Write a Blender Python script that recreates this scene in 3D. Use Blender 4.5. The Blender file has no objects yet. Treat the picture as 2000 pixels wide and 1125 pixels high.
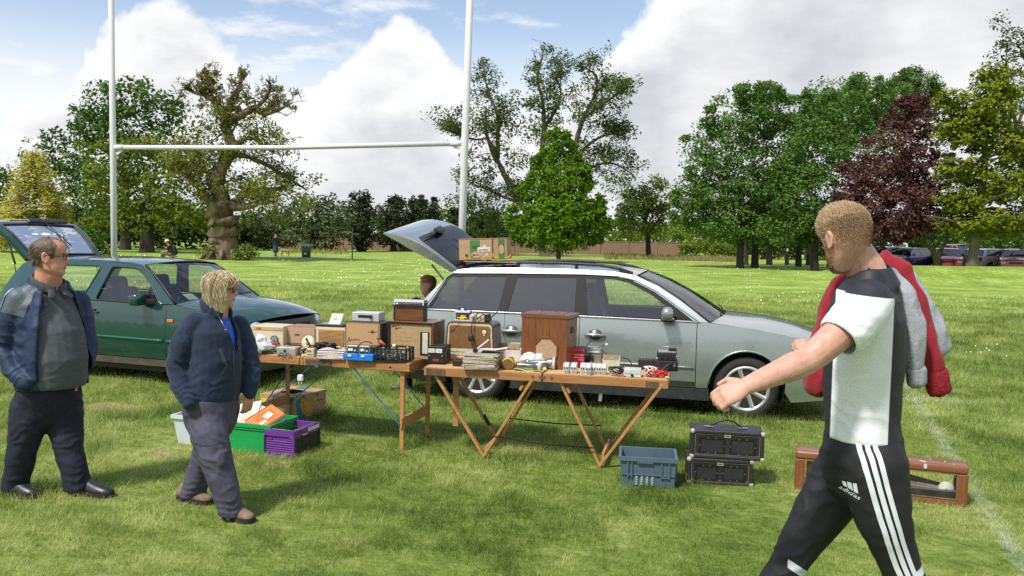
import bpy,bmesh,math,random
import numpy as np
from mathutils import Vector,Matrix,noise as mnoise
from mathutils.geometry import delaunay_2d_cdt
R=math.radians
S=bpy.context.scene
COL=S.collection
random.seed(7)
RNG=np.random.default_rng(7)
# ------------------------ camera
F,CAM_H,HOR,ROLL=1664.0,1.78,463.0,0.02
PITCH=math.atan((562.5-HOR)/F)
cam_data=bpy.data.cameras.new("camera")
cam_data.sensor_width=36.0
cam_data.lens=36.0*F/2000.0
cam_data.clip_start,cam_data.clip_end=0.05,2000.0
cam=bpy.data.objects.new("camera",cam_data)
COL.objects.link(cam)
CAM_ROT=Matrix.Rotation(math.pi/2-PITCH,4,'X')@Matrix.Rotation(ROLL,4,'Z')
cam.matrix_world=Matrix.Translation((0,0,CAM_H))@CAM_ROT
S.camera=cam
_CR=CAM_ROT.to_3x3()
def at(px,py,Y):
 d=_CR@Vector(((px-1000)/F,(562.5-py)/F,-1))
 return Vector((0,0,CAM_H))+d*(Y/d.y)
def gp(px,py,z=0.0):
 d=_CR@Vector(((px-1000)/F,(562.5-py)/F,-1))
 return Vector((0,0,CAM_H))+d*((z-CAM_H)/d.z)
# ------------------------ light and sky
SUN_DIR=Vector((-0.60,-0.66,1.25)).normalized()
SUN_ELEV=math.asin(SUN_DIR.z)
SUN_AZ=math.atan2(SUN_DIR.x,SUN_DIR.y)
sun_data=bpy.data.lights.new("sun",'SUN')
sun_data.energy,sun_data.angle,sun_data.color=3.8,R(6),(1.0,0.95,0.86)
sun=bpy.data.objects.new("sun",sun_data)
COL.objects.link(sun)
sun.rotation_euler=SUN_DIR.to_track_quat('Z','Y').to_euler()
S.view_settings.view_transform='Standard'
S.view_settings.look='None'
S.view_settings.exposure=0.2
S.view_settings.gamma=1.0
S.view_settings.use_curve_mapping=False
S.render.engine='CYCLES'
S.cycles.max_bounces=8
S.cycles.transparent_max_bounces=24
S.cycles.caustics_reflective=False
S.cycles.caustics_refractive=False
S.cycles.sample_clamp_direct,S.cycles.sample_clamp_indirect=5.0,3.0
S.cycles.use_adaptive_sampling=False
S.cycles.use_denoising=False
world=bpy.data.worlds.new("World")
S.world=world
world.use_nodes=True
wn,wl=world.node_tree.nodes,world.node_tree.links
wn.clear()
def N(nodes,typ,**kw):
 n=nodes.new(typ)
 for k,v in kw.items():
  setattr(n,k,v)
 return n
def wmath(op,a,b=None,c=None,clamp=False):
 n=N(wn,'ShaderNodeMath',operation=op)
 n.use_clamp=clamp
 for i,v in enumerate((a,b,c)):
  if v is None:
   continue
  if isinstance(v,(int,float)):
   n.inputs[i].default_value=v
  else:
   wl.new(v,n.inputs[i])
 return n.outputs[0]
def build_sky():
 out=N(wn,'ShaderNodeOutputWorld')
 sky=N(wn,'ShaderNodeTexSky',sky_type='NISHITA')
 sky.sun_disc=False
 sky.sun_elevation=SUN_ELEV
 sky.sun_rotation=SUN_AZ
 sky.altitude,sky.air_density,sky.dust_density,sky.ozone_density=50,1.0,1.2,1.6
 bsky=N(wn,'ShaderNodeBackground')
 bsky.inputs['Strength'].default_value=0.15
 wl.new(sky.outputs[0],bsky.inputs['Color'])
 tc=N(wn,'ShaderNodeTexCoord')
 sep=N(wn,'ShaderNodeSeparateXYZ')
 wl.new(tc.outputs['Generated'],sep.inputs[0])
 X,Y,Z=sep.outputs
 az=wmath('DIVIDE',wmath('ARCTAN2',X,Y),math.pi)
 hor=wmath('SQRT',wmath('ADD',wmath('MULTIPLY',X,X),wmath('MULTIPLY',Y,Y)))
 el=wmath('DIVIDE',Z,hor)
 ramp=N(wn,'ShaderNodeValToRGB')
 ramp.color_ramp.interpolation='EASE'
 tops=[(0,235),(120,190),(175,95),(215,48),(250,22),(305,24),(420,100),(505,150),(548,150),(575,112),(605,96),(640,118),(725,82),(770,66),(820,66),(855,100),(915,190),(1000,235),(1110,232),(1175,150),(1215,40),(1275,-40),(1400,-230),(1700,-500)]
 stops=[]
 for px,py in tops:
  d=_CR@Vector(((px-1000)/F,(562.5-py)/F,-1))
  stops.append((math.atan2(d.x,d.y)/math.pi,d.z/math.hypot(d.x,d.y)))
 stops=[(-1,.62),(-.6,.34),(-.42,.18)]+stops+[(.30,.62),(.55,.40),(.8,.75),(1,.62)]
 els=ramp.color_ramp.elements
 while len(els)>1:
  els.remove(els[-1])
 for i,(a,e)in enumerate(stops):
  p=(a+1)/2
  c=max(0,min(1,e))
  if i==0:
   els[0].position,els[0].color=p,(c,c,c,1)
  else:
   k=els.new(p)
   k.color=(c,c,c,1)
 wl.new(wmath('MULTIPLY_ADD',az,.5,.5),ramp.inputs[0])
 n1=N(wn,'ShaderNodeTexNoise')
 n1.inputs['Scale'].default_value,n1.inputs['Detail'].default_value,n1.inputs['Roughness'].default_value=9.0,9,.56
 n1.inputs['Distortion'].default_value=.25
 wl.new(tc.outputs['Generated'],n1.inputs['Vector'])
 n2=N(wn,'ShaderNodeTexNoise')
 n2.inputs['Scale'].default_value,n2.inputs['Detail'].default_value,n2.inputs['Roughness'].default_value=3.4,8,.6
 mp=N(wn,'ShaderNodeMapping')
 mp.inputs['Scale'].default_value=(1,1,2.2)
 mp.inputs['Location'].default_value=(3.1,1.7,.4)
 wl.new(tc.outputs['Generated'],mp.inputs[0])
 wl.new(mp.outputs[0],n2.inputs['Vector'])
 f1=wmath('SUBTRACT',n1.outputs['Fac'],.5)
 f2=wmath('SUBTRACT',n2.outputs['Fac'],.5)
 h=wmath('SUBTRACT',ramp.outputs['Color'],el)
 h=wmath('ADD',h,wmath('MULTIPLY_ADD',f1,.24,wmath('MULTIPLY',f2,.10)))
 cum=N(wn,'ShaderNodeMapRange',interpolation_type='SMOOTHSTEP')
 cum.inputs[1].default_value,cum.inputs[2].default_value=-.012,.026
 wl.new(h,cum.inputs[0])
 w=N(wn,'ShaderNodeTexNoise')
 w.inputs['Scale'].default_value,w.inputs['Detail'].default_value,w.inputs['Roughness'].default_value=7,9,.62
 mp2=N(wn,'ShaderNodeMapping')
 mp2.inputs['Scale'].default_value=(1,1,3.2)
 mp2.inputs['Rotation'].default_value=(0,R(14),0)
 wl.new(tc.outputs['Generated'],mp2.inputs[0])
 wl.new(mp2.outputs[0],w.inputs['Vector'])
 wm=N(wn,'ShaderNodeMapRange',interpolation_type='SMOOTHSTEP')
 wm.inputs[1].default_value,wm.inputs[2].default_value=.44,.74
 wm.inputs[4].default_value=.85
 wl.new(w.outputs['Fac'],wm.inputs[0])
 low=N(wn,'ShaderNodeMapRange',interpolation_type='SMOOTHSTEP')
 low.inputs[1].default_value,low.inputs[2].default_value=.26,.10
 wl.new(el,low.inputs[0])
 cover=wmath('MAXIMUM',wmath('MAXIMUM',cum.outputs[0],wm.outputs[0]),wmath('MULTIPLY_ADD',low.outputs[0],.72,.14))
 deep=N(wn,'ShaderNodeMapRange',interpolation_type='SMOOTHSTEP')
 deep.inputs[1].default_value,deep.inputs[2].default_value=.0,.17
 wl.new(wmath('ADD',h,wmath('MULTIPLY',f2,.28)),deep.inputs[0])
 tone=wmath('MULTIPLY_ADD',f2,2.3,wmath('MULTIPLY_ADD',f1,1.1,.40))
 tone=wmath('MULTIPLY',wmath('ADD',tone,.16,clamp=True),deep.outputs[0],clamp=True)
 mixc=N(wn,'ShaderNodeMix',data_type='RGBA')
 mixc.inputs['A'].default_value=(1.0,1.0,1.0,1)
 mixc.inputs['B'].default_value=(.56,.59,.64,1)
 wl.new(tone,mixc.inputs['Factor'])
 bcl=N(wn,'ShaderNodeBackground')
 bcl.inputs['Strength'].default_value=.93
 wl.new(mixc.outputs['Result'],bcl.inputs['Color'])
 ms=N(wn,'ShaderNodeMixShader')
 wl.new(cover,ms.inputs[0])
 wl.new(bsky.outputs[0],ms.inputs[1])
 wl.new(bcl.outputs[0],ms.inputs[2])
 wl.new(ms.outputs[0],out.inputs[0])
build_sky()
# ------------------------ materials
MATS={}
def lin(c):
 return tuple((v/12.92 if v<=.04045 else((v+.055)/1.055)**2.4)for v in c)
def M(name,col,rough=.5,metal=0.0,var=.12,vs=12.0,bump=0.0,bs=120.0,coat=0.0,spec=.5,stretch=None,col2=None,sheen=0.0,trans=0.0,alpha=1.0):
 if name in MATS:
  return MATS[name]
 m=bpy.data.materials.new(name)
 m.use_nodes=True
 nt=m.node_tree
 n,l=nt.nodes,nt.links
 b=n['Principled BSDF']
 b.inputs['Roughness'].default_value=rough
 b.inputs['Metallic'].default_value=metal
 b.inputs['Specular IOR Level'].default_value=spec
 b.inputs['Coat Weight'].default_value=coat
 b.inputs['Coat Roughness'].default_value=.04
 b.inputs['Sheen Weight'].default_value=sheen
 b.inputs['Transmission Weight'].default_value=trans
 b.inputs['Alpha'].default_value=alpha
 tc=N(n,'ShaderNodeTexCoord')
 vec=tc.outputs['Object']
 if stretch:
  mp=N(n,'ShaderNodeMapping')
  mp.inputs['Scale'].default_value=stretch
  l.new(vec,mp.inputs[0])
  vec=mp.outputs[0]
 nz=N(n,'ShaderNodeTexNoise')
 nz.inputs['Scale'].default_value,nz.inputs['Detail'].default_value=vs,6
 nz.inputs['Roughness'].default_value=.62
 l.new(vec,nz.inputs['Vector'])
 mr=N(n,'ShaderNodeMapRange')
 mr.inputs[1].default_value,mr.inputs[2].default_value=.3,.7
 l.new(nz.outputs['Fac'],mr.inputs[0])
 mx=N(n,'ShaderNodeMix',data_type='RGBA')
 c2=col2 if col2 else tuple(max(0,v*(1-2*var))for v in col)
 c1=col if col2 else tuple(v*(1+var)for v in col)
 mx.inputs['A'].default_value=(*c2,1)
 mx.inputs['B'].default_value=(*c1,1)
 l.new(mr.outputs[0],mx.inputs['Factor'])
 l.new(mx.outputs['Result'],b.inputs['Base Color'])
 if bump:
  bz=N(n,'ShaderNodeTexNoise')
  bz.inputs['Scale'].default_value,bz.inputs['Detail'].default_value=bs,4
  l.new(vec,bz.inputs['Vector'])
  bp=N(n,'ShaderNodeBump')
  bp.inputs['Strength'].default_value,bp.inputs['Distance'].default_value=bump,.01
  l.new(bz.outputs['Fac'],bp.inputs['Height'])
  l.new(bp.outputs[0],b.inputs['Normal'])
 MATS[name]=m
 return m
def glass_mat(name,tint,refl=.10,rough=0.0):
 if name in MATS:
  return MATS[name]
 m=bpy.data.materials.new(name)
 m.use_nodes=True
 n,l=m.node_tree.nodes,m.node_tree.links
 n.clear()
 o=N(n,'ShaderNodeOutputMaterial')
 tr=N(n,'ShaderNodeBsdfTransparent')
 tr.inputs[0].default_value=(*tint,1)
 gl=N(n,'ShaderNodeBsdfGlossy')
 gl.inputs['Roughness'].default_value=rough
 gl.inputs[0].default_value=(.95,.97,1,1)
 lw=N(n,'ShaderNodeLayerWeight')
 lw.inputs['Blend'].default_value=.22
 nz=N(n,'ShaderNodeTexNoise')
 nz.inputs['Scale'].default_value=3.0
 bp=N(n,'ShaderNodeBump')
 bp.inputs['Strength'].default_value,bp.inputs['Distance'].default_value=.10,.02
 tc=N(n,'ShaderNodeTexCoord')
 l.new(tc.outputs['Object'],nz.inputs['Vector'])
 l.new(nz.outputs['Fac'],bp.inputs['Height'])
 l.new(bp.outputs[0],gl.inputs['Normal'])
 ma=N(n,'ShaderNodeMath',operation='ADD')
 ma.use_clamp=True
 ma.inputs[1].default_value=refl
 l.new(lw.outputs['Fresnel'],ma.inputs[0])
 mx=N(n,'ShaderNodeMixShader')
 l.new(ma.outputs[0],mx.inputs[0])
 l.new(tr.outputs[0],mx.inputs[1])
 l.new(gl.outputs[0],mx.inputs[2])
 l.new(mx.outputs[0],o.inputs[0])
 MATS[name]=m
 return m
# ------------------------ objects and mesh building
def tag(o,label=None,cat=None,group=None,kind=None):
 if label:
  o['label']=label
 if cat:
  o['category']=cat
 if group:
  o['group']=group
 if kind:
  o['kind']=kind
 return o
def thing(name,label,cat,loc=(0,0,0),rotz=0.0,group=None,rot=None):
 o=bpy.data.objects.new(name,None)
 o.empty_display_size=.1
 COL.objects.link(o)
 o.location=loc
 o.rotation_euler=rot if rot else(0,0,rotz)
 return tag(o,label,cat,group)
def link(name,me,parent=None):
 o=bpy.data.objects.new(name,me)
 COL.objects.link(o)
 if parent:
  o.parent=parent
 return o
def np_mesh(name,V,quads=None,tris=None,attrs=None,mat=None,parent=None,smooth=False):
 me=bpy.data.meshes.new(name)
 V=np.asarray(V,np.float32)
 me.vertices.add(len(V))
 me.vertices.foreach_set('co',V.ravel())
 parts,sizes=[],[]
 if quads is not None and len(quads):
  parts.append(np.asarray(quads,np.int32).ravel())
  sizes.append(np.full(len(quads),4,np.int32))
 if tris is not None and len(tris):
  parts.append(np.asarray(tris,np.int32).ravel())
  sizes.append(np.full(len(tris),3,np.int32))
 idx,sz=np.concatenate(parts),np.concatenate(sizes)
 me.loops.add(len(idx))
 me.loops.foreach_set('vertex_index',idx)
 me.polygons.add(len(sz))
 me.polygons.foreach_set('loop_start',np.concatenate(([0],np.cumsum(sz)[:-1])).astype(np.int32))
 if smooth:
  me.polygons.foreach_set('use_smooth',np.ones(len(sz),bool))
 for k,v in(attrs or{}).items():
  a=me.attributes.new(k,'FLOAT','FACE')
  a.data.foreach_set('value',np.asarray(v,np.float32))
 me.update(calc_edges=True)
 if mat:
  me.materials.append(mat)
 return link(name,me,parent)
class MB:
 def __init__(self):
  self.bm=bmesh.new()
  self.mi=0
 def _fin(self,geom,mtx=None):
  vs=[g for g in geom if isinstance(g,bmesh.types.BMVert)]
  if mtx is not None:
   bmesh.ops.transform(self.bm,matrix=mtx,verts=vs)
  fs={f for v in vs for f in v.link_faces}
  for f in fs:
   f.material_index=self.mi
  return vs
 def box(self,c,size,rot=(0,0,0),bev=0.0,seg=1,taper=None):
  before=set(self.bm.verts)
  g=bmesh.ops.create_cube(self.bm,size=1.0)
  vs=g['verts']
  bmesh.ops.scale(self.bm,vec=size,verts=vs)
  if taper:
   for v in vs:
    if v.co.z>0:
     v.co.x*=taper[0]
     v.co.y*=taper[1]
  if bev:
   es=list({e for v in vs for e in v.link_edges})
   bmesh.ops.bevel(self.bm,geom=es,offset=bev,segments=seg,affect='EDGES',profile=.5)
  vs=[v for v in self.bm.verts if v not in before]
  m=Matrix.Translation(c)@Matrix.Rotation(rot[2],4,'Z')@Matrix.Rotation(rot[1],4,'Y')@Matrix.Rotation(rot[0],4,'X')
  self._fin(vs,m)
  return self
 def beam(self,p0,p1,w,t,up=(0,0,1),bev=0.0):
  p0,p1=Vector(p0),Vector(p1)
  d=(p1-p0)
  L=d.length
  x=d.normalized()
  u=Vector(up)
  y=u.cross(x)
  if y.length<1e-4:
   y=Vector((0,1,0)).cross(x)
  y.normalize()
  z=x.cross(y)
  before=set(self.bm.verts)
  g=bmesh.ops.create_cube(self.bm,size=1.0)
  bmesh.ops.scale(self.bm,vec=(L,w,t),verts=g['verts'])
  if bev:
   es=list({e for v in g['verts']for e in v.link_edges})
   bmesh.ops.bevel(self.bm,geom=es,offset=bev,segments=1,affect='EDGES')
  vs=[v for v in self.bm.verts if v not in before]
  m=Matrix((x,y,z)).transposed().to_4x4()
  m.translation=(p0+p1)/2
  self._fin(vs,m)
  return self
 def cyl(self,p0,p1,r0,r1=None,n=16,caps=True):
  p0,p1=Vector(p0),Vector(p1)
  r1=r0 if r1 is None else r1
  d=p1-p0
  g=bmesh.ops.create_cone(self.bm,cap_ends=caps,segments=n,radius1=max(r0,1e-5),radius2=max(r1,1e-5),depth=d.length)
  m=d.to_track_quat('Z','Y').to_matrix().to_4x4()
  m.translation=(p0+p1)/2
  self._fin(g['verts'],m)
  return self
 def ball(self,c,r,n=16,scale=(1,1,1),rot=None):
  g=bmesh.ops.create_uvsphere(self.bm,u_segments=n,v_segments=max(6,n//2),radius=r)
  m=Matrix.Translation(c)@(rot.to_4x4()if rot else Matrix())@Matrix.Diagonal((*scale,1))
  self._fin(g['verts'],m)
  return self
 def tube(self,pts,r,n=8,closed=False,caps=True):
  pts=[Vector(p)for p in pts]
  rs=r if hasattr(r,'__len__')else[r]*len(pts)
  rings=[]
  ref=None
  k=len(pts)
  for i,p in enumerate(pts):
   if closed:
    t=pts[(i+1)%k]-pts[i-1]
   else:
    t=pts[min(i+1,k-1)]-pts[max(i-1,0)]
   if t.length<1e-9:
    t=Vector((0,0,1))
   t.normalize()
   if ref is None:
    ref=t.orthogonal().normalized()
   else:
    ref=ref-t*ref.dot(t)
    ref=ref.normalized()if ref.length>1e-6 else t.orthogonal().normalized()
   b=t.cross(ref)
   rings.append([self.bm.verts.new(p+(ref*math.cos(a)+b*math.sin(a))*rs[i])for a in(2*math.pi*j/n for j in range(n))])
  rng=range(k if closed else k-1)
  for i in rng:
   A,B=rings[i],rings[(i+1)%k]
   for j in range(n):
    f=self.bm.faces.new((A[j],A[(j+1)%n],B[(j+1)%n],B[j]))
    f.material_index=self.mi
    f.smooth=True
  if caps and not closed:
   for rg,fl in((rings[0],True),(rings[-1],False)):
    f=self.bm.faces.new(list(reversed(rg))if fl else rg)
    f.material_index=self.mi
  return self
 def loft(self,rings,closed_ring=True,caps=True,smooth=True):
  vr=[[self.bm.verts.new(p)for p in rg]for rg in rings]
  n=len(vr[0])
  for A,B in zip(vr,vr[1:]):
   for j in range(n if closed_ring else n-1):
    f=self.bm.faces.new((A[j],A[(j+1)%n],B[(j+1)%n],B[j]))
    f.material_index=self.mi
    f.smooth=smooth
  if caps and closed_ring:
   for rg,fl in((vr[0],True),(vr[-1],False)):
    f=self.bm.faces.new(list(reversed(rg))if fl else rg)
    f.material_index=self.mi
  return self
 def lathe(self,prof,c=(0,0,0),axis='Z',n=24,mtx=None):
  rings=[]
  for r,z in prof:
   rings.append([Vector((r*math.cos(2*math.pi*j/n),r*math.sin(2*math.pi*j/n),z))for j in range(n)])
  m=Matrix.Translation(c)
  if axis=='Y':
   m=m@Matrix.Rotation(R(90),4,'X')
  elif axis=='X':
   m=m@Matrix.Rotation(R(90),4,'Y')
  if mtx is not None:
   m=mtx
  rings=[[m@p for p in rg]for rg in rings]
  return self.loft(rings,caps=True)
 def poly(self,pts):
  f=self.bm.faces.new([self.bm.verts.new(p)for p in pts])
  f.material_index=self.mi
  return self
 def prism(self,poly2,y0,y1,plane='XZ'):
  def P(a,b,t):
   return{'XZ':(a,t,b),'XY':(a,b,t),'YZ':(t,a,b)}[plane]
  A=[self.bm.verts.new(P(a,b,y0))for a,b in poly2]
  B=[self.bm.verts.new(P(a,b,y1))for a,b in poly2]
  n=len(A)
  fs=[self.bm.faces.new(A),self.bm.faces.new(list(reversed(B)))]
  for j in range(n):
   fs.append(self.bm.faces.new((A[j],B[j],B[(j+1)%n],A[(j+1)%n])))
  for f in fs:
   f.material_index=self.mi
  return self
 def build(self,name,mats,parent=None,smooth=None,recalc=True,autosmooth=None):
  if recalc:
   bmesh.ops.recalc_face_normals(self.bm,faces=self.bm.faces)
  if smooth is not None:
   for f in self.bm.faces:
    f.smooth=smooth
  if autosmooth:
   for f in self.bm.faces:
    f.smooth=True
   for e in self.bm.edges:
    if len(e.link_faces)==2 and e.calc_face_angle(0)>autosmooth:
     e.smooth=False
  me=bpy.data.meshes.new(name)
  self.bm.to_mesh(me)
  self.bm.free()
  for m in(mats if isinstance(mats,(list,tuple))else[mats]):
   me.materials.append(m)
  return link(name,me,parent)
def copy_tree(o,parent=None):
 c=o.copy()
 COL.objects.link(c)
 if parent:
  c.parent=parent
 for ch in list(o.children):
  copy_tree(ch,c)
 return c
def text_mesh(name,body,size,mat,parent,mtx,depth=.0006,align='CENTER',shear=0.0):
 cu=bpy.data.curves.new(name,'FONT')
 cu.body,cu.size,cu.align_x,cu.align_y,cu.extrude,cu.shear=body,size,align,'CENTER',depth,shear
 cu.resolution_u=2
 tmp=bpy.data.objects.new(name,cu)
 COL.objects.link(tmp)
 dg=bpy.context.evaluated_depsgraph_get()
 me=bpy.data.meshes.new_from_object(tmp.evaluated_get(dg))
 bpy.data.objects.remove(tmp)
 me.transform(mtx)
 me.materials.clear()
 me.materials.append(mat)
 return link(name,me,parent)
def face_front(x,y,z):
 return Matrix.Translation((x,y,z))@Matrix.Rotation(R(90),4,'X')
def vnoise(P,seed=0):
 P=np.asarray(P,float)
 if P.shape[1]==2:
  P=np.c_[P,np.zeros(len(P))]
 i=np.floor(P).astype(np.int64)
 f=P-i
 f=f*f*(3-2*f)
 def h(a,b,c):
  n=(a*374761393+b*668265263+c*2147483647+seed*1442695041)&0x7fffffff
  n=((n^(n>>13))*1274126177)&0x7fffffff
  n=n^(n>>16)
  return(n&0xffff)/32767.5-1
 r=0
 for dx in(0,1):
  for dy in(0,1):
   for dz in(0,1):
    w=(f[:,0]if dx else 1-f[:,0])*(f[:,1]if dy else 1-f[:,1])*(f[:,2]if dz else 1-f[:,2])
    r=r+w*h(i[:,0]+dx,i[:,1]+dy,i[:,2]+dz)
 return r
def fbm(P,seed=0,octv=3):
 P=np.asarray(P,float)
 return sum(vnoise(P*2**k,seed+k)/2**k for k in range(octv))
# ------------------------ ground
def sstep(x,a,b):
 t=np.clip((x-a)/(b-a),0,1)
 return t*t*(3-2*t)
def gz(x,y):
 x,y=np.asarray(x,float),np.asarray(y,float)
 bank=.78*sstep(x,13,19)*np.exp(-((y-43.5)/3.6)**2)
 return bank+.05*sstep(y,14,30)*np.sin(x*.21+1)*np.sin(y*.17)
DIRT=[(*gp(205,795)[:2],.34,.22),(*gp(255,797)[:2],.22,.14),(*gp(545,905)[:2],.12,.08),(*gp(20,850)[:2],.2,.15),(*gp(320,885)[:2],.15,.10)]
LINES=[(Vector((4.89,10.36)),Vector((2.80,4.4)),.045),(Vector((5.6,12.4)),Vector((4.89,10.36)),.05),(Vector((-2.1,11.66)),Vector((-1.2,11.42)),.10),(Vector((-1.2,11.42)),Vector((5.2,9.6)),.06)]
def ellipse_mask(P,spots):
 m=np.zeros(len(P))
 for x,y,a,b in spots:
  d=((P[:,0]-x)/a)**2+((P[:,1]-y)/b)**2
  m=np.maximum(m,np.clip(1.3-d,0,1))
 return m
def line_mask(P):
 m=np.zeros(len(P))
 for a,b,w in LINES:
  ab=np.array(b-a)
  L2=ab@ab
  t=np.clip(((P-np.array(a))@ab)/L2,0,1)
  d=np.linalg.norm(P-(np.array(a)+t[:,None]*ab),axis=1)
  m=np.maximum(m,np.clip(1.5-d/w,0,1))
 return m
def grass_material(name,is_blade):
 m=bpy.data.materials.new(name)
 m.use_nodes=True
 n,l=m.node_tree.nodes,m.node_tree.links
 b=n['Principled BSDF']
 b.inputs['Roughness'].default_value=.55 if is_blade else.8
 b.inputs['Specular IOR Level'].default_value=.35 if is_blade else.1
 geo=N(n,'ShaderNodeNewGeometry')
 big=N(n,'ShaderNodeTexNoise')
 big.inputs['Scale'].default_value,big.inputs['Detail'].default_value=.55,5
 l.new(geo.outputs['Position'],big.inputs['Vector'])
 fine=N(n,'ShaderNodeTexNoise')
 fine.inputs['Scale'].default_value,fine.inputs['Detail'].default_value,fine.inputs['Roughness'].default_value=5.0,6,.7
 l.new(geo.outputs['Position'],fine.inputs['Vector'])
 r1=N(n,'ShaderNodeValToRGB')
 e=r1.color_ramp.elements
 e[0].position,e[0].color=.30,(.072,.138,.020,1)
 e[1].position,e[1].color=.72,(.60,.64,.24,1)
 k=e.new(.5)
 k.color=(.240,.340,.058,1)
 mixf=N(n,'ShaderNodeMath',operation='MULTIPLY_ADD')
 mixf.inputs[1].default_value=.55
 l.new(fine.outputs['Fac'],mixf.inputs[0])
 ml=N(n,'ShaderNodeMath',operation='MULTIPLY')
 ml.inputs[1].default_value=.45
 l.new(big.outputs['Fac'],ml.inputs[0])
 l.new(ml.outputs[0],mixf.inputs[2])
 src=mixf.outputs[0]
 if is_blade:
  a=N(n,'ShaderNodeAttribute',attribute_name='rnd')
  ad=N(n,'ShaderNodeMath',operation='MULTIPLY_ADD')
  ad.inputs[1].default_value=.30
  l.new(a.outputs['Fac'],ad.inputs[0])
  sb=N(n,'ShaderNodeMath',operation='SUBTRACT')
  sb.inputs[1].default_value=.13
  l.new(src,sb.inputs[0])
  l.new(sb.outputs[0],ad.inputs[2])
  src=ad.outputs[0]
 l.new(src,r1.inputs[0])
 col=r1.outputs['Color']
 for attr,c in(('gap_shade',(.040,.050,.012,1)),('dry',(.30,.25,.115,1)),('paint',(.74,.76,.72,1))):  # first entry paints the dark of gaps between blades into the turf
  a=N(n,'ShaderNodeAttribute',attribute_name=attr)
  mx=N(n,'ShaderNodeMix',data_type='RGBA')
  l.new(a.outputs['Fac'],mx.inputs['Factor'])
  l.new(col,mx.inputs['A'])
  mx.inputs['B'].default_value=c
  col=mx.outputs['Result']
 l.new(col,b.inputs['Base Color'])
 if is_blade:
  o=n['Material Output']
  t=N(n,'ShaderNodeBsdfTranslucent')
  l.new(col,t.inputs[0])
  mx=N(n,'ShaderNodeMixShader')
  mx.inputs[0].default_value=.45
  l.new(b.outputs[0],mx.inputs[1])
  l.new(t.outputs[0],mx.inputs[2])
  l.new(mx.outputs[0],o.inputs[0])
 else:
  bz=N(n,'ShaderNodeTexNoise')
  bz.inputs['Scale'].default_value,bz.inputs['Detail'].default_value=9,8
  l.new(geo.outputs['Position'],bz.inputs['Vector'])
  bp=N(n,'ShaderNodeBump')
  bp.inputs['Strength'].default_value,bp.inputs['Distance'].default_value=.8,.10
  l.new(bz.outputs['Fac'],bp.inputs['Height'])
  l.new(bp.outputs[0],b.inputs['Normal'])
 return m
def build_ground():
 xs=np.unique(np.concatenate([np.linspace(-700,-40,18),np.linspace(-40,-8,60),np.linspace(-8,8,150),np.linspace(8,60,90),np.linspace(60,700,18)]))
 ys=np.unique(np.concatenate([np.linspace(-300,0,10),np.linspace(0,4,8),np.linspace(4,13,84),np.linspace(13,90,125),np.linspace(90,900,20)]))
 X,Y=np.meshgrid(xs,ys)
 V=np.c_[X.ravel(),Y.ravel(),gz(X,Y).ravel()]
 nx,ny=len(xs),len(ys)
 I=np.arange(nx*ny).reshape(ny,nx)
 Q=np.c_[I[:-1,:-1].ravel(),I[:-1,1:].ravel(),I[1:,1:].ravel(),I[1:,:-1].ravel()]
 cen=V[Q].mean(1)
 g=np_mesh('ground',V,Q,attrs={'gap_shade':.45*(1-sstep(cen[:,1],13,27)),'dry':np.clip(ellipse_mask(cen[:,:2],DIRT)*(.75+.9*fbm(cen[:,:2]*5,4,2)),0,1),'paint':.15*line_mask(cen[:,:2])},mat=grass_material('turf',False),smooth=True)  # near turf colour darkened to imitate shade between blades, fading with distance
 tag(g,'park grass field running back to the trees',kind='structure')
def build_grass():
 rng=np.random.default_rng(3)
 n=900000
 y0,y1=3.3,30.0
 u=rng.random(n)
 Y=(y0**.4+u*(y1**.4-y0**.4))**2.5
 X=(rng.random(n)*2-1)*(Y*.64+1.1)
 P=np.c_[X,Y]
 den=fbm(P*2.3,5,3)
 keep=rng.random(n)<np.clip(.72+.45*den,.25,1)*(1-.85*sstep(Y,17,30))
 dirt=np.clip(ellipse_mask(P,DIRT)*(.8+1.1*fbm(P*5,4,2)),0,1)
 keep&=rng.random(n)>dirt*.7
 P,den,dirt=P[keep],den[keep],dirt[keep]
 n=len(P)
 Y=P[:,1]
 sc=(Y/5.5)**.75
 tuft=np.clip(fbm(P*1.1+40,9,2)*.9,-.5,1)
 h=(.022+.022*rng.random(n)+.016*tuft+.010*den)*np.clip(sc,.85,2.4)
 big=fbm(P*2.1+70,51,2)
 h=np.clip(h*(1+1.5*np.clip(big-.15,0,1)),.012,.12)
 w=(.0030+.0022*rng.random(n))*np.clip(sc,.8,4)
 a=rng.random(n)*2*np.pi
 lean=h*(.25+1.0*rng.random(n))
 la=fbm(P*3.1+11,21,2)*4+rng.normal(0,1.5,n)
 z0=gz(P[:,0],Y)-.004
 dx,dy=np.cos(a)*w/2,np.sin(a)*w/2
 V=np.empty((n,3,3),np.float32)
 V[:,0]=np.c_[P[:,0]-dx,Y-dy,z0]
 V[:,1]=np.c_[P[:,0]+dx,Y+dy,z0]
 V[:,2]=np.c_[P[:,0]+np.cos(la)*lean,Y+np.sin(la)*lean,z0+h]
 T=np.arange(n*3).reshape(n,3)
 paint=line_mask(P)*(rng.random(n)<np.clip(.26+.4*fbm(P*3,8,2),0,.7))*.75
 dry=np.where(rng.random(n)<.11+.12*np.clip(-den,0,1)+.5*dirt,.25+.55*rng.random(n),0)
 rnd=np.clip(.52+.24*rng.normal(size=n)+.30*den+.30*fbm(P*.75+3,31,2)-.8*np.clip(big-.2,0,1)+.9*np.clip(fbm(P*2.7+21,61,2)-.25,0,1),0,1)
 o=np_mesh('grass',V.reshape(-1,3),tris=T,attrs={'rnd':rnd,'dry':dry,'paint':paint},mat=grass_material('grass_blade',True))
 tag(o,'short green turf blades covering the near field','grass',kind='stuff')
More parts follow.
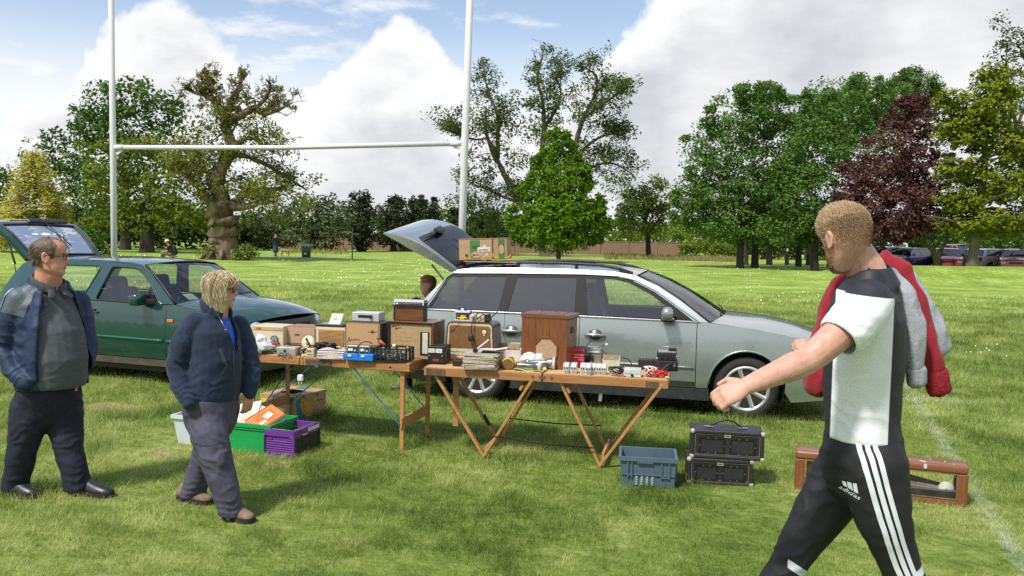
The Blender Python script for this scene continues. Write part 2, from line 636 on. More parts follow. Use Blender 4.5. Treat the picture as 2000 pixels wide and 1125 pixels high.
def build_flowers():
 rng=np.random.default_rng(11)
 V,Q,at_=[],[],[]
 k=0
 n=1700
 for i in range(n):
  y=12+48*rng.random()**1.2
  x=(rng.random()*2-1)*y*.66
  if fbm(np.array([[x*.16,y*.16]]),77,2)[0]<-.15+.4*rng.random():
   continue
  if((x>13 and 38<y<46)or(-9<x<3 and y<12.5)):
   continue
  r=.009*(y/12)**.7*rng.uniform(.6,1.5)
  z=float(gz(x,y))+.05+.03*rng.random()
  yel=rng.random()<.12
  m=5
  for j in range(m):
   t=2*math.pi*j/m
   V.append((x+math.cos(t)*r,y+math.sin(t)*r*.6,z+math.sin(t)*r*.8))
  Q+=[(k,k+1,k+2),(k,k+2,k+3),(k,k+3,k+4)]
  at_+=[float(yel)]*3
  k+=m
 m=bpy.data.materials.new('petals')
 m.use_nodes=True
 nn,l=m.node_tree.nodes,m.node_tree.links
 a=N(nn,'ShaderNodeAttribute',attribute_name='yel')
 mx=N(nn,'ShaderNodeMix',data_type='RGBA')
 mx.inputs['A'].default_value,mx.inputs['B'].default_value=(.72,.74,.68,1),(.70,.52,.03,1)
 l.new(a.outputs['Fac'],mx.inputs['Factor'])
 l.new(mx.outputs['Result'],nn['Principled BSDF'].inputs['Base Color'])
 o=np_mesh('daisies',V,tris=Q,attrs={'yel':at_},mat=m)
 tag(o,'small white daisies and dandelions scattered over the grass','flowers',kind='stuff')
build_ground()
build_grass()
build_flowers()
# ------------------------ trees
def leaf_mat(name,c_dark,c_mid,c_light,trans=.35):
 m=bpy.data.materials.new(name)
 m.use_nodes=True
 n,l=m.node_tree.nodes,m.node_tree.links
 b=n['Principled BSDF']
 b.inputs['Roughness'].default_value=.55
 b.inputs['Specular IOR Level'].default_value=.14
 a=N(n,'ShaderNodeAttribute',attribute_name='rnd')
 geo=N(n,'ShaderNodeNewGeometry')
 nz=N(n,'ShaderNodeTexNoise')
 nz.inputs['Scale'].default_value,nz.inputs['Detail'].default_value=.7,4
 l.new(geo.outputs['Position'],nz.inputs['Vector'])
 s=N(n,'ShaderNodeMath',operation='MULTIPLY_ADD')
 s.inputs[1].default_value=.55
 l.new(a.outputs['Fac'],s.inputs[0])
 k=N(n,'ShaderNodeMath',operation='MULTIPLY')
 k.inputs[1].default_value=.45
 l.new(nz.outputs['Fac'],k.inputs[0])
 l.new(k.outputs[0],s.inputs[2])
 r=N(n,'ShaderNodeValToRGB')
 e=r.color_ramp.elements
 e[0].position,e[0].color=.22,(*c_dark,1)
 e[1].position,e[1].color=.80,(*c_light,1)
 q=e.new(.5)
 q.color=(*c_mid,1)
 l.new(s.outputs[0],r.inputs[0])
 l.new(r.outputs[0],b.inputs['Base Color'])
 t=N(n,'ShaderNodeBsdfTranslucent')
 l.new(r.outputs[0],t.inputs[0])
 mx=N(n,'ShaderNodeMixShader')
 mx.inputs[0].default_value=trans
 l.new(b.outputs[0],mx.inputs[1])
 l.new(t.outputs[0],mx.inputs[2])
 l.new(mx.outputs[0],n['Material Output'].inputs[0])
 MATS[name]=m
 return m
LM=dict(maple=leaf_mat('leaf_maple',(0.046,0.108,0.017),(0.102,0.203,0.035),(0.194,0.308,0.062)),dark=leaf_mat('leaf_dark_green',(0.038,0.084,0.014),(0.080,0.155,0.023),(0.152,0.232,0.039)),lime=leaf_mat('leaf_lime',(0.068,0.158,0.010),(0.137,0.259,0.017),(0.227,0.359,0.031),.42),oak=leaf_mat('leaf_young_oak',(0.087,0.120,0.019),(0.181,0.211,0.030),(0.297,0.302,0.052),.4),spread=leaf_mat('leaf_yellow_green',(0.070,0.111,0.011),(0.168,0.224,0.022),(0.301,0.346,0.047),.4),gold=leaf_mat('leaf_golden',(.36,.33,.05),(.56,.52,.11),(.68,.64,.20),.4),yew=leaf_mat('leaf_yew',(0.016,0.031,0.011),(0.038,0.059,0.019),(0.070,0.094,0.030),.15),grey=leaf_mat('leaf_holm',(0.046,0.070,0.026),(0.090,0.124,0.046),(0.145,0.183,0.072),.2),copper=leaf_mat('leaf_copper',(.050,.024,.022),(.125,.052,.048),(.21,.105,.092),.25),acacia=leaf_mat('leaf_acid',(0.078,0.111,0.009),(0.189,0.236,0.015),(0.338,0.367,0.032),.42),chest=leaf_mat('leaf_chestnut',(0.045,0.080,0.017),(0.099,0.148,0.029),(0.188,0.240,0.050)),bush=leaf_mat('leaf_bush',(0.072,0.120,0.012),(0.163,0.233,0.027),(0.273,0.334,0.047),.4),)
BARK=M('bark',(.115,.092,.066),.9,var=.3,vs=3.0,bump=1.0,bs=9,stretch=(1,1,.35))
BARK_D=M('bark_dark',(.045,.038,.030),.9,var=.3,vs=3.0,bump=1.0,bs=10,stretch=(1,1,.3))
BARK_OAK=M('bark_oak',(.165,.125,.078),.9,var=.34,vs=2.4,bump=1.0,bs=5,stretch=(1,1,.35))
def leaf_cloud(rng,C,spread,per,size,flat=.55,outward=None):
 n=len(C)
 k=np.repeat(np.arange(n),per)
 m=len(k)
 off=rng.normal(0,1,(m,3))
 off/=np.maximum(1,np.linalg.norm(off,axis=1)/1.7)[:,None]
 P=C[k]+off*(np.asarray(spread)[k][:,None]if hasattr(spread,'__len__')else spread)*np.array([1,1,.72])
 nrm=rng.normal(0,1,(m,3))*flat+np.array([0,0,.62])
 if outward is not None:
  nrm+=outward[k]*.55
 nrm/=np.linalg.norm(nrm,axis=1)[:,None]
 t=np.cross(nrm,rng.normal(0,1,(m,3)))
 t/=np.linalg.norm(t,axis=1)[:,None]+1e-9
 b=np.cross(nrm,t)
 s=size*rng.uniform(.65,1.35,m)[:,None]
 V=np.empty((m,4,3),np.float32)
 V[:,0]=P-t*s*.62
 V[:,1]=P+b*s*.36-nrm*s*.08
 V[:,2]=P+t*s*.62-nrm*s*.15
 V[:,3]=P-b*s*.36-nrm*s*.08
 tone=np.clip(rng.random(n)[k]*.45+rng.random(m)*.55,0,1)
 return V.reshape(-1,3),np.arange(m*4).reshape(m,4),tone
def crook(rng,p0,d,L,r0,r1,steps,wob=.22,up=.0):
 pts,rs=[Vector(p0)],[r0]
 d=Vector(d).normalized()
 for i in range(steps):
  d=(d+Vector(rng.normal(0,wob,3))+Vector((0,0,up))).normalized()
  pts.append(pts[-1]+d*(L/steps))
  rs.append(r0+(r1-r0)*(i+1)/steps)
 return pts,rs,d
class Tree:
 def __init__(self,name,label,px,Y,seed,leaf,bark=BARK,group=None,cat='tree',zoff=0.0):
  self.rng=np.random.default_rng(seed)
  self.px,self.Y=px,Y
  b=at(px,500,Y)
  self.X=b.x
  self.z=float(gz(b.x,Y))+zoff
  self.root=thing(name,label,cat,(b.x,Y,self.z),group=group)
  self.leaf,self.bark=leaf,bark
  self.C,self.Sp,self.out=[],[],[]
  self.limbs=[]
 def loc(self,px,py,dy=0.0):
  p=at(px,py,self.Y+dy)
  return Vector((p.x-self.X,dy,p.z-self.z))
 def m(self,p):
  return p*self.Y/F
 def lobe(self,px,py,rx,ry,dens=1.0,dy=0.0,rd=None,inner=.45,clump=.5,tiers=0):
  c=self.loc(px,py,dy)
  a,h=self.m(rx),self.m(ry)
  d=self.m(rd)if rd else a*.9
  n=int(max(6,dens*3.0*(a*h+a*d+h*d)/(clump**2*2.2)))
  v=self.rng.normal(0,1,(n,3))
  v/=np.linalg.norm(v,axis=1)[:,None]
  rr=inner+(1-inner)*self.rng.random(n)**.55
  rr*=1+.16*fbm(v*2.2+self.rng.random(3)*50,int(self.rng.integers(999)),2)
  P=v*rr[:,None]*np.array([a,d,h])
  if tiers:
   P[:,2]=np.round(P[:,2]/tiers)*tiers+self.rng.normal(0,.06,n)
  self.C.append(P+np.array(c))
  self.Sp.append(np.full(n,clump*.62))
  self.out.append(v)
  return self
 def limb(self,pxs,r0,r1,dy=(0,0),n=10):
  k=len(pxs)
  pts=[self.loc(x,y,dy[0]+(dy[1]-dy[0])*i/max(1,k-1))for i,(x,y)in enumerate(pxs)]
  out,rs=[],[]
  for i in range(k-1):
   p0,p1=pts[max(i-1,0)],pts[i]
   p2,p3=pts[i+1],pts[min(i+2,k-1)]
   for j in range(4):
    t=j/4
    q=.5*((2*p1)+(p2-p0)*t+(2*p0-5*p1+4*p2-p3)*t*t+(3*p1-p0-3*p2+p3)*t**3)
    f=(i+t)/(k-1)
    r=r0+(r1-r0)*f**.8
    out.append(q+Vector(self.rng.normal(0,r*.10,3)))
    rs.append(r*(1+.12*self.rng.normal()))
  out.append(pts[-1])
  rs.append(r1)
  self.limbs.append((out,rs,n))
  return out,rs
 def twigs(self,pts,rs,count,L,leafy=1.0,f0=.25,depth=2,up=.10,clump=.32,r=.35,wob=.3):
  for _ in range(count):
   i=int(self.rng.integers(int(f0*len(pts)),len(pts)))
   d=Vector(self.rng.normal(0,1,3))
   d.z=abs(d.z)*.8
   ln=L*self.rng.uniform(.5,1.2)
   q,qr,dd=crook(self.rng,pts[i],d,ln,max(.02,rs[i]*r),.018,5,wob,up)
   self.limbs.append((q,qr,4))
   if depth>1:
    self.twigs(q,qr,3,ln*.55,leafy,.3,depth-1,up,clump,.5,wob)
   if self.rng.random()<leafy:
    for p in(q[-1],q[-2],q[3])if depth==1 else(q[-1],):
     self.C.append(np.array([p]))
     self.Sp.append(np.array([clump]))
     self.out.append(np.array([[0,0,.5]]))
  return self
 def trunk(self,h_py,r0,r1=None,lean=0.0,to_px=None,py_b=None):
  top=self.loc(to_px if to_px else self.px,h_py)
  r1=r1 if r1 else r0*.45
  pts=[Vector((0,0,-.25)),Vector((0,0,.15)),Vector((top.x*.2,0,top.z*.3)),Vector((top.x*.6,0,top.z*.65)),top]
  self.limbs.append((pts,[r0*1.45,r0*1.1,r0*.92,r0*.75,r1],10))
  for k in range(5):
   p=pts[2].lerp(pts[4],self.rng.uniform(.2,.9))
   d=Vector((self.rng.normal(),self.rng.normal(),.7))
   q,qr,_=crook(self.rng,p,d,max(1.2,top.z*.32),r0*.4,.03,5,.18,.08)
   self.limbs.append((q,qr,5))
  return self
 def build(self,per=14,size=.2,flat=.55):
  mb=MB()
  for pts,rs,n in self.limbs:
   mb.tube(pts,rs,n=n)
  if self.limbs:
   mb.build('trunk',self.bark,self.root,recalc=False)
  else:
   mb.bm.free()
  if self.C:
   C,Sp,out=np.concatenate(self.C),np.concatenate(self.Sp),np.concatenate(self.out)
   low=C[:,2]>.15
   C,Sp,out=C[low],Sp[low],out[low]
   V,Q,t=leaf_cloud(self.rng,C,Sp,per,size,flat,out)
   np_mesh('crown',V,Q,attrs={'rnd':t},mat=self.leaf,parent=self.root)
  return self.root
def plant_trees():
 t=Tree('broadleaf_tree','tall dark green tree rising behind the old oak, left of its bare top',245,74,1,LM['dark'],BARK_D)
 t.trunk(330,.45)
 for a in[(205,205,55,45),(265,190,60,38),(320,225,45,48),(175,255,38,45),(235,260,80,55),(310,290,60,60),(200,320,60,55),(150,225,16,20),(240,370,80,60),(340,200,18,22)]:
  t.lobe(*a,dens=1.1,clump=.62)
 t.build(15,.30)
 t=Tree('broadleaf_tree','dark green tree standing behind the golden conifer',110,86,2,LM['dark'],BARK_D)
 t.trunk(380,.4)
 for a in[(75,300,30,32),(130,305,32,42),(100,350,60,45),(150,370,40,70),(90,268,8,14),(118,262,8,16),(170,420,50,60)]:
  t.lobe(*a,dens=1.1,clump=.65)
 t.build(15,.32)
 t=Tree('broadleaf_tree','dark tree at the far left edge behind the golden conifer',-20,92,3,LM['dark'],BARK_D)
 t.trunk(400,.4)
 for a in[(-30,370,60,50),(10,350,25,26),(-60,420,70,60),(0,430,50,50)]:
  t.lobe(*a,dens=1.0,clump=.7)
 t.build(14,.34)
 t=Tree('golden_conifer','golden yellow conifer with flat layered branches at the left edge',66,60,4,LM['gold'],BARK_D)
 t.limb([(66,500),(67,420),(68,340),(64,296)],.20,.03)
 rng=t.rng
 for i in range(30):
  f=i/29
  py=305+f*172
  w=5+98*f**1.05
  for s in(-1,1):
   for q in range(2):
    ww=w*rng.uniform(.75,1.1)
    a0=t.loc(66,py)
    tip=t.loc(66+s*ww,py+10*f-5+rng.normal(0,3),rng.normal(0,1)*t.m(ww)*.5)
    t.limbs.append(([a0,a0.lerp(tip,.5)+Vector((0,0,.08)),tip],[.04,.025,.01],4))
    n=int(5+ww*.22)
    ff=rng.random(n)**.6
    P=np.array([a0.lerp(tip,x)for x in ff])+rng.normal(0,1,(n,3))*np.array([.25,.45,.07])
    t.C.append(P)
    t.Sp.append(np.full(n,.26))
    t.out.append(np.tile([0,0,.6],(n,1)))
 t.build(9,.17,.3)
 t=Tree('broadleaf_tree','wide yellow-green tree with low hanging leaves between goalpost and oak trunk',287,68,5,LM['spread'],BARK_D)
 t.trunk(380,.55)
 for a in[(250,290,60,28),(330,330,80,45),(230,340,55,50),(300,390,90,40),(200,390,40,50),(260,430,70,34),(340,425,60,34),(185,345,24,30),(395,400,45,40),(195,440,40,30),(300,285,50,24),(395,430,30,26),(170,300,22,24)]:
  t.lobe(*a,dens=.85,clump=.55,inner=.25)
 t.build(13,.27)
 t=Tree('oak_tree','gnarled old oak with thick trunk and bare twisted top branches',437,54,6,LM['oak'],BARK_OAK)
 base=t.m(25)
 tr,_=t.limb([(437,516),(437,505),(436,480),(433,450),(432,428),(430,412),(432,400)],base*1.2,base*.92,n=18)
 mids=[]
 mids.append(t.limb([(425,418),(412,395),(392,372),(372,350),(352,335),(330,318)],.36,.09,(0,-1.5)))
 mids.append(t.limb([(435,405),(428,380),(424,350),(440,318),(448,300)],.52,.38,(0,0),n=14))
 mids.append(t.limb([(448,308),(452,285),(447,262),(440,245),(440,225)],.38,.24,(0,.5),n=12))
 mids.append(t.limb([(440,232),(432,215),(420,198),(398,185),(378,180),(362,172)],.30,.08,(.5,1)))
 mids.append(t.limb([(440,228),(452,205),(462,185),(470,165),(468,145)],.28,.06,(.5,0)))
 mids.append(t.limb([(446,236),(468,226),(492,214),(515,196),(528,170),(520,155)],.30,.07,(.5,-1)))
 mids.append(t.limb([(492,214),(520,222),(545,215),(562,205)],.16,.05,(0,-2)))
 mids.append(t.limb([(420,198),(410,178),(405,160),(412,146)],.16,.05,(1,1.5)))
 mids.append(t.limb([(445,405),(465,392),(478,378),(500,372),(530,370),(562,366)],.40,.09,(0,1)))
 mids.append(t.limb([(450,402),(480,404),(505,396),(528,395)],.34,.10,(0,-2)))
 mids.append(t.limb([(452,290),(472,275),(492,270),(515,285),(535,300)],.22,.05,(0,-1)))
 mids.append(t.limb([(450,300),(480,305),(520,322),(560,345),(600,372)],.24,.05,(0,2)))
 mids.append(t.limb([(424,350),(400,330),(385,300),(362,280)],.25,.06,(0,2)))
 top=(3,4,5,6,7)
 for i,(p,r)in enumerate(mids):
  if i in top:
   t.twigs(p,r,24,1.15,.05,.15,3,.03,.15,.42,.38)
  else:
   t.twigs(p,r,15,1.5,.75,.25,2,.02,.34,.35,.32)
 for a in[(350,300,50,40),(390,330,40,40),(380,265,40,26),(560,390,55,40),(520,350,50,40),(470,350,30,30),(600,395,36,26),(410,300,30,40),(540,420,50,22),(470,440,30,26),(395,225,40,30)]:
  t.lobe(*a,dens=.55,clump=.42,inner=.1)
 for k in range(16):
  a=t.rng.uniform(0,6.28)
  z=t.rng.uniform(.1,3.0)
  rr=base*(1.12 if z>.6 else 1.3)
  c=Vector((math.cos(a)*rr*.88,math.sin(a)*rr*.88,z))
  t.limbs.append(([c-Vector((0,0,.22)),c,c+Vector((0,0,.2))],[.05,.07+.10*t.rng.random()**2,.04],9))
 for k in range(9):
  a=k*.7
  o=Vector((math.cos(a),math.sin(a),0))
  t.limbs.append(([o*base*.75+Vector((0,0,.9)),o*base*1.3+Vector((0,0,.3)),o*base*1.8+Vector((0,0,-.1))],[.12,.15,.10],7))
 t.build(10,.17)
 for px,w,lab in((408,22,'sunlit leafy sucker growth at the left foot of the old oak'),(480,30,'sunlit leafy bush at the right foot of the old oak')):
  t=Tree('bush',lab,px,53.2,int(px),LM['bush'],BARK,cat='bush')
  for k in range(14):
   q,qr,_=crook(t.rng,(t.rng.normal(0,.2),t.rng.normal(0,.2),0),(t.rng.normal(0,.7),t.rng.normal(0,.5),1),1.0,.02,.008,4,.2)
   t.limbs.append((q,qr,4))
  t.lobe(px,497,w,14,1.0,clump=.25,inner=.1)
  t.lobe(px+6,485,w*.5,10,1.0,clump=.25,inner=.1)
  t.build(12,.14)
 t=Tree('bush','dark bush left of the near goalpost at the wood edge',178,58,41,LM['dark'],BARK_D,cat='bush')
 for a in[(178,470,28,34),(165,450,20,20),(195,488,26,14)]:
  t.lobe(*a,dens=1.1,clump=.35)
 t.build(14,.2)
 for px,Y,lobes,mat,lab,seed in[(610,84,[(598,424,50,44),(640,436,44,46),(560,440,40,42),(620,460,60,28),(632,402,30,24),(585,396,24,18)],'grey','dull grey-green rounded tree behind the litter bin',51),(668,100,[(660,425,30,34),(650,455,26,28),(672,398,12,10)],'chest','pale soft-leaved tree left of the tall dark yew',52),(530,90,[(520,450,50,40),(480,450,40,40),(540,470,40,24)],'yew','dark evergreen shrub mass behind the walking woman',53),]:
  t=Tree('broadleaf_tree',lab,px,Y,seed,LM[mat],BARK_D)
  t.trunk(455,.3)
  for a in lobes:
   t.lobe(*a,dens=1.1,clump=.6)
  t.build(15,.28)
 for px,Y,tp,bt,w,lab,seed in[(707,88,378,488,32,'tall narrow dark yew nearest the park signpost',61),(768,92,388,480,36,'broad dark yew left of the open silver tailgate',62),(822,94,388,480,40,'broad dark yew just beyond the tip of the silver tailgate',63),(895,92,402,490,24,'pointed dark yew between tailgate and far goalpost',64),(945,90,425,490,46,'low dark yew right of the far goalpost',65)]:
  t=Tree('yew_tree',lab,px,Y,seed,LM['yew'],BARK_D,group='dark yews along the brick wall')
  t.trunk(470,.35)
  H=bt-tp
  for k in range(7):
   f=k/6
   ww=w*(.22+.85*math.sin(math.pi*min(1,.12+.62*f))**.8)
   t.lobe(px+t.rng.normal(0,w*.12),tp+H*(.10+.78*f),ww,H*.13,dens=1.2,clump=.5,inner=.3)
  for k in range(5):
   t.lobe(px+t.rng.uniform(-.6,.6)*w,tp+H*t.rng.uniform(.02,.2),w*.14,H*.12,dens=1.3,clump=.35,inner=.1)
  t.build(16,.26,.7)
 t=Tree('cedar_tree','small dark cedar with flat spiky layers beside the yews',852,97,66,LM['yew'],BARK_D)
 t.limb([(849,490),(848,430),(845,384)],.2,.03)
 for k in range(9):
  py=388+k*9
  for s in(-1,1):
   for q in range(2):
    a0,tip=t.loc(848,py),t.loc(848+s*(4+k*1.7),py+3,t.rng.normal(0,1))
    n=8
    P=np.array([a0.lerp(tip,x)for x in t.rng.random(n)])+t.rng.normal(0,.08,(n,3))
    t.C.append(P)
    t.Sp.append(np.full(n,.16))
    t.out.append(np.tile([0,0,.5],(n,1)))
 t.build(10,.2,.3)
 t=Tree('chestnut_tree','tall open many-limbed tree towering behind the young lime',1076,80,7,LM['chest'],BARK)
 t.limb([(1076,515),(1076,495),(1072,470),(1060,440)],1.25,.8,n=14)
 t.limb([(1076,500),(1090,470),(1100,440)],1.1,.7,n=14)
 L=[]
 L.append(t.limb([(1062,450),(1020,400),(985,340),(965,300),(950,262),(948,220)],0.422,0.112,(0,-2)))
 L.append(t.limb([(972,312),(972,270),(974,235),(962,200),(950,165),(945,140)],0.245,0.056,(-1,1)))
 L.append(t.limb([(950,270),(925,272),(895,262),(865,248)],0.150,0.042,(-2,-3)))
 L.append(t.limb([(1070,450),(1062,380),(1058,310),(1062,250),(1060,200),(1050,150),(1060,110)],0.408,0.070,(0,2)))
 L.append(t.limb([(1062,250),(1085,215),(1095,180),(1085,150)],0.204,0.049,(1,3)))
 L.append(t.limb([(1095,440),(1110,360),(1125,280),(1140,230),(1160,190),(1165,150),(1130,125)],0.422,0.070,(0,-1)))
 L.append(t.limb([(1140,230),(1175,205),(1205,185),(1225,180)],0.204,0.049,(-1,-3)))
 L.append(t.limb([(1120,310),(1160,275),(1195,262),(1232,270)],0.204,0.035,(-1,2)))
 L.append(t.limb([(1110,360),(1160,325),(1200,320),(1240,345)],0.218,0.042,(0,3)))
 L.append(t.limb([(1020,400),(985,385),(950,370),(905,350)],0.177,0.042,(-1,2)))
 L.append(t.limb([(1000,440),(960,430),(930,420),(905,415)],0.150,0.035,(0,-3)))
 for p,r in L:
  t.twigs(p,r,15,2.0,.9,.25,2,.05,.42,.3,.28)
 for p,r in(L[3],L[1]):
  t.twigs(p[-6:],r[-6:],12,1.6,.05,.3,2,.15,.2,.5,.25)
 for a in[(945,170,30,32),(1010,190,18,22),(960,240,44,30),(880,250,26,16),(1045,140,30,26),(1060,190,46,30),(1050,250,50,36),(1130,130,24,20),(1180,160,46,26),(1210,200,26,26),(1150,220,50,30),(1200,255,34,20),(1160,300,50,34),(1220,300,26,20),(960,330,40,26),(910,350,30,20),(930,400,44,30),(960,440,50,30),(1210,350,40,30),(1230,390,40,34),(1010,300,40,30),(1010,250,24,24)]:
  t.lobe(*a,dens=.62,clump=.5,inner=.1,rd=a[2]*.8)
 t.build(13,.21)
 t=Tree('lime_tree','young bright green lime tree with full egg-shaped crown',1091,64,8,LM['lime'],BARK)
 t.trunk(330,.16,.04)
 prof=lambda y:float(np.interp(y,[238,300,350,400,440,470,490],[3,36,62,86,98,78,40]))
 for k in range(17):
  y=262+13.2*k
  t.lobe(1090+t.rng.normal(0,3),y,prof(y)*.86,18,dens=.95,clump=.34,inner=.35)
 for k in range(90):
  y=250+236*t.rng.random()**.8
  t.lobe(1090+t.rng.choice([-1,1])*prof(y)*t.rng.uniform(.75,1.06),y,t.rng.uniform(7,13),t.rng.uniform(5,9),dens=1.2,clump=.25,inner=.1)
 t.lobe(1088,252,5,15,dens=1.8,clump=.22)
 t.build(16,.20)
 t=Tree('hawthorn_tree','small open yellow-green tree in front of the brick wall',1266,86,9,LM['spread'],BARK_D)
 t.limb([(1266,500),(1266,470),(1262,430),(1255,390)],.3,.1)
 for p,q in(((1266,460),(1225,410)),((1266,455),(1300,405)),((1262,430),(1275,370)),((1264,440),(1235,380))):
  l_=t.limb([p,((p[0]+q[0])/2,(p[1]+q[1])/2+5),q],.16,.04)
  t.twigs(*l_,8,1.5,.8,.3,2,.04,.4,.35)
 for a in[(1235,380,36,32),(1275,390,36,32),(1290,430,26,32),(1225,430,34,34),(1255,450,50,24),(1215,355,20,14)]:
  t.lobe(*a,dens=.6,clump=.55,inner=.1)
 t.build(13,.26)
 t=Tree('bush','pale green shrubs showing above the right end of the brick wall',1335,104,42,LM['bush'],BARK_D,cat='bush')
 for a in[(1300,455,36,18),(1345,450,36,26),(1250,462,30,10),(1385,462,30,18),(1200,462,30,10)]:
  t.lobe(*a,dens=1.0,clump=.6,inner=.2)
 t.build(14,.3)
 grove=[(1446,57,[(1400,300,70,70),(1440,230,60,56),(1380,380,66,60),(1450,340,80,70),(1420,430,84,40),(1345,410,34,40),(1470,190,30,26)],'maple','round dark green maple at the left end of the grove',71),(1475,58,[(1500,220,56,46),(1520,280,50,60),(1500,380,60,60),(1470,440,60,32),(1500,185,26,20)],'maple','green maple second in the grove with its trunk in front of the hedge',72),(1503,66,[(1560,300,50,80),(1540,400,50,50)],'dark','slender shaded maple deep in the middle of the grove',73),(1592,55,[(1600,290,70,60),(1570,380,70,60),(1640,230,54,50),(1600,440,80,36),(1550,340,40,40),(1530,445,44,26),(1625,450,40,24)],'maple','big lighter green maple beside the copper beech',74),(1560,63,[(1610,200,40,40),(1590,230,46,50),(1650,190,44,36)],'maple','tall maple showing its pointed top over the middle of the grove',75),(1655,72,[(1700,200,50,44),(1690,170,36,22),(1740,220,50,60),(1650,250,60,70),(1700,300,60,80)],'maple','tall green maple rising behind the copper beech',76),(1790,84,[(1790,165,46,30),(1770,200,46,50),(1810,190,30,40)],'dark','dark green tree top showing over the copper beech',77),]
 for px,Y,lobes,mat,lab,seed in grove:
  t=Tree('maple_tree',lab,px,Y,seed,LM[mat],BARK_D,group='maples in the grove')
  t.trunk(380,.22 if Y>60 else.24)
  for a in lobes:
   t.lobe(*a,dens=1.35,clump=.46,inner=.35)
   for k in range(9):
    v=t.rng.uniform(0,6.28)
    t.lobe(a[0]+math.cos(v)*a[2]*.95,a[1]+math.sin(v)*a[3]*.95,9,9,dens=1.0,clump=.30,inner=.1,dy=t.rng.normal(0,.8))
  t.build(25,.165)
 for px,py,Y,w,lab,seed in[(1458,520,64,.15,'leaning thin grove trunk second from the left',81),(1538,515,70,.13,'thin grove trunk beside the dark post',82),(1580,516,66,.2,'dark thick trunk behind the big lighter maple',83),(1620,518,62,.16,'shaded grove trunk left of the young man\'s head',84)]:
  t=Tree('maple_tree',lab,px,Y,seed,LM['dark'],BARK_D,group='maples in the grove')
  t.trunk(420,w,w*.6)
  for a in[(px,415,40,34),(px-20,440,30,20),(px+20,440,30,20)]:
   t.lobe(*a,dens=.8,clump=.5)
  t.build(13,.24)
 t=Tree('copper_beech','dark purple copper beech behind the young man',1826,50,91,LM['copper'],M('bark_green',(.10,.095,.05),.9,var=.25,vs=3,bump=.8,bs=10))
 t.limb([(1830,530),(1830,515),(1828,505),(1818,485),(1806,460),(1795,420)],.24,.10)
 t.limb([(1829,508),(1838,488),(1850,465),(1856,420)],.17,.08)
 t.limb([(1826,505),(1812,470),(1780,430)],.12,.05)
 for a in[(1790,230,50,40),(1760,290,70,60),(1800,330,60,70),(1720,350,60,50),(1760,400,90,60),(1690,400,50,44),(1660,360,30,50),(1820,410,46,60),(1720,450,70,26),(1660,420,36,34),(1790,205,24,16)]:
  t.lobe(*a,dens=1.3,clump=.38,inner=.3)
  for k in range(8):
   v=t.rng.uniform(0,6.28)
   t.lobe(a[0]+math.cos(v)*a[2]*.95,a[1]+math.sin(v)*a[3]*.95,10,8,dens=1.0,clump=.26,inner=.1)
 t.build(19,.16)
 t=Tree('copper_beech','second copper beech trunk standing left of the parked cars',1724,57,92,LM['copper'],BARK_D)
 t.trunk(440,.22,.14)
 for a in[(1720,440,44,30),(1690,445,30,20),(1760,440,40,24)]:
  t.lobe(*a,dens=.9,clump=.42)
 t.build(14,.18)
 t=Tree('acacia_tree','large layered yellow-green tree at the right edge',1900,47,93,LM['acacia'],M('bark_pale',(.13,.12,.075),.9,var=.25,vs=3,bump=.8,bs=10))
 t.limb([(1900,530),(1900,510),(1903,470),(1910,420),(1920,350),(1925,280)],.36,.14,n=12)
 for k in range(20):
  y0=t.rng.uniform(250,470)
  s=t.rng.choice([-1,1])
  e=(1910+s*t.rng.uniform(50,110),y0-t.rng.uniform(-10,40))
  t.limb([(1908,y0),((1908+e[0])/2,(y0+e[1])/2-6),e],.09,.02,(0,t.rng.normal(0,2)),n=5)
 for a in[(1920,210,70,40),(1950,170,50,34),(1890,260,60,36),(1960,280,60,50),(1880,330,56,26),(1950,360,70,34),(1885,390,60,24),(1960,430,70,30),(1895,440,60,20),(1860,250,36,40),(2020,300,50,90),(2030,420,50,60),(1850,200,30,24),(1870,410,30,16),(1930,145,26,16)]:
  t.lobe(*a,dens=1.75,clump=.34,inner=.15,tiers=.42)
 t.build(14,.19,.35)
 t=Tree('broadleaf_tree','thin airy pale tree reaching above the right corner of the grove',1990,62,94,LM['chest'],BARK)
 l1=t.limb([(2005,500),(2000,350),(1985,250),(1972,180),(1965,120)],.25,.06)
 l2=t.limb([(1990,280),(1960,220),(1945,170)],.12,.04)
 l3=t.limb([(1985,250),(2010,180),(2000,110),(1985,85)],.14,.04)
 for l_ in(l1,l2,l3):
  t.twigs(*l_,10,1.8,.7,.4,2,.08,.34,.4)
 for a in[(1970,100,30,24),(2000,140,34,40),(1955,150,24,22),(1990,200,36,30)]:
  t.lobe(*a,dens=.3,clump=.45,inner=.1)
 t.build(11,.2)
def hedge(name,label,x0,x1,Y,h,mat,seed,clump=.45,per=13,size=.24,dep=1.2):
 rng=np.random.default_rng(seed)
 n=int((x1-x0)*h*6.5/clump**2*.55)
 X=rng.uniform(x0,x1,n)
 top=h*(.82+.18*fbm(np.c_[X*.35,X*0],seed,2))
 Z=top*rng.random(n)**.7
 P=np.c_[X,Y+rng.uniform(-dep,dep,n),Z]
 V,Q,t=leaf_cloud(rng,P,clump*.62,per,size)
 return np_mesh(name,V,Q,attrs={'rnd':t},mat=mat)
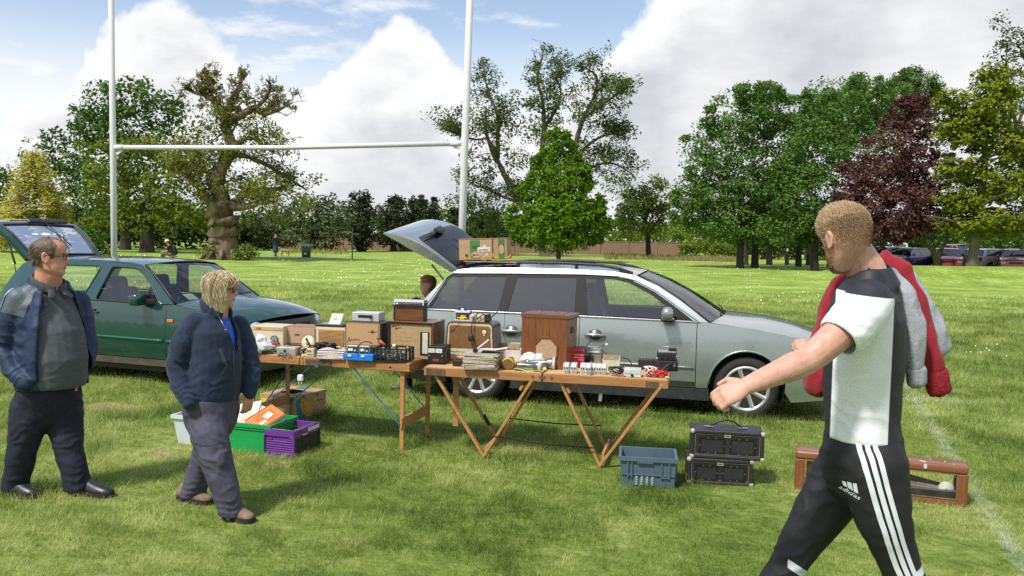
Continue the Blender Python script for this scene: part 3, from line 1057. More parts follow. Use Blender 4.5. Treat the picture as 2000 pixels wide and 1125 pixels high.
def woods():
 o=hedge('far_woods','',-125,140,128,5.6,LM['dark'],201,1.3,11,.62,6)
 tag(o,'distant dark tree line closing the park','woods',kind='stuff')
 xl,xr=at(-120,480,82).x,at(520,480,82).x
 o=hedge('hedge','',xl,xr,82,3.4,LM['yew'],202,.6,14,.30,1.5)
 tag(o,'dark overgrown hedge behind the old oak and golden conifer','hedge')
 o=hedge('hedge','',at(1332,480,92).x,at(1440,480,92).x,92,1.7,LM['bush'],203,.45,14,.24)
 tag(o,'low green hedge between brick wall and grove','hedge')
 o=hedge('hedge','',at(1440,480,88).x,at(1720,480,88).x,88,2.6,LM['dark'],204,.5,14,.26)
 tag(o,'shaded hedge seen between the trunks of the grove','hedge')
 o=hedge('hedge','',at(1700,480,78).x,at(2150,480,78).x,78,4.2,LM['maple'],205,.6,14,.28,2)
 tag(o,'leafy green hedge closing the car park behind the parked cars','hedge')
plant_trees()
woods()
# ------------------------ things between field and trees
def brick_wall():
 Y=95.0
 x0,x1=at(500,490,Y).x,at(1336,490,Y).x
 w=thing('brick_wall','low weathered brick garden wall across the far side of the park','wall',(x0,Y,0))
 L=x1-x0
 m=bpy.data.materials.new('far_brick')
 m.use_nodes=True
 n,l=m.node_tree.nodes,m.node_tree.links
 bt=N(n,'ShaderNodeTexBrick')
 tc=N(n,'ShaderNodeTexCoord')
 mp=N(n,'ShaderNodeMapping')
 mp.inputs['Rotation'].default_value=(R(90),0,0)
 l.new(tc.outputs['Object'],mp.inputs[0])
 l.new(mp.outputs[0],bt.inputs['Vector'])
 bt.inputs['Scale'].default_value=4.4
 bt.inputs['Color1'].default_value=(.21,.105,.068,1)
 bt.inputs['Color2'].default_value=(.30,.17,.115,1)
 bt.inputs['Mortar'].default_value=(.30,.26,.21,1)
 l.new(bt.outputs['Color'],n['Principled BSDF'].inputs['Base Color'])
 n['Principled BSDF'].inputs['Roughness'].default_value=.9
 stone=M('coping_stone',(.30,.24,.20),.9,var=.2)
 k=int(L/3.1)
 for i in range(k):
  a,b=L*i/k,L*(i+1)/k
  MB().box(((a+b)/2,0,.74),(b-a-.40,.22,1.5)).build('panel',m,w)
  MB().box((a,0,.76),(.39,.36,1.58)).build('pier',m,w)
  MB().box(((a+b)/2,0,1.525),(b-a-.40,.30,.06)).build('coping',stone,w)
def litter_bin():
 p=at(598,503,60)
 g=M('bin_green',(.018,.075,.05),.4,var=.1)
 t=thing('litter_bin','dark green round litter bin standing on the grass by the path','bin',(p.x,60,float(gz(p.x,60))))
 mb=MB()
 mb.lathe([(.27,0),(.30,.03),(.34,.72),(.33,.74),(.30,.74),(.29,.1)],n=20)
 mb.build('body',g,t)
 MB().lathe([(.345,.50),(.35,.51),(.35,.55),(.345,.56)],n=20).build('band',M('bin_band',(.05,.13,.09),.4),t)
 MB().lathe([(.36,.80),(.37,.83),(.34,.90),(.22,.96),(.0,.985)],n=20).build('lid',M('bin_lid',(.16,.30,.27),.35),t)
 for a in range(4):
  MB().cyl((.31*math.cos(a*1.57+.7),.31*math.sin(a*1.57+.7),.7),(.31*math.cos(a*1.57+.7),.31*math.sin(a*1.57+.7),.82),.03,n=6).build('lid_post',g,t)
 MB().box((.02,-.338,.30),(.16,.012,.14),rot=(R(-4),0,0)).build('emblem',M('bin_emblem',(.6,.55,.25),.6),t)
def sign_post():
 p=at(688,505,59)
 t=thing('finger_post','slim green park signpost with pale wooden finger boards','signpost',(p.x,59,float(gz(p.x,59))))
 g=M('post_green',(.02,.11,.07),.45)
 MB().cyl((0,0,0),(0,0,2.06),.045,n=10).build('post',g,t)
 MB().ball((0,0,2.1),.06,10).build('finial',g,t)
 w=M('sign_wood',(.19,.15,.09),.7,var=.2)
 MB().box((-.30,-.01,1.86),(.50,.03,.11)).build('finger_board',w,t)
 MB().box((.25,.04,1.74),(.40,.03,.10),rot=(0,0,.5)).build('finger_board',w,t)
def grove_post():
 p=at(1536,515,66)
 t=thing('marker_post','short dark post with a small white notice among the grove trunks','post',(p.x,66,float(gz(p.x,66))))
 MB().box((0,0,.65),(.24,.14,1.3),bev=.01).build('post',M('tarred',(.016,.016,.02),.7),t)
 MB().box((.02,-.08,1.18),(.15,.015,.22)).build('notice',M('notice_white',(.7,.7,.68),.6),t)
 MB().box((0,0,1.325),(.27,.17,.05)).build('cap',M('tarred',(.016,.016,.02),.7),t)
 p=at(1566,500,74)
 t=thing('notice_board','little white board on a peg deep inside the grove','notice',(p.x,74,float(gz(p.x,74))))
 MB().box((0,0,.25),(.05,.05,.5)).build('peg',M('tarred',(.016,.016,.02),.7),t)
 MB().box((0,-.035,.62),(.30,.02,.24)).build('board',M('notice_white',(.7,.7,.68),.6),t)
def rough_grass():
 rng=np.random.default_rng(5)
 V,T,k=[],[],0
 for i in range(1500):
  px=rng.uniform(1180,1440)if rng.random()<.75 else rng.uniform(560,680)
  Y=rng.uniform(74,90)
  x=at(px,495,Y).x
  z=float(gz(x,Y))
  h,a=rng.uniform(.2,.5),rng.uniform(0,6.28)
  V+=[(x-.10*math.cos(a),Y,z),(x+.10*math.cos(a),Y,z),(x+rng.normal(0,.08),Y-.05,z+h)]
  T.append((k,k+1,k+2))
  k+=3
 o=np_mesh('long_grass',V,tris=T,mat=M('straw',(.30,.27,.10),.8,var=.3,vs=.6))
 tag(o,'strip of long pale grass below the brick wall and hedge','long grass',kind='stuff')
 pts=[gp(600,506),gp(700,503),gp(560,509),gp(500,512)]
 xa,xb=at(520,500,61).x,at(668,500,61).x
 MBp=MB().box(((xa+xb)/2,58.6,float(gz((xa+xb)/2,58.6))+.02),(xb-xa,1.3,.06),bev=.02)
 tag(MBp.build('path',M('path_gravel',(.32,.29,.22),.9,var=.2,vs=3)),'short strip of pale gravel path by the litter bin',kind='structure')
 rng=np.random.default_rng(8)
 for k,px in enumerate((1372,1392)):
  p=at(px,497,80)
  s=MB()
  s.ball((0,0,.12),.38,10,(1,.8,.55))
  s.ball((.28,.1,.05),.25,8,(1,.8,.6))
  o=s.build('tree_stump',BARK,smooth=True)
  o.location=(p.x,80,float(gz(p.x,80)))
  tag(o,('old cut log lying by the low hedge, nearer the brick wall','old cut log lying by the low hedge, nearer the grove')[k],'log','cut logs by the hedge')
# ------------------------ goal posts
def goal():
 a,b=Vector((-5.981,12.8,0)),Vector((-.676,11.28,0))
 d=b-a
 t=thing('rugby_goal','tall white rugby goalposts with crossbar behind the two parked cars','goalposts',a,math.atan2(d.y,d.x))
 L=d.length
 w=M('post_paint',(.78,.80,.83),.4,var=.16,vs=5,coat=.15,stretch=(1,1,.4),col2=(.64,.65,.64))
 MB().tube([(-.0,0,-.2),(-.012,0,3),(-.04,0,8.5)],[.046,.044,.036],n=20).build('upright',w,t)
 MB().tube([(L-.03,0,-.2),(L+.02,0,3),(L+.13,0,8.5)],[.050,.049,.040],n=20).build('upright',w,t)
 MB().tube([(.10,0,2.995),(L/2,0,2.965),(L-.10,0,2.995)],[.034]*3,n=16).build('crossbar',w,t)
 for x,s in((.03,1),(L-.01,-1)):
  MB().tube([(x,0,2.995),(x+s*.16,0,2.993)],.041,n=14).build('socket',w,t)
  MB().beam((x+s*.02,0,2.90),(x+s*.12,0,2.955),.01,.04).build('gusset',w,t)
brick_wall()
litter_bin()
sign_post()
grove_post()
rough_grass()
goal()
# ------------------------ cars
def car_paint(name,col,metal=.55,rough=.32,ior=1.6):
 m=M(name,col,rough,metal,var=.03,vs=3,coat=1.0,bump=.02,bs=900)
 m.node_tree.nodes['Principled BSDF'].inputs['Coat IOR'].default_value=ior
 return m
BLACK_TRIM=M('black_trim',(.014,.014,.016),.45,var=.1)
BLACK_GLOSS=M('black_gloss',(.008,.008,.010),.12,var=.02,coat=.6)
RUBBER=M('tyre_rubber',(.020,.019,.018),.8,var=.25,vs=9,bump=.3,bs=60)
CHROME=M('chrome_trim',(.78,.78,.80),.16,1.0,var=.02)
ALLOY=M('alloy',(.62,.62,.61),.34,.75,var=.05,coat=.3)
STEEL=M('steel',(.42,.42,.43),.35,.9,var=.08)
INTERIOR=M('car_interior',(.035,.036,.040),.85,var=.15)
SEATGREY=M('car_seat',(.085,.088,.098),.9,var=.2,vs=20,bump=.2,bs=200)
LAMP=M('lamp_lens',(.62,.66,.70),.12,.35,var=.25,vs=30,coat=1.0)
REDLAMP=M('red_lens',(.32,.012,.012),.15,var=.1,coat=1.0)
AMBER=M('amber_lens',(.75,.20,.015),.2,var=.05,coat=1.0)
GLASS_CLEAR=glass_mat('car_glass_clear',(.80,.86,.84),.07)
GLASS_TINT=glass_mat('car_glass_tint',(.10,.11,.13),.09)
GLASS_REAR=glass_mat('car_glass_rear',(.22,.24,.26),.14)
def pip(x,y,poly):
 c=False
 j=len(poly)-1
 for i in range(len(poly)):
  xi,yi=poly[i]
  xj,yj=poly[j]
  if(yi>y)!=(yj>y)and x<(xj-xi)*(y-yi)/(yj-yi)+xi:
   c=not c
  j=i
 return c
def resample(poly,sp):
 out=[]
 k=len(poly)
 for i in range(k):
  a,b=Vector(poly[i]),Vector(poly[(i+1)%k])
  m=max(1,int(round((b-a).length/sp)))
  out+=[tuple(a.lerp(b,j/m))for j in range(m)]
 return out
def round_poly(poly,r,n=4):
 out=[]
 k=len(poly)
 for i in range(k):
  p,a,b=Vector(poly[i]),Vector(poly[i-1]),Vector(poly[(i+1)%k])
  ra=min(r,(a-p).length*.45)
  rb=min(r,(b-p).length*.45)
  s,e=p+(a-p).normalized()*ra,p+(b-p).normalized()*rb
  for j in range(n+1):
   t=j/n
   out.append(tuple(s*(1-t)**2+p*2*t*(1-t)+e*t*t))
 return out
def arc(cx,cz,r,a0,a1,n=14):
 return[(cx+r*math.cos(R(a0+(a1-a0)*i/n)),cz+r*math.sin(R(a0+(a1-a0)*i/n)))for i in range(n+1)]
def sheet2d(outline,holes=(),sp=.07):
 rings=[resample(outline,sp)]+[resample(h,sp)for h in holes]
 verts,edges=[],[]
 for rg in rings:
  o=len(verts)
  verts+=rg
  edges+=[(o+i,o+(i+1)%len(rg))for i in range(len(rg))]
 bnd=np.array(verts)
 lo,hi=bnd.min(0),bnd.max(0)
 for ix,x in enumerate(np.arange(lo[0]+sp/2,hi[0],sp)):
  for z in np.arange(lo[1]+(sp/2 if ix%2 else sp),hi[1],sp):
   if pip(x,z,rings[0])and not any(pip(x,z,h)for h in rings[1:])and((bnd-(x,z))**2).sum(1).min()>(sp*.45)**2:
    verts.append((x,z))
 v,e,f,*_=delaunay_2d_cdt([Vector(p)for p in verts],edges,[],0,1e-6)
 tris=[]
 for t in f:
  cx=sum(v[i].x for i in t)/len(t)
  cz=sum(v[i].y for i in t)/len(t)
  if pip(cx,cz,rings[0])and not any(pip(cx,cz,h)for h in rings[1:]):
   tris.append(list(t))
 return[tuple(p)for p in v],tris
class Car:
 def __init__(self,name,label,loc,yaw,W,zs,ks,plan,paint,cat='car',group=None):
  self.t=thing(name,label,cat,loc,yaw,group)
  self.W,self.zs,self.ks,self.plan,self.paint=W,zs,ks,plan,paint
 def hw(self,x,z):
  return self.W/2*np.interp(z,self.zs,self.ks)*self.plan(x,z)
 def side(self,name,outline,mat,parent=None,holes=(),sp=.07,off=0.0,both=True,smooth=True,label=None):
  v,f=sheet2d(outline,holes,sp)
  res=[]
  for s in((-1,1)if both else(-1,)):
   me=bpy.data.meshes.new(name)
   me.from_pydata([(x,s*(self.hw(x,z)+off),z)for x,z in v],[],[t if s<0 else t[::-1]for t in f])
   me.materials.append(mat)
   me.polygons.foreach_set('use_smooth',[smooth]*len(me.polygons))
   me.update()
   if sum(p.normal.y for p in me.polygons)*s<0:
    me.flip_normals()
   pr=parent[0 if s<0 else 1]if isinstance(parent,(list,tuple))else(parent or self.t)
   o=link(name,me,pr)
   if label:
    o['label']=label
   res.append(o)
  return res
 def line(self,name,pts,r,mat,parent=None,off=0.0,both=True,n=6,closed=False):
  out=[]
  for s in((-1,1)if both else(-1,)):
   rs=[Vector((x,s*(self.hw(x,z)+off),z))for x,z in(resample(pts,.08)if closed else self.dens(pts))]
   pr=parent[0 if s<0 else 1]if isinstance(parent,(list,tuple))else(parent or self.t)
   out.append(MB().tube(rs,r,n=n,closed=closed).build(name,mat,pr,recalc=True))
  return out
 @staticmethod
 def dens(pts,sp=.09):
  out=[pts[0]]
  for a,b in zip(pts,pts[1:]):
   a,b=Vector(a),Vector(b)
   m=max(1,int((b-a).length/sp))
   out+=[tuple(a.lerp(b,(j+1)/m))for j in range(m)]
  return out
 def top(self,name,st,mat,parent=None,off=0.0,wmul=1.0,ny=13,y0=-1,y1=1,both_sides=False):
  rings=[]
  for x,ze,zc,bow in st:
   ye=(self.hw(x,ze))*wmul
   rg=[]
   for j in range(ny):
    u=y0+(y1-y0)*j/(ny-1)
    k=1-abs(u*wmul)**2.0
    rg.append(Vector((x+bow*(1-(u*wmul)**2),u*ye,ze+(zc-ze)*k+off)))
   rings.append(rg)
  mb=MB()
  mb.loft(rings,closed_ring=False,caps=False)
  return mb.build(name,mat,parent or self.t,recalc=True)
 def wheel(self,x,z,r,rr,s,spokes,width=.20,y=None,style='alloy',cap=True):
  y=(self.W/2-.02)*s if y is None else y
  w=bpy.data.objects.new('wheel',None)
  COL.objects.link(w)
  w.parent=self.t
  w.location=(x,y,z)
  if s>0:
   w.rotation_euler=(0,0,math.pi)
  mb=MB()
  prof=[(rr-.01,width),(rr+.03,width),(r-.03,width-.005),(r-.006,width-.03),(r,width*.7),(r,width*.3),(r-.006,.028),(r-.035,.004),(rr+.035,-.004),(rr+.006,.006),(rr-.008,.02)]
  mm=Matrix.Rotation(R(-90),4,'X')
  mb.lathe(prof,n=44,mtx=mm)
  mb.build('tyre',RUBBER,w)
  rim=MB()
  rim.lathe([(rr-.02,.10),(rr+.004,.03),(rr+.006,.004),(rr-.010,-.002),(rr-.026,.012),(rr-.03,.10)],n=44,mtx=mm)
  a0=.35
  for k in range(spokes):
   a=a0+2*math.pi*k/spokes
   d=Vector((math.cos(a),0,math.sin(a)))
   rim.loft([[Vector(d*q)+Vector((-math.sin(a)*ww*c,yy,math.cos(a)*ww*c))for c,yy in((-1,.04),(-1,y0_),(-.5,y0_-.008),(.5,y0_-.008),(1,y0_),(1,.04))]for q,ww,y0_ in((.045,.024,.012),(rr*.5,.019,.014),(rr*.82,.021,.012),(rr-.012,.026,.008))],caps=True,smooth=False)
  rim.cyl((0,.005,0),(0,.05,0),.062,n=24)
  rim.build('rim',ALLOY,w,autosmooth=R(40))
  MB().cyl((0,.075,0),(0,.10,0),rr-.02,n=28).build('brake_disc',M('brake',(.06,.055,.05),.6,.4,var=.3),w)
  if cap:
   hub=MB().cyl((0,-.006,0),(0,.012,0),.040,n=24).build('hub_cap',M('hubcap',(.16,.17,.18),.3,.6),w)
   self.roundel(w,'emblem',(0,-.0085,0),.033)
  return w
 def roundel(self,parent,name,c,r,mtx=None):
  mb=MB()
  c=Vector(c)
  mb.tube([c+Vector((math.cos(a)*r,0,math.sin(a)*r))for a in np.linspace(0,2*math.pi,24,endpoint=False)],r*.10,5,closed=True)
  def st(*pts):
   P=[c+Vector((x*r,0,z*r))for x,z in pts]
   for a,b in zip(P,P[1:]):
    mb.beam(a,b,r*.10,r*.16,up=(0,1,0))
  st((-.36,.85),(0,.08),(.36,.85))
  st((-.80,.42),(-.40,-.78),(0,.0),(.40,-.78),(.80,.42))
  if mtx is not None:
   mb.bm.transform(mtx)
  return mb.build(name,CHROME,parent)
 def seats(self,xf,xr,zb=.45,hh=1.05):
  for y in(-.36,.36):
   s=bpy.data.objects.new('front_seat',None)
   COL.objects.link(s)
   s.parent=self.t
   s.location=(xf,y,0)
   MB().box((0,0,zb),(.50,.48,.16),bev=.05,seg=2).build('cushion',SEATGREY,s)
   MB().box((-.30,0,zb+.34),(.13,.46,.62),rot=(0,R(-14),0),bev=.05,seg=2).build('backrest',SEATGREY,s)
   MB().box((-.42,0,hh+.05),(.10,.27,.19),rot=(0,R(-10),0),bev=.045,seg=2).build('headrest',SEATGREY,s)
   MB().cyl((-.39,-.06,hh-.12),(-.41,-.06,hh),.007).cyl((-.39,.06,hh-.12),(-.41,.06,hh),.007).build('headrest_post',STEEL,s)
  MB().box((xr,0,zb),(.48,1.25,.18),bev=.05,seg=2).box((xr-.28,0,zb+.30),(.13,1.25,.52),rot=(0,R(-14),0),bev=.05,seg=2).build('rear_bench',SEATGREY,self.t)
  m=Matrix.Translation((xf+.42,-.36,zb+.42))@Matrix.Rotation(R(-65),4,'Y')
  pts=[m@Vector((math.cos(a)*.185,math.sin(a)*.185,0))for a in np.linspace(0,2*math.pi,24,endpoint=False)]
  mb=MB().tube(pts,.014,6,closed=True)
  for a in(.3,2.84,4.71):
   mb.tube([m@Vector((0,0,-.02)),m@Vector((math.cos(a)*.185,math.sin(a)*.185,0))],.013,5)
  mb.tube([m@Vector((0,0,0)),m@Vector((0,0,-.35))],.03,8)
  mb.build('steering_wheel',BLACK_TRIM,self.t)
 def belts(self,seam):
  return self.line('door_seal',seam,.0065,BLACK_TRIM,off=-.006)
def silver_estate():
 yaw=-.2466
 p0=gp(930,786)
 W=1.74
 inn=Vector((-math.sin(yaw),math.cos(yaw),0))
 paint=car_paint('silver_green_paint',(.345,.395,.392),.62,.30)
 zs=[.15,.28,.34,.50,.62,.80,.93,.97,1.40,1.46]
 ks=[.93,.955,.985,1.0,1.0,.985,.955,.945,.735,.69]
 def plan(x,z):
  f=max(0,(x-2.75)/.95)
  b=max(0,(-.25-x)/.65)
  return(1-.19*min(f,1.1)**2.6)*(1-.11*b**2.4)
 c=Car('silver_estate_car','silver-green estate car with raised tailgate and black roof rails behind the tables',p0+inn*(W/2),yaw,W,zs,ks,plan,paint)
 t=c.t
 WB=2.785
 ar=.372
 edge=[(2.40,.960),(2.75,.925),(3.05,.885),(3.35,.825),(3.52,.755),(3.60,.68)]
 g=.004
 sF,sM=2.29,1.095
 fender=[(sF+g,.30),(sF+g,.957)]+edge+[(3.64,.56),(3.16,.56),(3.14,.33+.13)]+arc(WB,.33,ar,20,180)[1:]+[(WB-ar,.30)]
 body=c.side('front_wing',fender,paint)
 c.side('front_bumper',[(3.165,.555),(3.64,.555),(3.66,.42),(3.62,.24),(3.22,.20),(3.155,.30)],paint)
 rear=[(.29-g,.962),(.29-g,.73),(.345,.60),(.372,.505)]+[p for p in arc(0,.33,ar,26,180)]+[(-ar,.30),(-.80,.32),(-.845,.46),(-.84,.62),(-.80,.82),(-.73,.968)]
 c.side('rear_wing',rear,paint)
 c.side('rear_bumper',[(-ar,.295),(-.80,.315),(-.80,.20),(-.44,.17),(-ar,.20)],BLACK_TRIM)
 c.side('sill',[(ar-.01,.295),(WB-ar+.01,.295),(WB-ar+.02,.17),(ar-.02,.17)],M('sill_grey',(.045,.05,.052),.5,var=.2),off=.004)
 rd=[(.29,.962),(.29,.73),(.349,.60),(.385,.48),(.40,.302),(sM-g,.302),(sM-g,.962)]
 fd=[(sM+g,.302),(sF-g,.302),(sF-g,.955),(sM+g,.962)]
 c.side('lower_door_strip',[(.39,.31),(sM-.006,.31),(sM-.006,.36),(.395,.36)],M('sill_grey',(.05,.05,.05)),off=.003)
 c.side('lower_door_strip',[(sM+.006,.31),(sF-.006,.31),(sF-.006,.36),(sM+.006,.36)],M('sill_grey',(.05,.05,.05)),off=.003)
 rdo=c.side('rear_door',rd,paint)
 fdo=c.side('front_door',fd,paint)
 c.belts([(.29,.96),(.29,.73),(.347,.60),(.38,.48),(.39,.30)])
 c.belts([(sM,.96),(sM,.30)])
 c.belts([(sF,.955),(sF,.30)])
 c.line('rub_strip',[(.44,.515),(sM-.02,.512)],.013,M('rub_strip',(.36,.385,.38),.25,.7),parent=rdo,off=.004)
 c.line('rub_strip',[(sM+.02,.512),(sF-.02,.505)],.013,M('rub_strip',(.36,.385,.38),.25,.7),parent=fdo,off=.004)
 black=[(-.615,.972),(-.50,1.17),(-.42,1.315),(-.36,1.362),(.3,1.380),(1.1,1.392),(1.45,1.385),(1.62,1.352),(1.86,1.240),(2.08,1.095),(2.27,.962)]
 roof_edge=[(2.40,.962),(2.27,1.055),(2.10,1.175),(1.88,1.305),(1.64,1.405),(1.40,1.440),(.9,1.452),(.3,1.448),(-.15,1.432),(-.32,1.408),(-.45,1.30),(-.60,1.14),(-.73,.972)]
 c.side('roof_side',roof_edge,paint,holes=[black])
 qw=[(-.560,.992),(-.44,1.22),(-.385,1.315),(-.345,1.335),(.255,1.352),(.205,.992)]
 rw=[(.312,.990),(.375,1.352),(1.02,1.364),(1.03,.990)]
 fw=[(1.175,.985),(1.118,1.362),(1.42,1.358),(1.58,1.325),(1.80,1.222),(1.99,1.095),(2.05,.985)]
 c.side('side_frame',[p for p in black],M('pillar_black',(.010,.010,.011),.5,var=.1,spec=.18),holes=[qw,rw,fw],off=-.004)
 c.side('quarter_window',qw,GLASS_TINT,off=-.010)
 c.side('rear_door_window',rw,GLASS_TINT,off=-.010,parent=rdo)
 c.side('front_door_window',fw,GLASS_CLEAR,off=-.010,parent=fdo)
 c.line('belt_trim',[(-.64,.976),(.29,.976),(1.1,.972),(2.30,.962)],.0115,CHROME,off=.002)
 c.line('window_trim',[(-.64,.976),(-.515,1.175),(-.43,1.32),(-.36,1.372),(.3,1.390),(1.1,1.402),(1.46,1.394),(1.64,1.358),(1.88,1.245),(2.10,1.098),(2.32,.955)],.009,CHROME,off=.002)
 for cx in(0,WB):
  c.line('arch_lip',arc(cx,.33,ar-.004,2 if cx==0 else 22,178),.012,paint,off=-.006)
  for s in(-1,1):
   mb=MB()
   yo,yi=s*(W/2*.965),s*.52
   pr=arc(cx,.33,ar-.008,-25,205,18)
   mb.loft([[Vector((x,yo,z))for x,z in pr],[Vector((x,yi,z))for x,z in pr]],closed_ring=False,caps=False)
   mb.poly([Vector((x,yi,z))for x,z in pr])
   mb.build('arch_liner',BLACK_TRIM,t)
 for s in(-1,1):
  for cx in(0,WB):
   c.wheel(cx,.318,.318,.222,s,8)
 hood=[(2.415,.962,1.015,.155),(2.6,.942,1.005,.15),(2.85,.914,.985,.14),(3.1,.876,.945,.125),(3.35,.825,.875,.11),(3.52,.756,.79,.10),(3.60,.68,.70,.095)]
 c.top('bonnet',hood,paint)
 ws=[(2.40,.962,1.015,.155),(2.27,1.055,1.11,.14),(2.10,1.175,1.225,.12),(1.88,1.305,1.355,.09),(1.66,1.398,1.440,.07)]
 c.top('windscreen',ws,GLASS_CLEAR,wmul=.955,off=-.004)
 for s in(-1,1):
  MB().tube([Vector((x-.005,s*(c.hw(x,z)-.022),z+.004))for x,z,*_ in ws],.020,6).build('screen_pillar',BLACK_TRIM if s<0 else BLACK_TRIM,t)
 roof=[(1.645,1.404,1.448,.07),(1.40,1.440,1.478,.05),(.9,1.452,1.492,0),(.3,1.448,1.487,0),(-.15,1.432,1.465,-.02),(-.32,1.408,1.44,-.05)]
 c.top('roof',roof,paint)
 c.top('cowl',[(2.42,.955,.985,.15),(2.36,.962,.995,.155)],BLACK_TRIM,wmul=.97,off=.012)
 nose=MB()
 rings=[]
 for z,x in((.68,3.60),(.62,3.625),(.56,3.64),(.42,3.66),(.30,3.64),(.22,3.60)):
  h=c.hw(x,z)
  rings.append([Vector((x+.095*(1-u*u),u*h,z))for u in np.linspace(-1,1,13)])
 nose.loft(rings,closed_ring=False,caps=False)
 nose.build('front_panel',paint,t)
 MB().box((3.715,0,.60),(.03,.70,.10),bev=.01).build('grille',BLACK_TRIM,t)
 for s in(-1,1):
  MB().box((3.625,s*.56,.62),(.10,.30,.13),rot=(0,0,-s*.32),bev=.03,seg=2).build('headlight',LAMP,t)
 rv=MB()
 rings=[]
 for z,x in((.66,-.80),(.62,-.86),(.50,-.885),(.38,-.88),(.30,-.85),(.20,-.80)):
  h=c.hw(-.80,z)
  rings.append([Vector((x-.06*(1-u*u),u*h,z))for u in np.linspace(-1,1,11)])
 rv.loft(rings,closed_ring=False,caps=False)
 rv.build('rear_bumper_cover',M('bumper_dark',(.035,.04,.042),.45,var=.1),t)
 for s in(-1,1):
  MB().box((-.775,s*.72,.80),(.09,.10,.30),rot=(0,R(-8),0),bev=.03,seg=2).build('tail_light',REDLAMP,t)
 MB().box((1.35,0,.30),(4.3,1.10,.22)).build('underbody',BLACK_TRIM,t)
 MB().box((1.39,0,.30),(1.95,1.58,.22)).build('cabin_floor',BLACK_TRIM,t)
 MB().box((-.22,0,.50),(1.16,1.10,.2)).build('boot_floor',INTERIOR,t)
 MB().box((2.98,0,.56),(.98,1.02,.42)).build('engine_block',BLACK_TRIM,t)
 MB().box((2.20,0,.86),(.42,1.40,.20),bev=.05).build('dashboard',INTERIOR,t)
 c.side('door_lining',[(.44,.36),(2.20,.36),(2.20,.935),(.44,.935)],INTERIOR,off=-.07)
 c.seats(1.45,.45,.46,1.12)
 MB().box((-.10,0,.97),(.55,1.20,.03)).build('load_cover',INTERIOR,t)
 hand=M('handle_paint',(.40,.43,.425),.28,.6,coat=.5)
 for k,(xx,dr)in enumerate(((.36,rdo),(1.255,fdo))):
  for s,pr in zip((-1,1),dr):
   y=s*(c.hw(xx,.79))
   mb=MB()
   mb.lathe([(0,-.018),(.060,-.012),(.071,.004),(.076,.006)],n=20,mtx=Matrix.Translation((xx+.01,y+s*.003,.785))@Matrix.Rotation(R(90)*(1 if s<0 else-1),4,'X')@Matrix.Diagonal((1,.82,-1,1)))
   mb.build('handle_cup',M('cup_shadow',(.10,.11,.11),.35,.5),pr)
   MB().tube([(xx-.095,y+s*.012,.782),(xx-.06,y+s*.034,.79),(xx+.06,y+s*.034,.790),(xx+.115,y+s*.012,.784)],[.014,.017,.017,.014],10).build('door_handle',hand,pr)
 for s,pr in zip((-1,1),fdo):
  yb=s*c.hw(2.02,.99)
  mb=MB().box((2.00,yb+s*.125,1.045),(.12,.19,.135),bev=.055,seg=3)
  mb.build('mirror_shell',paint,pr,autosmooth=R(50))
  MB().box((2.005,yb+s*.12,.985),(.13,.18,.035),bev=.015).build('mirror_base',BLACK_TRIM,pr)
  MB().beam((2.06,yb-s*.03,.985),(2.03,yb+s*.06,.995),.06,.04).build('mirror_arm',BLACK_TRIM,pr)
  MB().box((2.062,yb+s*.13,.998),(.012,.13,.02)).build('indicator',LAMP,pr)
 for s in(-1,1):
  y=lambda x,z:s*(c.hw(x,z)-.055)
  pts=[(-.36,1.405),(-.28,1.437),(-.10,1.476),(.3,1.503),(.8,1.513),(1.25,1.500),(1.48,1.463),(1.60,1.425)]
  r=MB().tube([Vector((x,y(x,min(z,1.45)),z))for x,z in Car.dens(pts,.1)],.0165,8)
  for x,z0,z1 in((.36,1.44,1.505),(1.0,1.45,1.51)):
   r.beam((x,y(x,z0),z0-.01),(x,y(x,z0),z1),.03,.05)
  r.box((-.30,y(-.3,1.43),1.425),(.14,.05,.05),rot=(0,R(-18),0),bev=.015).box((1.53,y(1.53,1.43),1.438),(.16,.05,.045),rot=(0,R(20),0),bev=.015)
  r.build('roof_rail',BLACK_TRIM,t,recalc=True)
 for y0_,y1_ in((-.35,.25),(.15,.62)):
  xa=2.40+.15*(1-(y0_/.8)**2)
  MB().tube([(xa,y0_-.08,.998),(xa-.03,(y0_+y1_)/2,1.035),(xa-.06,y1_,1.045)],[.012,.009,.006],6).build('wiper',BLACK_TRIM,t)
 MB().box((2.30,-.50,.975),(.10,.16,.004),rot=(0,R(10),0)).build('paper_slip',M('pale_green_paper',(.55,.66,.48),.7),t)
 tg=bpy.data.objects.new('tailgate',None)
 COL.objects.link(tg)
 tg.parent=t
 out=[(-.250,1.452),(-.36,1.540),(-.52,1.665),(-.66,1.765),(-.78,1.828),(-.92,1.864),(-1.06,1.880),(-1.175,1.874)]
 inn_=[(-.285,1.380),(-.43,1.470),(-.61,1.560),(-.77,1.630),(-.90,1.700),(-.98,1.760),(-1.08,1.82),(-1.165,1.862)]
 hwid=[.63,.645,.67,.69,.70,.70,.69,.64]
 rings=[]
 for(ox,oz),(ix,iz),h in zip(out,inn_,hwid):
  o,i=Vector((ox,0,oz)),Vector((ix,0,iz))
  d=(i-o)
  rg=[]
  for y,q in((-h,.96),(-h,.16),(-h+.012,.05),(-h+.05,.0),(-h*.5,-.06),(0,-.08),(h*.5,-.06),(h-.05,0),(h-.012,.05),(h,.16),(h,.96),(h-.02,1.0),(0,1.0),(-h+.02,1.0)):
   p=o+d*(q*.78 if q>0 else q)
   rg.append(Vector((p.x,y,p.z)))
  rings.append(rg)
 MB().loft(rings).build('tailgate_shell',paint,tg,autosmooth=R(38))
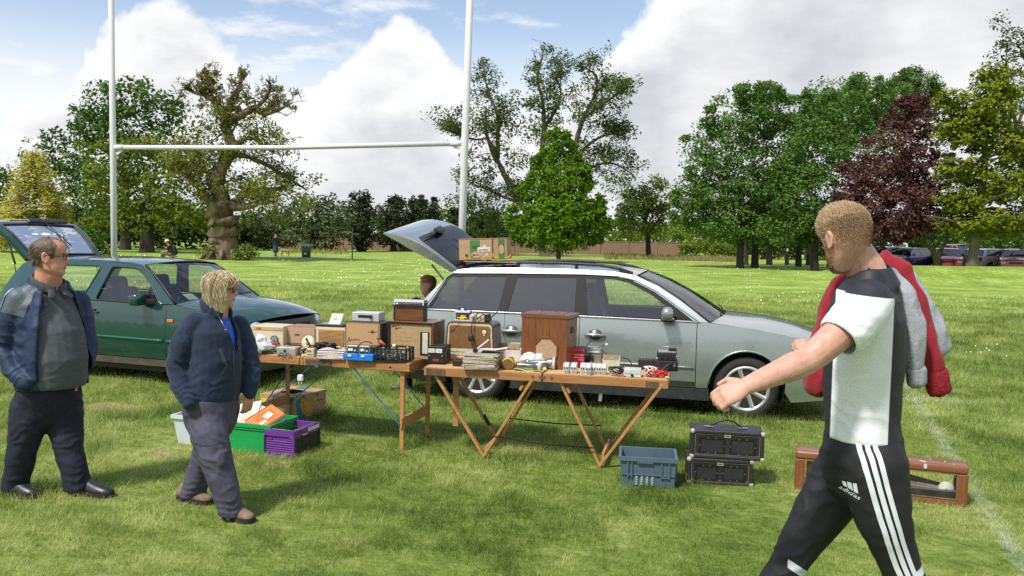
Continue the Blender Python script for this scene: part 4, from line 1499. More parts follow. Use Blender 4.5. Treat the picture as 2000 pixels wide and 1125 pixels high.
 def og(f,y,off):
  xs=[p[0]for p in out]
  n=len(out)-1
  i=min(int(f),n-1)
  a,b=Vector((out[i][0],0,out[i][1])),Vector((out[i+1][0],0,out[i+1][1]))
  p=a.lerp(b,f-i)
  nrm=Vector((-(b-a).z,0,(b-a).x)).normalized()
  if nrm.z<0:
   nrm=-nrm
  return Vector((p.x,y,p.z))+nrm*off
 mb=MB()
 mb.loft([[og(f,u*w_,.012*(1-u*u)+.004)for u in np.linspace(-1,1,9)]for f,w_ in((.25,.58),(1,.60),(2,.625),(3,.635),(3.6,.62),(4.0,.58))],closed_ring=False,caps=False)
 mb.build('rear_window',M('tailgate_glass',(.012,.013,.016),.22,var=.3,vs=4,spec=.22),tg)
 mb=MB()
 mb.box(og(3.65,-.05,.05),(.10,.26,.045),rot=(0,R(28),.1),bev=.018)
 mb.tube([og(3.7,-.10,.05),og(3.5,-.32,.045),og(3.5,-.52,.03)],[.018,.014,.010],6)
 mb.build('rear_wiper',BLACK_TRIM,tg)
 for f0,f1,y_ in((.6,2.2,-.10),(.9,2.6,.12)):
  MB().tube([og(f0,y_+.03,.02),og(f1,y_-.02,.021)],.004,4).build('aerial_wire',BLACK_TRIM,tg)
 MB().box(og(5.3,0,-.012),(.11,.52,.02),rot=(0,R(6),0)).build('number_plate',M('plate_yellow',(.62,.48,.08),.5,var=.1),tg)
 MB().box((-1.045,0,1.795),(.20,.98,.085),rot=(0,R(5),0),bev=.01).build('handle_recess',M('recess_grey',(.06,.065,.07),.5),tg)
 for s in(-1,1):
  MB().tube([(-.60,s*.655,1.545),(-.44,s*.68,1.37),(-.42,s*.70,1.33)],.012,6).tube([(-.43,s*.69,1.35),(-.37,s*.72,1.21)],.007,6).build('gas_strut',BLACK_TRIM,tg)
 MB().box((-.30,0,1.425),(.06,1.2,.05)).build('hinge_bar',BLACK_TRIM,tg)
 tg.matrix_local=Matrix.Translation((-.27,0,1.43))@Matrix.Rotation(R(8),4,'X')@Matrix.Rotation(R(1),4,'Y')@Matrix.Translation((.27,0,-1.43))
 return c
def green_hatchback():
 yaw=R(-20)
 p0=Vector((-5.839,10.32,0))
 W=1.67
 inn=Vector((-math.sin(yaw),math.cos(yaw),0))
 paint=car_paint('dark_green_paint',(.003,.052,.046),.20,.20)
 zs=[.15,.26,.34,.52,.62,.80,.90,.93,1.34,1.40]
 ks=[.92,.95,.98,1.0,1.0,.985,.96,.95,.765,.72]
 def plan(x,z):
  f=max(0,(x-2.45)/.68)
  b=max(0,(-.1-x)/.65)
  return(1-.15*min(f,1.1)**2.2)*(1-.07*min(1.1,b)**2.2)
 c=Car('green_hatchback_car','dark green hatchback with open rear hatch and rusty sill behind the older man',p0+inn*(W/2),yaw,W,zs,ks,plan,paint)
 t=c.t
 WB,ar=2.475,.345
 g=.004
 sF=2.03
 xf=3.12
 edge=[(2.12,.935),(2.45,.895),(2.75,.85),(2.95,.805),(3.05,.765)]
 fender=[(sF+g,.30),(sF+g,.93)]+edge+[(3.075,.70),(3.09,.56),(2.80,.56),(WB+ar,.45)]+arc(WB,.31,ar,24,180)[1:]+[(WB-ar,.30)]
 fw_=c.side('front_wing',fender,paint)
 c.side('front_bumper',[(2.82,.55),(3.09,.55),(3.12,.44),(3.10,.25),(2.87,.20),(2.80,.34)],M('bumper_grey',(.10,.11,.115),.55,var=.1))
 seamR=[(.83,.93),(.83,.60),(.80,.45),(.72,.30)]
 rear=[(.83-g,.932),(.83-g,.60),(.80-g,.45),(.72,.30),(ar,.30)]+arc(0,.31,ar,4,180)+[(-ar,.30),(-.66,.32),(-.70,.55),(-.68,.75),(-.62,.935)]
 c.side('rear_wing',rear,paint)
 c.side('sill',[(ar-.02,.295),(WB-ar+.02,.295),(WB-ar+.03,.215),(ar-.03,.215)],M('rusty_sill',(.17,.115,.085),.8,var=.25,vs=7,col2=(.05,.062,.058),bump=.3,bs=60),off=.003,label='rust-eaten sill panel below the door')
 c.side('under_sill',[(ar-.02,.215),(WB-ar+.02,.215),(WB-ar+.03,.15),(ar-.03,.15)],BLACK_TRIM,off=-.02)
 door=[(.83+g,.932),(.83+g,.60),(.80+g,.45),(.72+g,.302),(sF-g,.302),(sF-g,.928)]
 do=c.side('door',door,paint)
 for sm in(seamR,[(sF,.93),(sF,.30)]):
  c.belts(sm)
 ring=[(2.12,.94),(2.0,1.03),(1.83,1.165),(1.66,1.285),(1.52,1.365),(1.35,1.392),(.8,1.408),(.2,1.402),(-.22,1.385),(-.36,1.33),(-.48,1.18),(-.56,1.05),(-.62,.94)]
 dw=round_poly([(.955,.918+.022),(1.08,1.335),(1.44,1.328),(1.56,1.275),(1.72,1.150),(1.885,.97),(1.87,.918+.012)],.05)
 qw=round_poly([(.76,.955),(.915,1.335),(.02,1.330),(-.15,1.20),(-.26,1.0),(-.22,.955)],.06)
 c.side('upper_body',ring,paint,holes=[dw,qw])
 c.side('door_window',dw,GLASS_CLEAR,off=-.014,parent=do)
 c.side('quarter_window',qw,GLASS_CLEAR,off=-.014)
 c.line('window_seal',dw,.010,BLACK_TRIM,off=0.0,parent=do,closed=True)
 c.line('window_seal',qw,.010,BLACK_TRIM,off=0.0,closed=True)
 c.belts([(.83,.93),(.90,1.10),(1.035,1.385)])
 c.belts([(1.04,1.388),(1.50,1.352),(1.66,1.26),(1.84,1.13),(2.02,.97),(2.03,.93)])
 c.line('side_moulding',[(.86,.53),(sF-.03,.522)],.015,M('moulding_green',(.02,.15,.12),.35,.3),off=.006,parent=do)
 c.line('side_moulding',[(sF+.02,.522),(sF+.12,.520)],.015,M('moulding_green',(.02,.15,.12),.35,.3),off=.006)
 for cx in(0,WB):
  c.line('arch_lip',arc(cx,.31,ar-.004,4 if cx==0 else 26,178),.011,paint,off=-.006)
  for s in(-1,1):
   mb=MB()
   yo,yi=s*(W/2*.965),s*.50
   pr=arc(cx,.31,ar-.006,-25,205,16)
   mb.loft([[Vector((x,yo,z))for x,z in pr],[Vector((x,yi,z))for x,z in pr]],closed_ring=False,caps=False)
   mb.poly([Vector((x,yi,z))for x,z in pr])
   mb.build('arch_liner',BLACK_TRIM,t)
 for s in(-1,1):
  for cx in(0,WB):
   c.wheel(cx,.29,.29,.19,s,7)
 hood=[(2.14,.938,1.01,.12),(2.45,.895,.99,.12),(2.75,.85,.945,.12),(2.95,.805,.885,.12),(3.05,.765,.815,.12)]
 c.top('bonnet',hood,paint)
 ws=[(2.12,.94,1.00,.12),(2.0,1.03,1.085,.11),(1.83,1.165,1.215,.09),(1.66,1.285,1.33,.07),(1.54,1.358,1.395,.06)]
 c.top('windscreen',ws,GLASS_CLEAR,wmul=.95,off=-.004)
 for s in(-1,1):
  MB().tube([Vector((x-.004,s*(c.hw(x,z)-.03),z+.004))for x,z,*_ in ws],.014,6).build('screen_seal',BLACK_TRIM,t)
 c.top('screen_top_seal',[(1.55,1.358,1.395,.06),(1.52,1.365,1.403,.06)],BLACK_TRIM,wmul=.97,off=.004)
 c.top('roof',[(1.525,1.364,1.402,.06),(1.35,1.392,1.428,.03),(.8,1.408,1.443,0),(.2,1.402,1.432,0),(-.22,1.385,1.412,-.03),(-.36,1.33,1.36,-.05)],paint)
 nose=MB()
 rings=[]
 for z,x in((.765,3.05),(.70,3.075),(.57,3.09),(.53,3.12),(.42,3.12),(.28,3.10),(.20,3.02)):
  h=c.hw(x,z)
  rings.append([Vector((x+.12*(1-u*u),u*h,z))for u in np.linspace(-1,1,13)])
 nose.mi=0
 nose.loft(rings,closed_ring=False,caps=False)
 nose.build('front_bumper_cover',M('bumper_grey',(.10,.11,.115),.55),t)
 MB().box((3.19,0,.675),(.03,.62,.11),bev=.01).build('grille',BLACK_TRIM,t)
 for s in(-1,1):
  MB().ball((3.06,s*.58,.69),.11,16,(.75,1.15,.82)).build('headlight',LAMP,t,smooth=True)
 rv=MB()
 rings=[]
 for z,x in((.64,-.66),(.58,-.74),(.45,-.76),(.30,-.72),(.2,-.66)):
  h=c.hw(-.66,z)
  rings.append([Vector((x-.05*(1-u*u),u*h,z))for u in np.linspace(-1,1,9)])
 rv.loft(rings,closed_ring=False,caps=False)
 rv.build('rear_bumper',M('bumper_grey',(.10,.11,.115),.55),t)
 for s in(-1,1):
  MB().box((-.64,s*.66,.78),(.06,.18,.20),bev=.02).build('tail_light',REDLAMP,t)
 MB().box((1.2,0,.29),(3.6,1.0,.2)).build('underbody',BLACK_TRIM,t)
 MB().box((1.24,0,.29),(1.7,1.5,.2)).build('cabin_floor',BLACK_TRIM,t)
 MB().box((2.65,0,.55),(.75,.98,.40)).build('engine_block',BLACK_TRIM,t)
 MB().box((1.86,0,.83),(.40,1.35,.18),bev=.05).build('dashboard',INTERIOR,t)
 c.side('door_lining',[(.2,.36),(1.95,.36),(1.95,.895),(.2,.895)],INTERIOR,off=-.07)
 c.seats(1.30,.42,.43,1.06)
 for s,pr in zip((-1,1),do):
  y=s*c.hw(.94,.80)
  MB().box((.945,y+s*.006,.815),(.10,.012,.05),bev=.005).build('handle_cup',BLACK_TRIM,pr)
  MB().box((.945,y+s*.016,.80),(.19,.022,.024),bev=.008).build('door_handle',M('black_handle',(.05,.055,.06),.3,coat=.5),pr)
  MB().cyl((.95,y,.77),(.95,y+s*.008,.77),.012,n=10).build('lock',STEEL,pr)
  ym=s*c.hw(1.83,.95)
  MB().box((1.72,ym+s*.12,.985),(.12,.22,.135),rot=(0,0,s*-.15),bev=.03,seg=2).build('mirror_shell',paint,pr,autosmooth=R(50))
  MB().beam((1.84,ym-s*.02,.955),(1.75,ym+s*.06,.965),.07,.06,bev=.01).build('mirror_arm',BLACK_TRIM,pr)
  MB().prism([(1.72,.935),(1.90,.935),(1.76,1.09)],ym-s*.01,ym+s*.004).build('mirror_sail',BLACK_TRIM,pr)
  yf=s*c.hw(2.10,.755)
  MB().box((2.10,yf+s*.006,.755),(.085,.016,.035),bev=.006).build('side_repeater',AMBER,t)
 MB().tube([(2.22,-.35,1.005),(2.02,-.1,1.12),(1.80,.1,1.27)],[.008,.006,.005],5).tube([(2.24,.1,1.01),(2.20,.5,1.02)],.008,5).build('wiper',BLACK_TRIM,t)
 MB().box((2.02,-.40,1.00),(.12,.16,.004),rot=(0,R(30),0)).build('paper_slip',M('pale_green_paper',(.55,.66,.48),.7),t)
 MB().tube([(.10,.3,1.42),(.04,.3,1.60)],.006,5).build('aerial',BLACK_TRIM,t)
 tg=bpy.data.objects.new('hatch',None)
 COL.objects.link(tg)
 tg.parent=t
 out=[(-.33,1.405),(-.46,1.545),(-.64,1.71),(-.80,1.815),(-.92,1.86),(-1.10,1.875),(-1.24,1.86)]
 dn=Vector((.45,0,-.89))
 hwid=[.585,.61,.64,.655,.66,.655,.60]
 glass=round_poly([(0.22,-.50),(.22,.50),(3.15,.56),(3.15,-.56)],.10)
 def og(f,y,off):
  n=len(out)-1
  i=max(0,min(int(f),n-1))
  a,b=Vector((out[i][0],0,out[i][1])),Vector((out[i+1][0],0,out[i+1][1]))
  p=a.lerp(b,f-i)
  nrm=Vector((-(b-a).z,0,(b-a).x)).normalized()
  if nrm.z<0:
   nrm=-nrm
  return Vector((p.x,y,p.z))+nrm*(off-.02*(y/.6)**2)
 def hwf(f):
  return float(np.interp(f,range(len(hwid)),hwid))
 skin=[(f,-hwf(f))for f in np.linspace(0,6,13)]+[(f,hwf(f))for f in np.linspace(6,0,13)]
 for off,nm,mt in((0,'hatch_skin',paint),(-.055,'hatch_lining',INTERIOR)):
  v,f=sheet2d(skin,[glass],.16)
  me=bpy.data.meshes.new(nm)
  me.from_pydata([og(a,b,off)for a,b in v],[],f)
  me.materials.append(mt)
  me.polygons.foreach_set('use_smooth',[True]*len(me.polygons))
  if sum(p.normal.z for p in me.polygons)*(1 if off==0 else-1)<0:
   me.flip_normals()
  link(nm,me,tg)
 mb=MB()
 for rg in(skin,glass):
  R_=resample(rg,.12)
  mb.loft([[og(a,b,0)for a,b in R_],[og(a,b,-.055)for a,b in R_]],caps=False)
 mb.build('hatch_edge',paint,tg)
 v,f=sheet2d(glass,[],.2)
 me=bpy.data.meshes.new('rear_window')
 me.from_pydata([og(a,b,-.006)for a,b in v],[],f)
 me.materials.append(GLASS_CLEAR)
 link('rear_window',me,tg)
 MB().tube([og(a,b,.004)for a,b in resample(glass,.1)],.014,6,closed=True).build('window_seal',BLACK_TRIM,tg)
 MB().box(og(3.6,.16,.03),(.11,.62,.035),rot=(0,R(25),0),bev=.015).tube([og(3.3,.10,.03),og(.9,.16,.022)],.008,5).build('rear_wiper',BLACK_TRIM,tg)
 c.roundel(tg,'emblem',(0,0,0),.045,Matrix.Translation(og(3.75,.10,.052))@Matrix.Rotation(R(62),4,'Y')@Matrix.Rotation(R(90),4,'Z'))
 MB().box(og(4.9,0,.004),(.11,.52,.012),rot=(0,R(4),0)).build('number_plate',M('plate_yellow',(.62,.48,.08),.5,var=.1),tg)
 for s in(-1,1):
  MB().tube([(-.66,s*.60,1.60),(-.50,s*.63,1.32)],.012,6).tube([(-.52,s*.63,1.34),(-.44,s*.65,1.10)],.007,6).build('gas_strut',BLACK_TRIM,tg)
 return c
def far_car(name,label,px,Y,yaw,paintcol,kind='hatch',z=0.22,raised=False,metal=.3):
 S_=dict(hatch=(1.68,1.42,2.45,-.68,3.10,-.34),estate=(1.72,1.44,2.65,-.85,3.45,-.45),van=(1.76,1.78,2.65,-.80,3.25,-.72))[kind]
 W,H,WB,xr,xf,xroof=S_
 zs=[.15,.30,.55,.80,.92,H*.94,H]
 ks=[.93,.97,1,.985,.955,.78 if kind!='van'else.90,.72 if kind!='van'else.84]
 def plan(x,z):
  f=max(0,(x-WB)/.75)
  b=max(0,(-.1-x)/.8)
  return(1-.15*min(f,1.1)**2.2)*(1-.06*min(1.1,b)**2.2)
 p=at(px,500,Y)
 pt=car_paint('paint_'+name,paintcol,metal,.3)
 c=Car(name,label,(p.x,Y,float(gz(p.x,Y))+z),yaw,W,zs,ks,plan,pt,'van'if kind=='van'else'car','cars parked under the trees')
 t=c.t
 ar=.34
 xw=WB-.38
 zr=H-.035
 low=[(xf,.25),(xf+.02,.5),(xf-.05,.74),(WB+.2,.86),(xw,.93),(xr+.05,.93),(xr,.6),(xr+.02,.28),(-ar,.25)]+arc(0,.30,ar,180,0,10)+[(ar,.22),(WB-ar,.22)]+arc(WB,.30,ar,180,0,10)+[(WB+ar,.25)]
 c.side('body',low,pt,sp=.16)
 A=1.62 if kind!='van'else 1.85
 ring=[(xw+.02,.935),((xw+A)/2+.08,.935+(zr-.935)*.55),(A,zr-.03),(A-.3,zr),(xroof+.2,zr),(xroof,zr-.06),(xr+.06,.935)]
 cx,cz=sum(q[0]for q in ring)/len(ring),sum(q[1]for q in ring)/len(ring)
 if kind=='van':
  win=[(.95,.98),(1.0,zr-.10),(A-.15,zr-.10),(xw-.18,.98)]
  wins=[win,[(-.45,.98),(-.45,zr-.10),(.82,zr-.10),(.82,.98)]]
 else:
  wins=[[(.98,.975),(1.06,zr-.06),(A-.25,zr-.06),(A+.0,zr-.14),(xw-.14,.975)],[(xr+.30,.975),(xroof+.22,zr-.07),(.98,zr-.06),(.90,.975)]]
 c.side('upper_body',ring,pt,holes=wins,sp=.16)
 gm=GLASS_REAR
 for w_ in wins:
  c.side('side_window',w_,gm,off=-.012,sp=.3)
 ws=[(xw,.935,.98,.1),((xw+A)/2+.06,.935+(zr-.935)*.55,.97+(zr-.935)*.55,.08),(A+.02,zr-.04,zr,.05)]
 c.top('windscreen',ws,GLASS_REAR,wmul=.94,ny=7)
 c.top('bonnet',[(xw+.02,.93,.98,.1),(WB+.2,.86,.91,.1),(xf-.05,.74,.77,.1)],pt,ny=7)
 c.top('roof',[(A+.02,zr-.03,zr,.05),(A-.3,zr,zr+.03,0),(xroof+.2,zr,zr+.025,0),(xroof,zr-.06,zr-.04,0)],pt,ny=7)
 rg=[[Vector((x+.10*(1-u*u),u*c.hw(x,zz),zz))for u in np.linspace(-1,1,7)]for zz,x in((.74,xf-.05),(.5,xf+.02),(.25,xf))]
 MB().loft(rg,closed_ring=False,caps=False).build('front_bumper',pt,t)
 rg=[[Vector((x,u*c.hw(x,zz),zz))for u in np.linspace(-1,1,7)]for zz,x in((.93,xr+.06),(.6,xr),(.28,xr+.02))]
 MB().loft(rg,closed_ring=False,caps=False).build('rear_panel',pt,t)
 rg=[[Vector((x,u*c.hw(x,zz)*.93,zz))for u in np.linspace(-1,1,5)]for zz,x in((zr-.07,xroof-.02),(.96,xr+.06))]
 MB().loft(rg,closed_ring=False,caps=False).build('rear_window',GLASS_REAR,t)
 MB().box((xf+.06,0,.60),(.08,.7,.13),bev=.02).build('grille',BLACK_TRIM,t)
 for s in(-1,1):
  MB().box((xf+.0,s*W*.35,.62),(.12,.32,.15),rot=(0,0,-s*.3),bev=.03).build('headlight',LAMP,t)
  MB().box((xr+.02,s*W*.42,.78),(.06,.2,.24),bev=.02).build('tail_light',REDLAMP,t)
  MB().box((xw-.12,s*(W/2+.08),.99),(.1,.18,.12),bev=.03).build('mirror',pt,t)
  for x in(0,WB):
   w=MB().cyl((x,s*(W/2-.20),.30),(x,s*(W/2-.01),.30),.30,n=18).build('tyre',RUBBER,t)
   MB().cyl((x,s*(W/2-.02),.30),(x,s*(W/2),.30),.19,n=14).build('hub_cap',ALLOY,t)
 MB().box((WB/2,0,.30),(xf-xr-.4,W*.62,.3)).build('underbody',BLACK_TRIM,t)
 for y in(-.36,.36):
  MB().box((1.0,y,.80),(.16,.44,.5),bev=.05).box((.98,y,1.12),(.1,.25,.16),bev=.04).build('front_seat',SEATGREY,t)
 if raised:
  zt=zr-.02
  MB().box((xroof-.42,0,zt+.24),(.95,W*.72,.06),rot=(0,R(28),0),bev=.02).build('tailgate',pt,t)
 return c
def far_cars():
 W_,R_,D_=(.72,.73,.74),(.30,.012,.014),(.02,.03,.04)
 far_car('white_van','white high-roofed van parked at the back left of the far car park',1742,64,R(205),W_,'van',metal=0)
 far_car('dark_estate_car','dark blue estate car parked in front of the white van',1752,57.5,R(205),(.03,.05,.09),'estate')
 far_car('blue_hatchback_car','dark blue hatchback with sky glinting on its bonnet, beside the copper beech trunk',1795,52,R(212),(.02,.03,.16),'hatch')
 far_car('tall_red_car','tall red people carrier standing behind the row of parked cars',1872,66,R(262),(.26,.012,.014),'van')
 far_car('red_hatchback_car','bright red hatchback between the copper beech and the silver car',1848,53,R(245),(.48,.012,.02),'hatch')
 far_car('silver_hatchback_car','silver hatchback with its dark rear open beside the yellow-green tree',1912,51,R(20),(.55,.57,.58),'hatch',raised=False,metal=0)
 far_car('white_hatchback_car','white hatchback behind the silver one near the right edge',1968,60,R(205),W_,'hatch',metal=0)
 far_car('maroon_hatchback_car','deep red hatchback with clear headlamps at the right edge',1984,50.5,R(240),(.36,.012,.016),'hatch')
 far_car('grey_estate_car','grey estate car just outside the right edge of the car park',2075,55,R(215),(.3,.32,.34),'estate')
silver_estate()
green_hatchback()
far_cars()
# ------------------------ pasting tables
PINE=M('pine',(.50,.27,.10),.55,var=.22,vs=5,stretch=(1,14,14),bump=.15,bs=40,col2=(.34,.165,.055))
PINE_TOP=M('pine_top',(.62,.42,.22),.6,var=.2,vs=4,stretch=(1,12,12),bump=.1,bs=40,col2=(.48,.29,.13))
PINE_EDGE=M('pine_edge',(.47,.235,.085),.6,var=.25,vs=4,stretch=(1,10,10),bump=.15,bs=40,col2=(.26,.115,.04))
STAIN=M('wood_stain',(.16,.09,.05),.7,var=.4,vs=9)
BLUESTEEL=M('blue_steel',(.045,.23,.40),.45,.1,var=.3,vs=12,col2=(.05,.15,.24))
RUST=M('rusty_iron',(.17,.12,.095),.75,.35,var=.35,vs=25)
IRON=M('black_iron',(.02,.018,.018),.6,.4,var=.2)
TYAW_F,TYAW_L=-.2155,-.27
ZF,ZL=.720,.735
TF=Vector((-.699,6.84,0))
TL=Vector((-2.586,7.378,0))
def front_table():
 L,D=1.945,.56
 t=thing('folding_table','pine folding table on V-shaped legs, in front of the silver car','table',TF,TYAW_F)
 z1=ZF
 for a,b in((0.0,L*.497),(L*.503,L)):
  MB().box(((a+b)/2,D/2,z1-.006),(b-a-.03,D-.03,.012)).build('table_top',PINE_TOP,t)
  MB().box(((a+b)/2,.0125,z1-.037),(b-a,.025,.070),bev=.004).build('front_rail',PINE_EDGE,t)
  MB().box(((a+b)/2,D-.0125,z1-.037),(b-a,.025,.070),bev=.004).build('back_rail',PINE_EDGE,t)
  for x in(a+.0125,b-.0125):
   MB().box((x,D/2,z1-.037),(.025,D-.054,.070)).build('end_rail',PINE_EDGE,t)
 MB().box((.10,-.0015,z1-.040),(.16,.004,.05)).box((L-.12,-.0015,z1-.040),(.10,.004,.04)).build('dark_stain',STAIN,t)
 for x in(L*.497-.07,L*.503+.07):
  MB().cyl((x,-.004,z1-.035),(x,.006,z1-.035),.012,n=10).build('bolt',RUST,t)
 MB().box((L*.5,-.001,z1-.035),(.05,.004,.02)).build('hinge',RUST,t)
 zt=z1-.045
 V=[(.545,((.055,.53),(.86,.60))),(1.46,((1.075,.86+.56),(1.86,1.52)))]
 for k,y in enumerate((.030,D-.030)):
  for x0,xb in((.07,.525),(.90,.485),(1.10,1.455),(1.90,1.415)):
   s=.012 if xb in(.525,1.455)else-.012
   MB().beam((x0,y+.001+s,zt),(xb,y+s,-.02),.022,.042,up=(0,1,0),bev=.003).build('leg',PINE,t)
 for x,z,w in((.50,.07,.05),(1.44,.08,.06)):
  MB().box((x+.02,D/2,z),(.02,D-.08,w)).build('foot_rail',PINE,t)
 for(xa,za)in((.80,.53),(1.175,.53)):
  MB().box((xa,D/2,za+.06),(.02,D-.06,.05),rot=(0,R(28 if xa<1 else-28),0)).build('cross_rail',PINE,t)
 MB().box((.205,D*.42,.45),(.045,.02,.5)).build('spare_leg',PINE,t)
 for y,z0,z1_ in((-.002,.19,.155),(D-.02,.225,.215)):
  MB().tube([(.60,y,z0),(1.0,y-.004,(z0+z1_)/2-.012),(1.385,y,z1_)],.006,6).build('tie_bar',IRON,t)
 MB().box((.40,D-.03,.20),(.02,.03,.10),rot=(0,R(-30),0)).build('hinge_plate',IRON,t)
 return t
def left_table():
 L,D=1.83,.66
 t=thing('folding_table','long pine folding table on straight legs with blue steel braces, left of the V-legged one','table',TL,TYAW_L)
 z1=ZL
 m=1.00
 for a,b in((0,m-.003),(m+.003,L)):
  MB().box(((a+b)/2,D/2,z1-.006),(b-a-.03,D-.03,.012)).build('table_top',PINE_TOP,t)
  MB().box(((a+b)/2,.0125,z1-.037),(b-a,.025,.070),bev=.004).build('front_rail',PINE_EDGE,t)
  MB().box(((a+b)/2,D-.0125,z1-.037),(b-a,.025,.070),bev=.004).build('back_rail',PINE_EDGE,t)
  for x in(a+.0125,b-.0125):
   MB().box((x,D/2,z1-.037),(.025,D-.054,.070)).build('end_rail',PINE_EDGE,t)
 h=MB().box((m+.01,-.003,z1-.040),(.24,.006,.045),bev=.006)
 h.cyl((m,-.002,z1-.062),(m,-.012,z1-.062),.022,n=16)
 for x in(-.09,-.05,.06,.11):
  h.cyl((m+x,-.004,z1-.036),(m+x,-.009,z1-.036),.006,n=8)
 h.build('steel_hinge',RUST,t)
 MB().cyl((L-.17,-.003,z1-.04),(L-.17,.004,z1-.04),.008,n=10).build('bolt',IRON,t)
 for x in(.36,L-.075):
  for y in(.04,D-.04):
   MB().beam((x,y,-.02),(x,y,z1-.075),.036,.022,up=(0,1,0),bev=.002).build('leg',PINE,t)
  MB().box((x,D/2,z1-.09),(.025,D-.10,.045)).build('leg_top_rail',PINE,t)
  MB().box((x+.001,D/2,.235),(.022,D-.02,.085),bev=.002).build('leg_rail',PINE,t)
 for y,c in((.022,0),(D-.022,1)):
  MB().beam((L-.52,y,z1-.06),(L-.085,y-.006,.22),.004,.021,up=(0,1,0)).build('brace',BLUESTEEL,t)
  MB().beam((m-.05,y,z1-.06),(.38,y-.006,.20),.004,.021,up=(0,1,0)).build('brace',BLUESTEEL,t)
  MB().cyl((L-.085,y-.012,.222),(L-.085,y,.222),.008,n=8).build('rivet',IRON,t)
 MB().beam((.62,.30,z1-.06),(.30,.28,.20),.004,.021,up=(0,1,0)).build('brace',BLUESTEEL,t)
 return t
front_table()
left_table()
def fits(px0,px1,pyb,pyt,z,yaw):
 p=gp(px0,pyb,z)
 q=gp(px1,pyb,z)
 k=q.x/q.y
 c,s=math.cos(yaw),math.sin(yaw)
 w=(k*p.y-p.x)/(c-k*s)
 h=at(px0,pyt,p.y).z-z
 return p,w,h
def put(name,label,cat,px0,px1,pyb,pyt,z,yaw=-.225,group=None):
 p,w,h=fits(px0,px1,pyb,pyt,z,yaw)
 return thing(name,label,cat,p,yaw,group),w,h
# ------------------------ materials of the goods
CREAM=M('cream_plastic',(.62,.53,.36),.42,var=.06,vs=6)
CREAM2=M('cream_side',(.50,.43,.28),.45,var=.06,vs=6)
TANCLOTH=M('tan_cloth',(.50,.31,.155),.8,var=.14,vs=180,bump=.25,bs=300)
PINKTAN=M('pink_tan',(.47,.31,.20),.6,var=.08,vs=10)
DARKBROWN=M('dark_brown',(.055,.036,.028),.4,var=.15,vs=8,coat=.2)
WALNUT=M('walnut',(.20,.072,.028),.38,var=.25,vs=6,stretch=(10,10,1),col2=(.095,.032,.014),coat=.25)
WALNUT_X=M('walnut_x',(.20,.080,.034),.38,var=.25,vs=6,stretch=(1,10,10),col2=(.10,.036,.016),coat=.25)
MAHOG=M('mahogany',(.235,.082,.032),.35,var=.2,vs=5,stretch=(8,8,1),col2=(.125,.040,.016),coat=.3)
HARDBOARD=M('hardboard',(.43,.29,.145),.8,var=.08,vs=30)
GOLD=M('brass_trim',(.52,.40,.19),.35,.6,var=.08)
IVORY=M('ivory',(.66,.58,.42),.35,var=.05)
WHITE=M('white_plastic',(.72,.73,.74),.4,var=.05)
PAPER=M('paper',(.70,.66,.60),.85,var=.08,vs=14)
PAPER2=M('old_paper',(.50,.42,.33),.9,var=.15,vs=20)
BLACKP=M('black_plastic',(.016,.016,.018),.42,var=.1)
BLACKM=M('black_metal',(.022,.022,.025),.5,.2,var=.1,bump=.1,bs=300)
GREYM=M('grey_metal',(.36,.38,.38),.4,.5,var=.1)
LGREY=M('light_grey',(.50,.52,.53),.45,var=.06)
SILVER=M('silver_plastic',(.60,.62,.66),.32,.35,var=.03)
BLUEP=M('blue_plastic',(.012,.20,.72),.38,var=.06)
REDP=M('red_plastic',(.62,.022,.040),.38,var=.06)
CABLE=M('black_cable',(.015,.015,.017),.5,var=.1)
REDC=M('red_cable',(.55,.022,.022),.45,var=.1)
WHITEC=M('white_cable',(.70,.68,.64),.45,var=.06)
CARD=M('cardboard',(.42,.275,.15),.85,var=.10,vs=10)
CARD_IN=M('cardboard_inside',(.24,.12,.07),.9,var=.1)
TEAL=M('teal_print',(.03,.20,.24),.8,var=.05)
PRINT_Y=M('yellow_print',(.58,.36,.035),.8,var=.1)
PRINT_G=M('green_print',(.05,.20,.045),.8,var=.1)
INK=M('ink',(.02,.018,.016),.7,var=.02)
INKBROWN=M('ink_brown',(.11,.065,.04),.8,var=.02)
METER=M('meter_face',(.68,.68,.62),.5,var=.03)
DIAL=M('dial_blue',(.20,.29,.34),.4,var=.08)
LENS=M('torch_lens',(.66,.68,.62),.15,var=.04,coat=1.0)
CLOTH=M('white_cloth',(.68,.64,.60),.9,var=.08,bump=.2,bs=80)
YELLOW=M('yellow_plastic',(.68,.42,.03),.4,var=.06)
LIMEP=M('lime_paper',(.52,.60,.22),.7,var=.08)
def cable(name,parent,pts,r=.004,mat=None,wig=0.0,n=6,seed=1):
 P=[Vector(p)for p in pts]
 out=[]
 rng=random.Random(seed)
 k=len(P)
 for i in range(k-1):
  p0,p1,p2,p3=P[max(i-1,0)],P[i],P[i+1],P[min(i+2,k-1)]
  for j in range(5):
   u=j/5
   q=.5*((2*p1)+(p2-p0)*u+(2*p0-5*p1+4*p2-p3)*u*u+(3*p1-p0-3*p2+p3)*u**3)
   out.append(q+Vector((rng.gauss(0,wig),rng.gauss(0,wig),0)))
 out.append(P[-1])
 return MB().tube(out,r,n).build(name,mat or CABLE,parent)
def squiggle(name,parent,x,y,z,w,h,mat,r=.002,rise=.012):
 P=[Vector((x-.10*w,y,z-.5*h)),Vector((x+.10*w,y,z+h)),Vector((x+.16*w,y,z-.1*h)),Vector((x+.04*w,y,z+.15*h))]
 for k in range(7):
  P.append(Vector((x+w*(.22+.11*k),y,z+(.42*h if k%2 else.0)+rise*k/7)))
 P.append(Vector((x+w*1.08,y,z+.12*h+rise)))
 return cable(name,parent,P,r,mat,n=4)
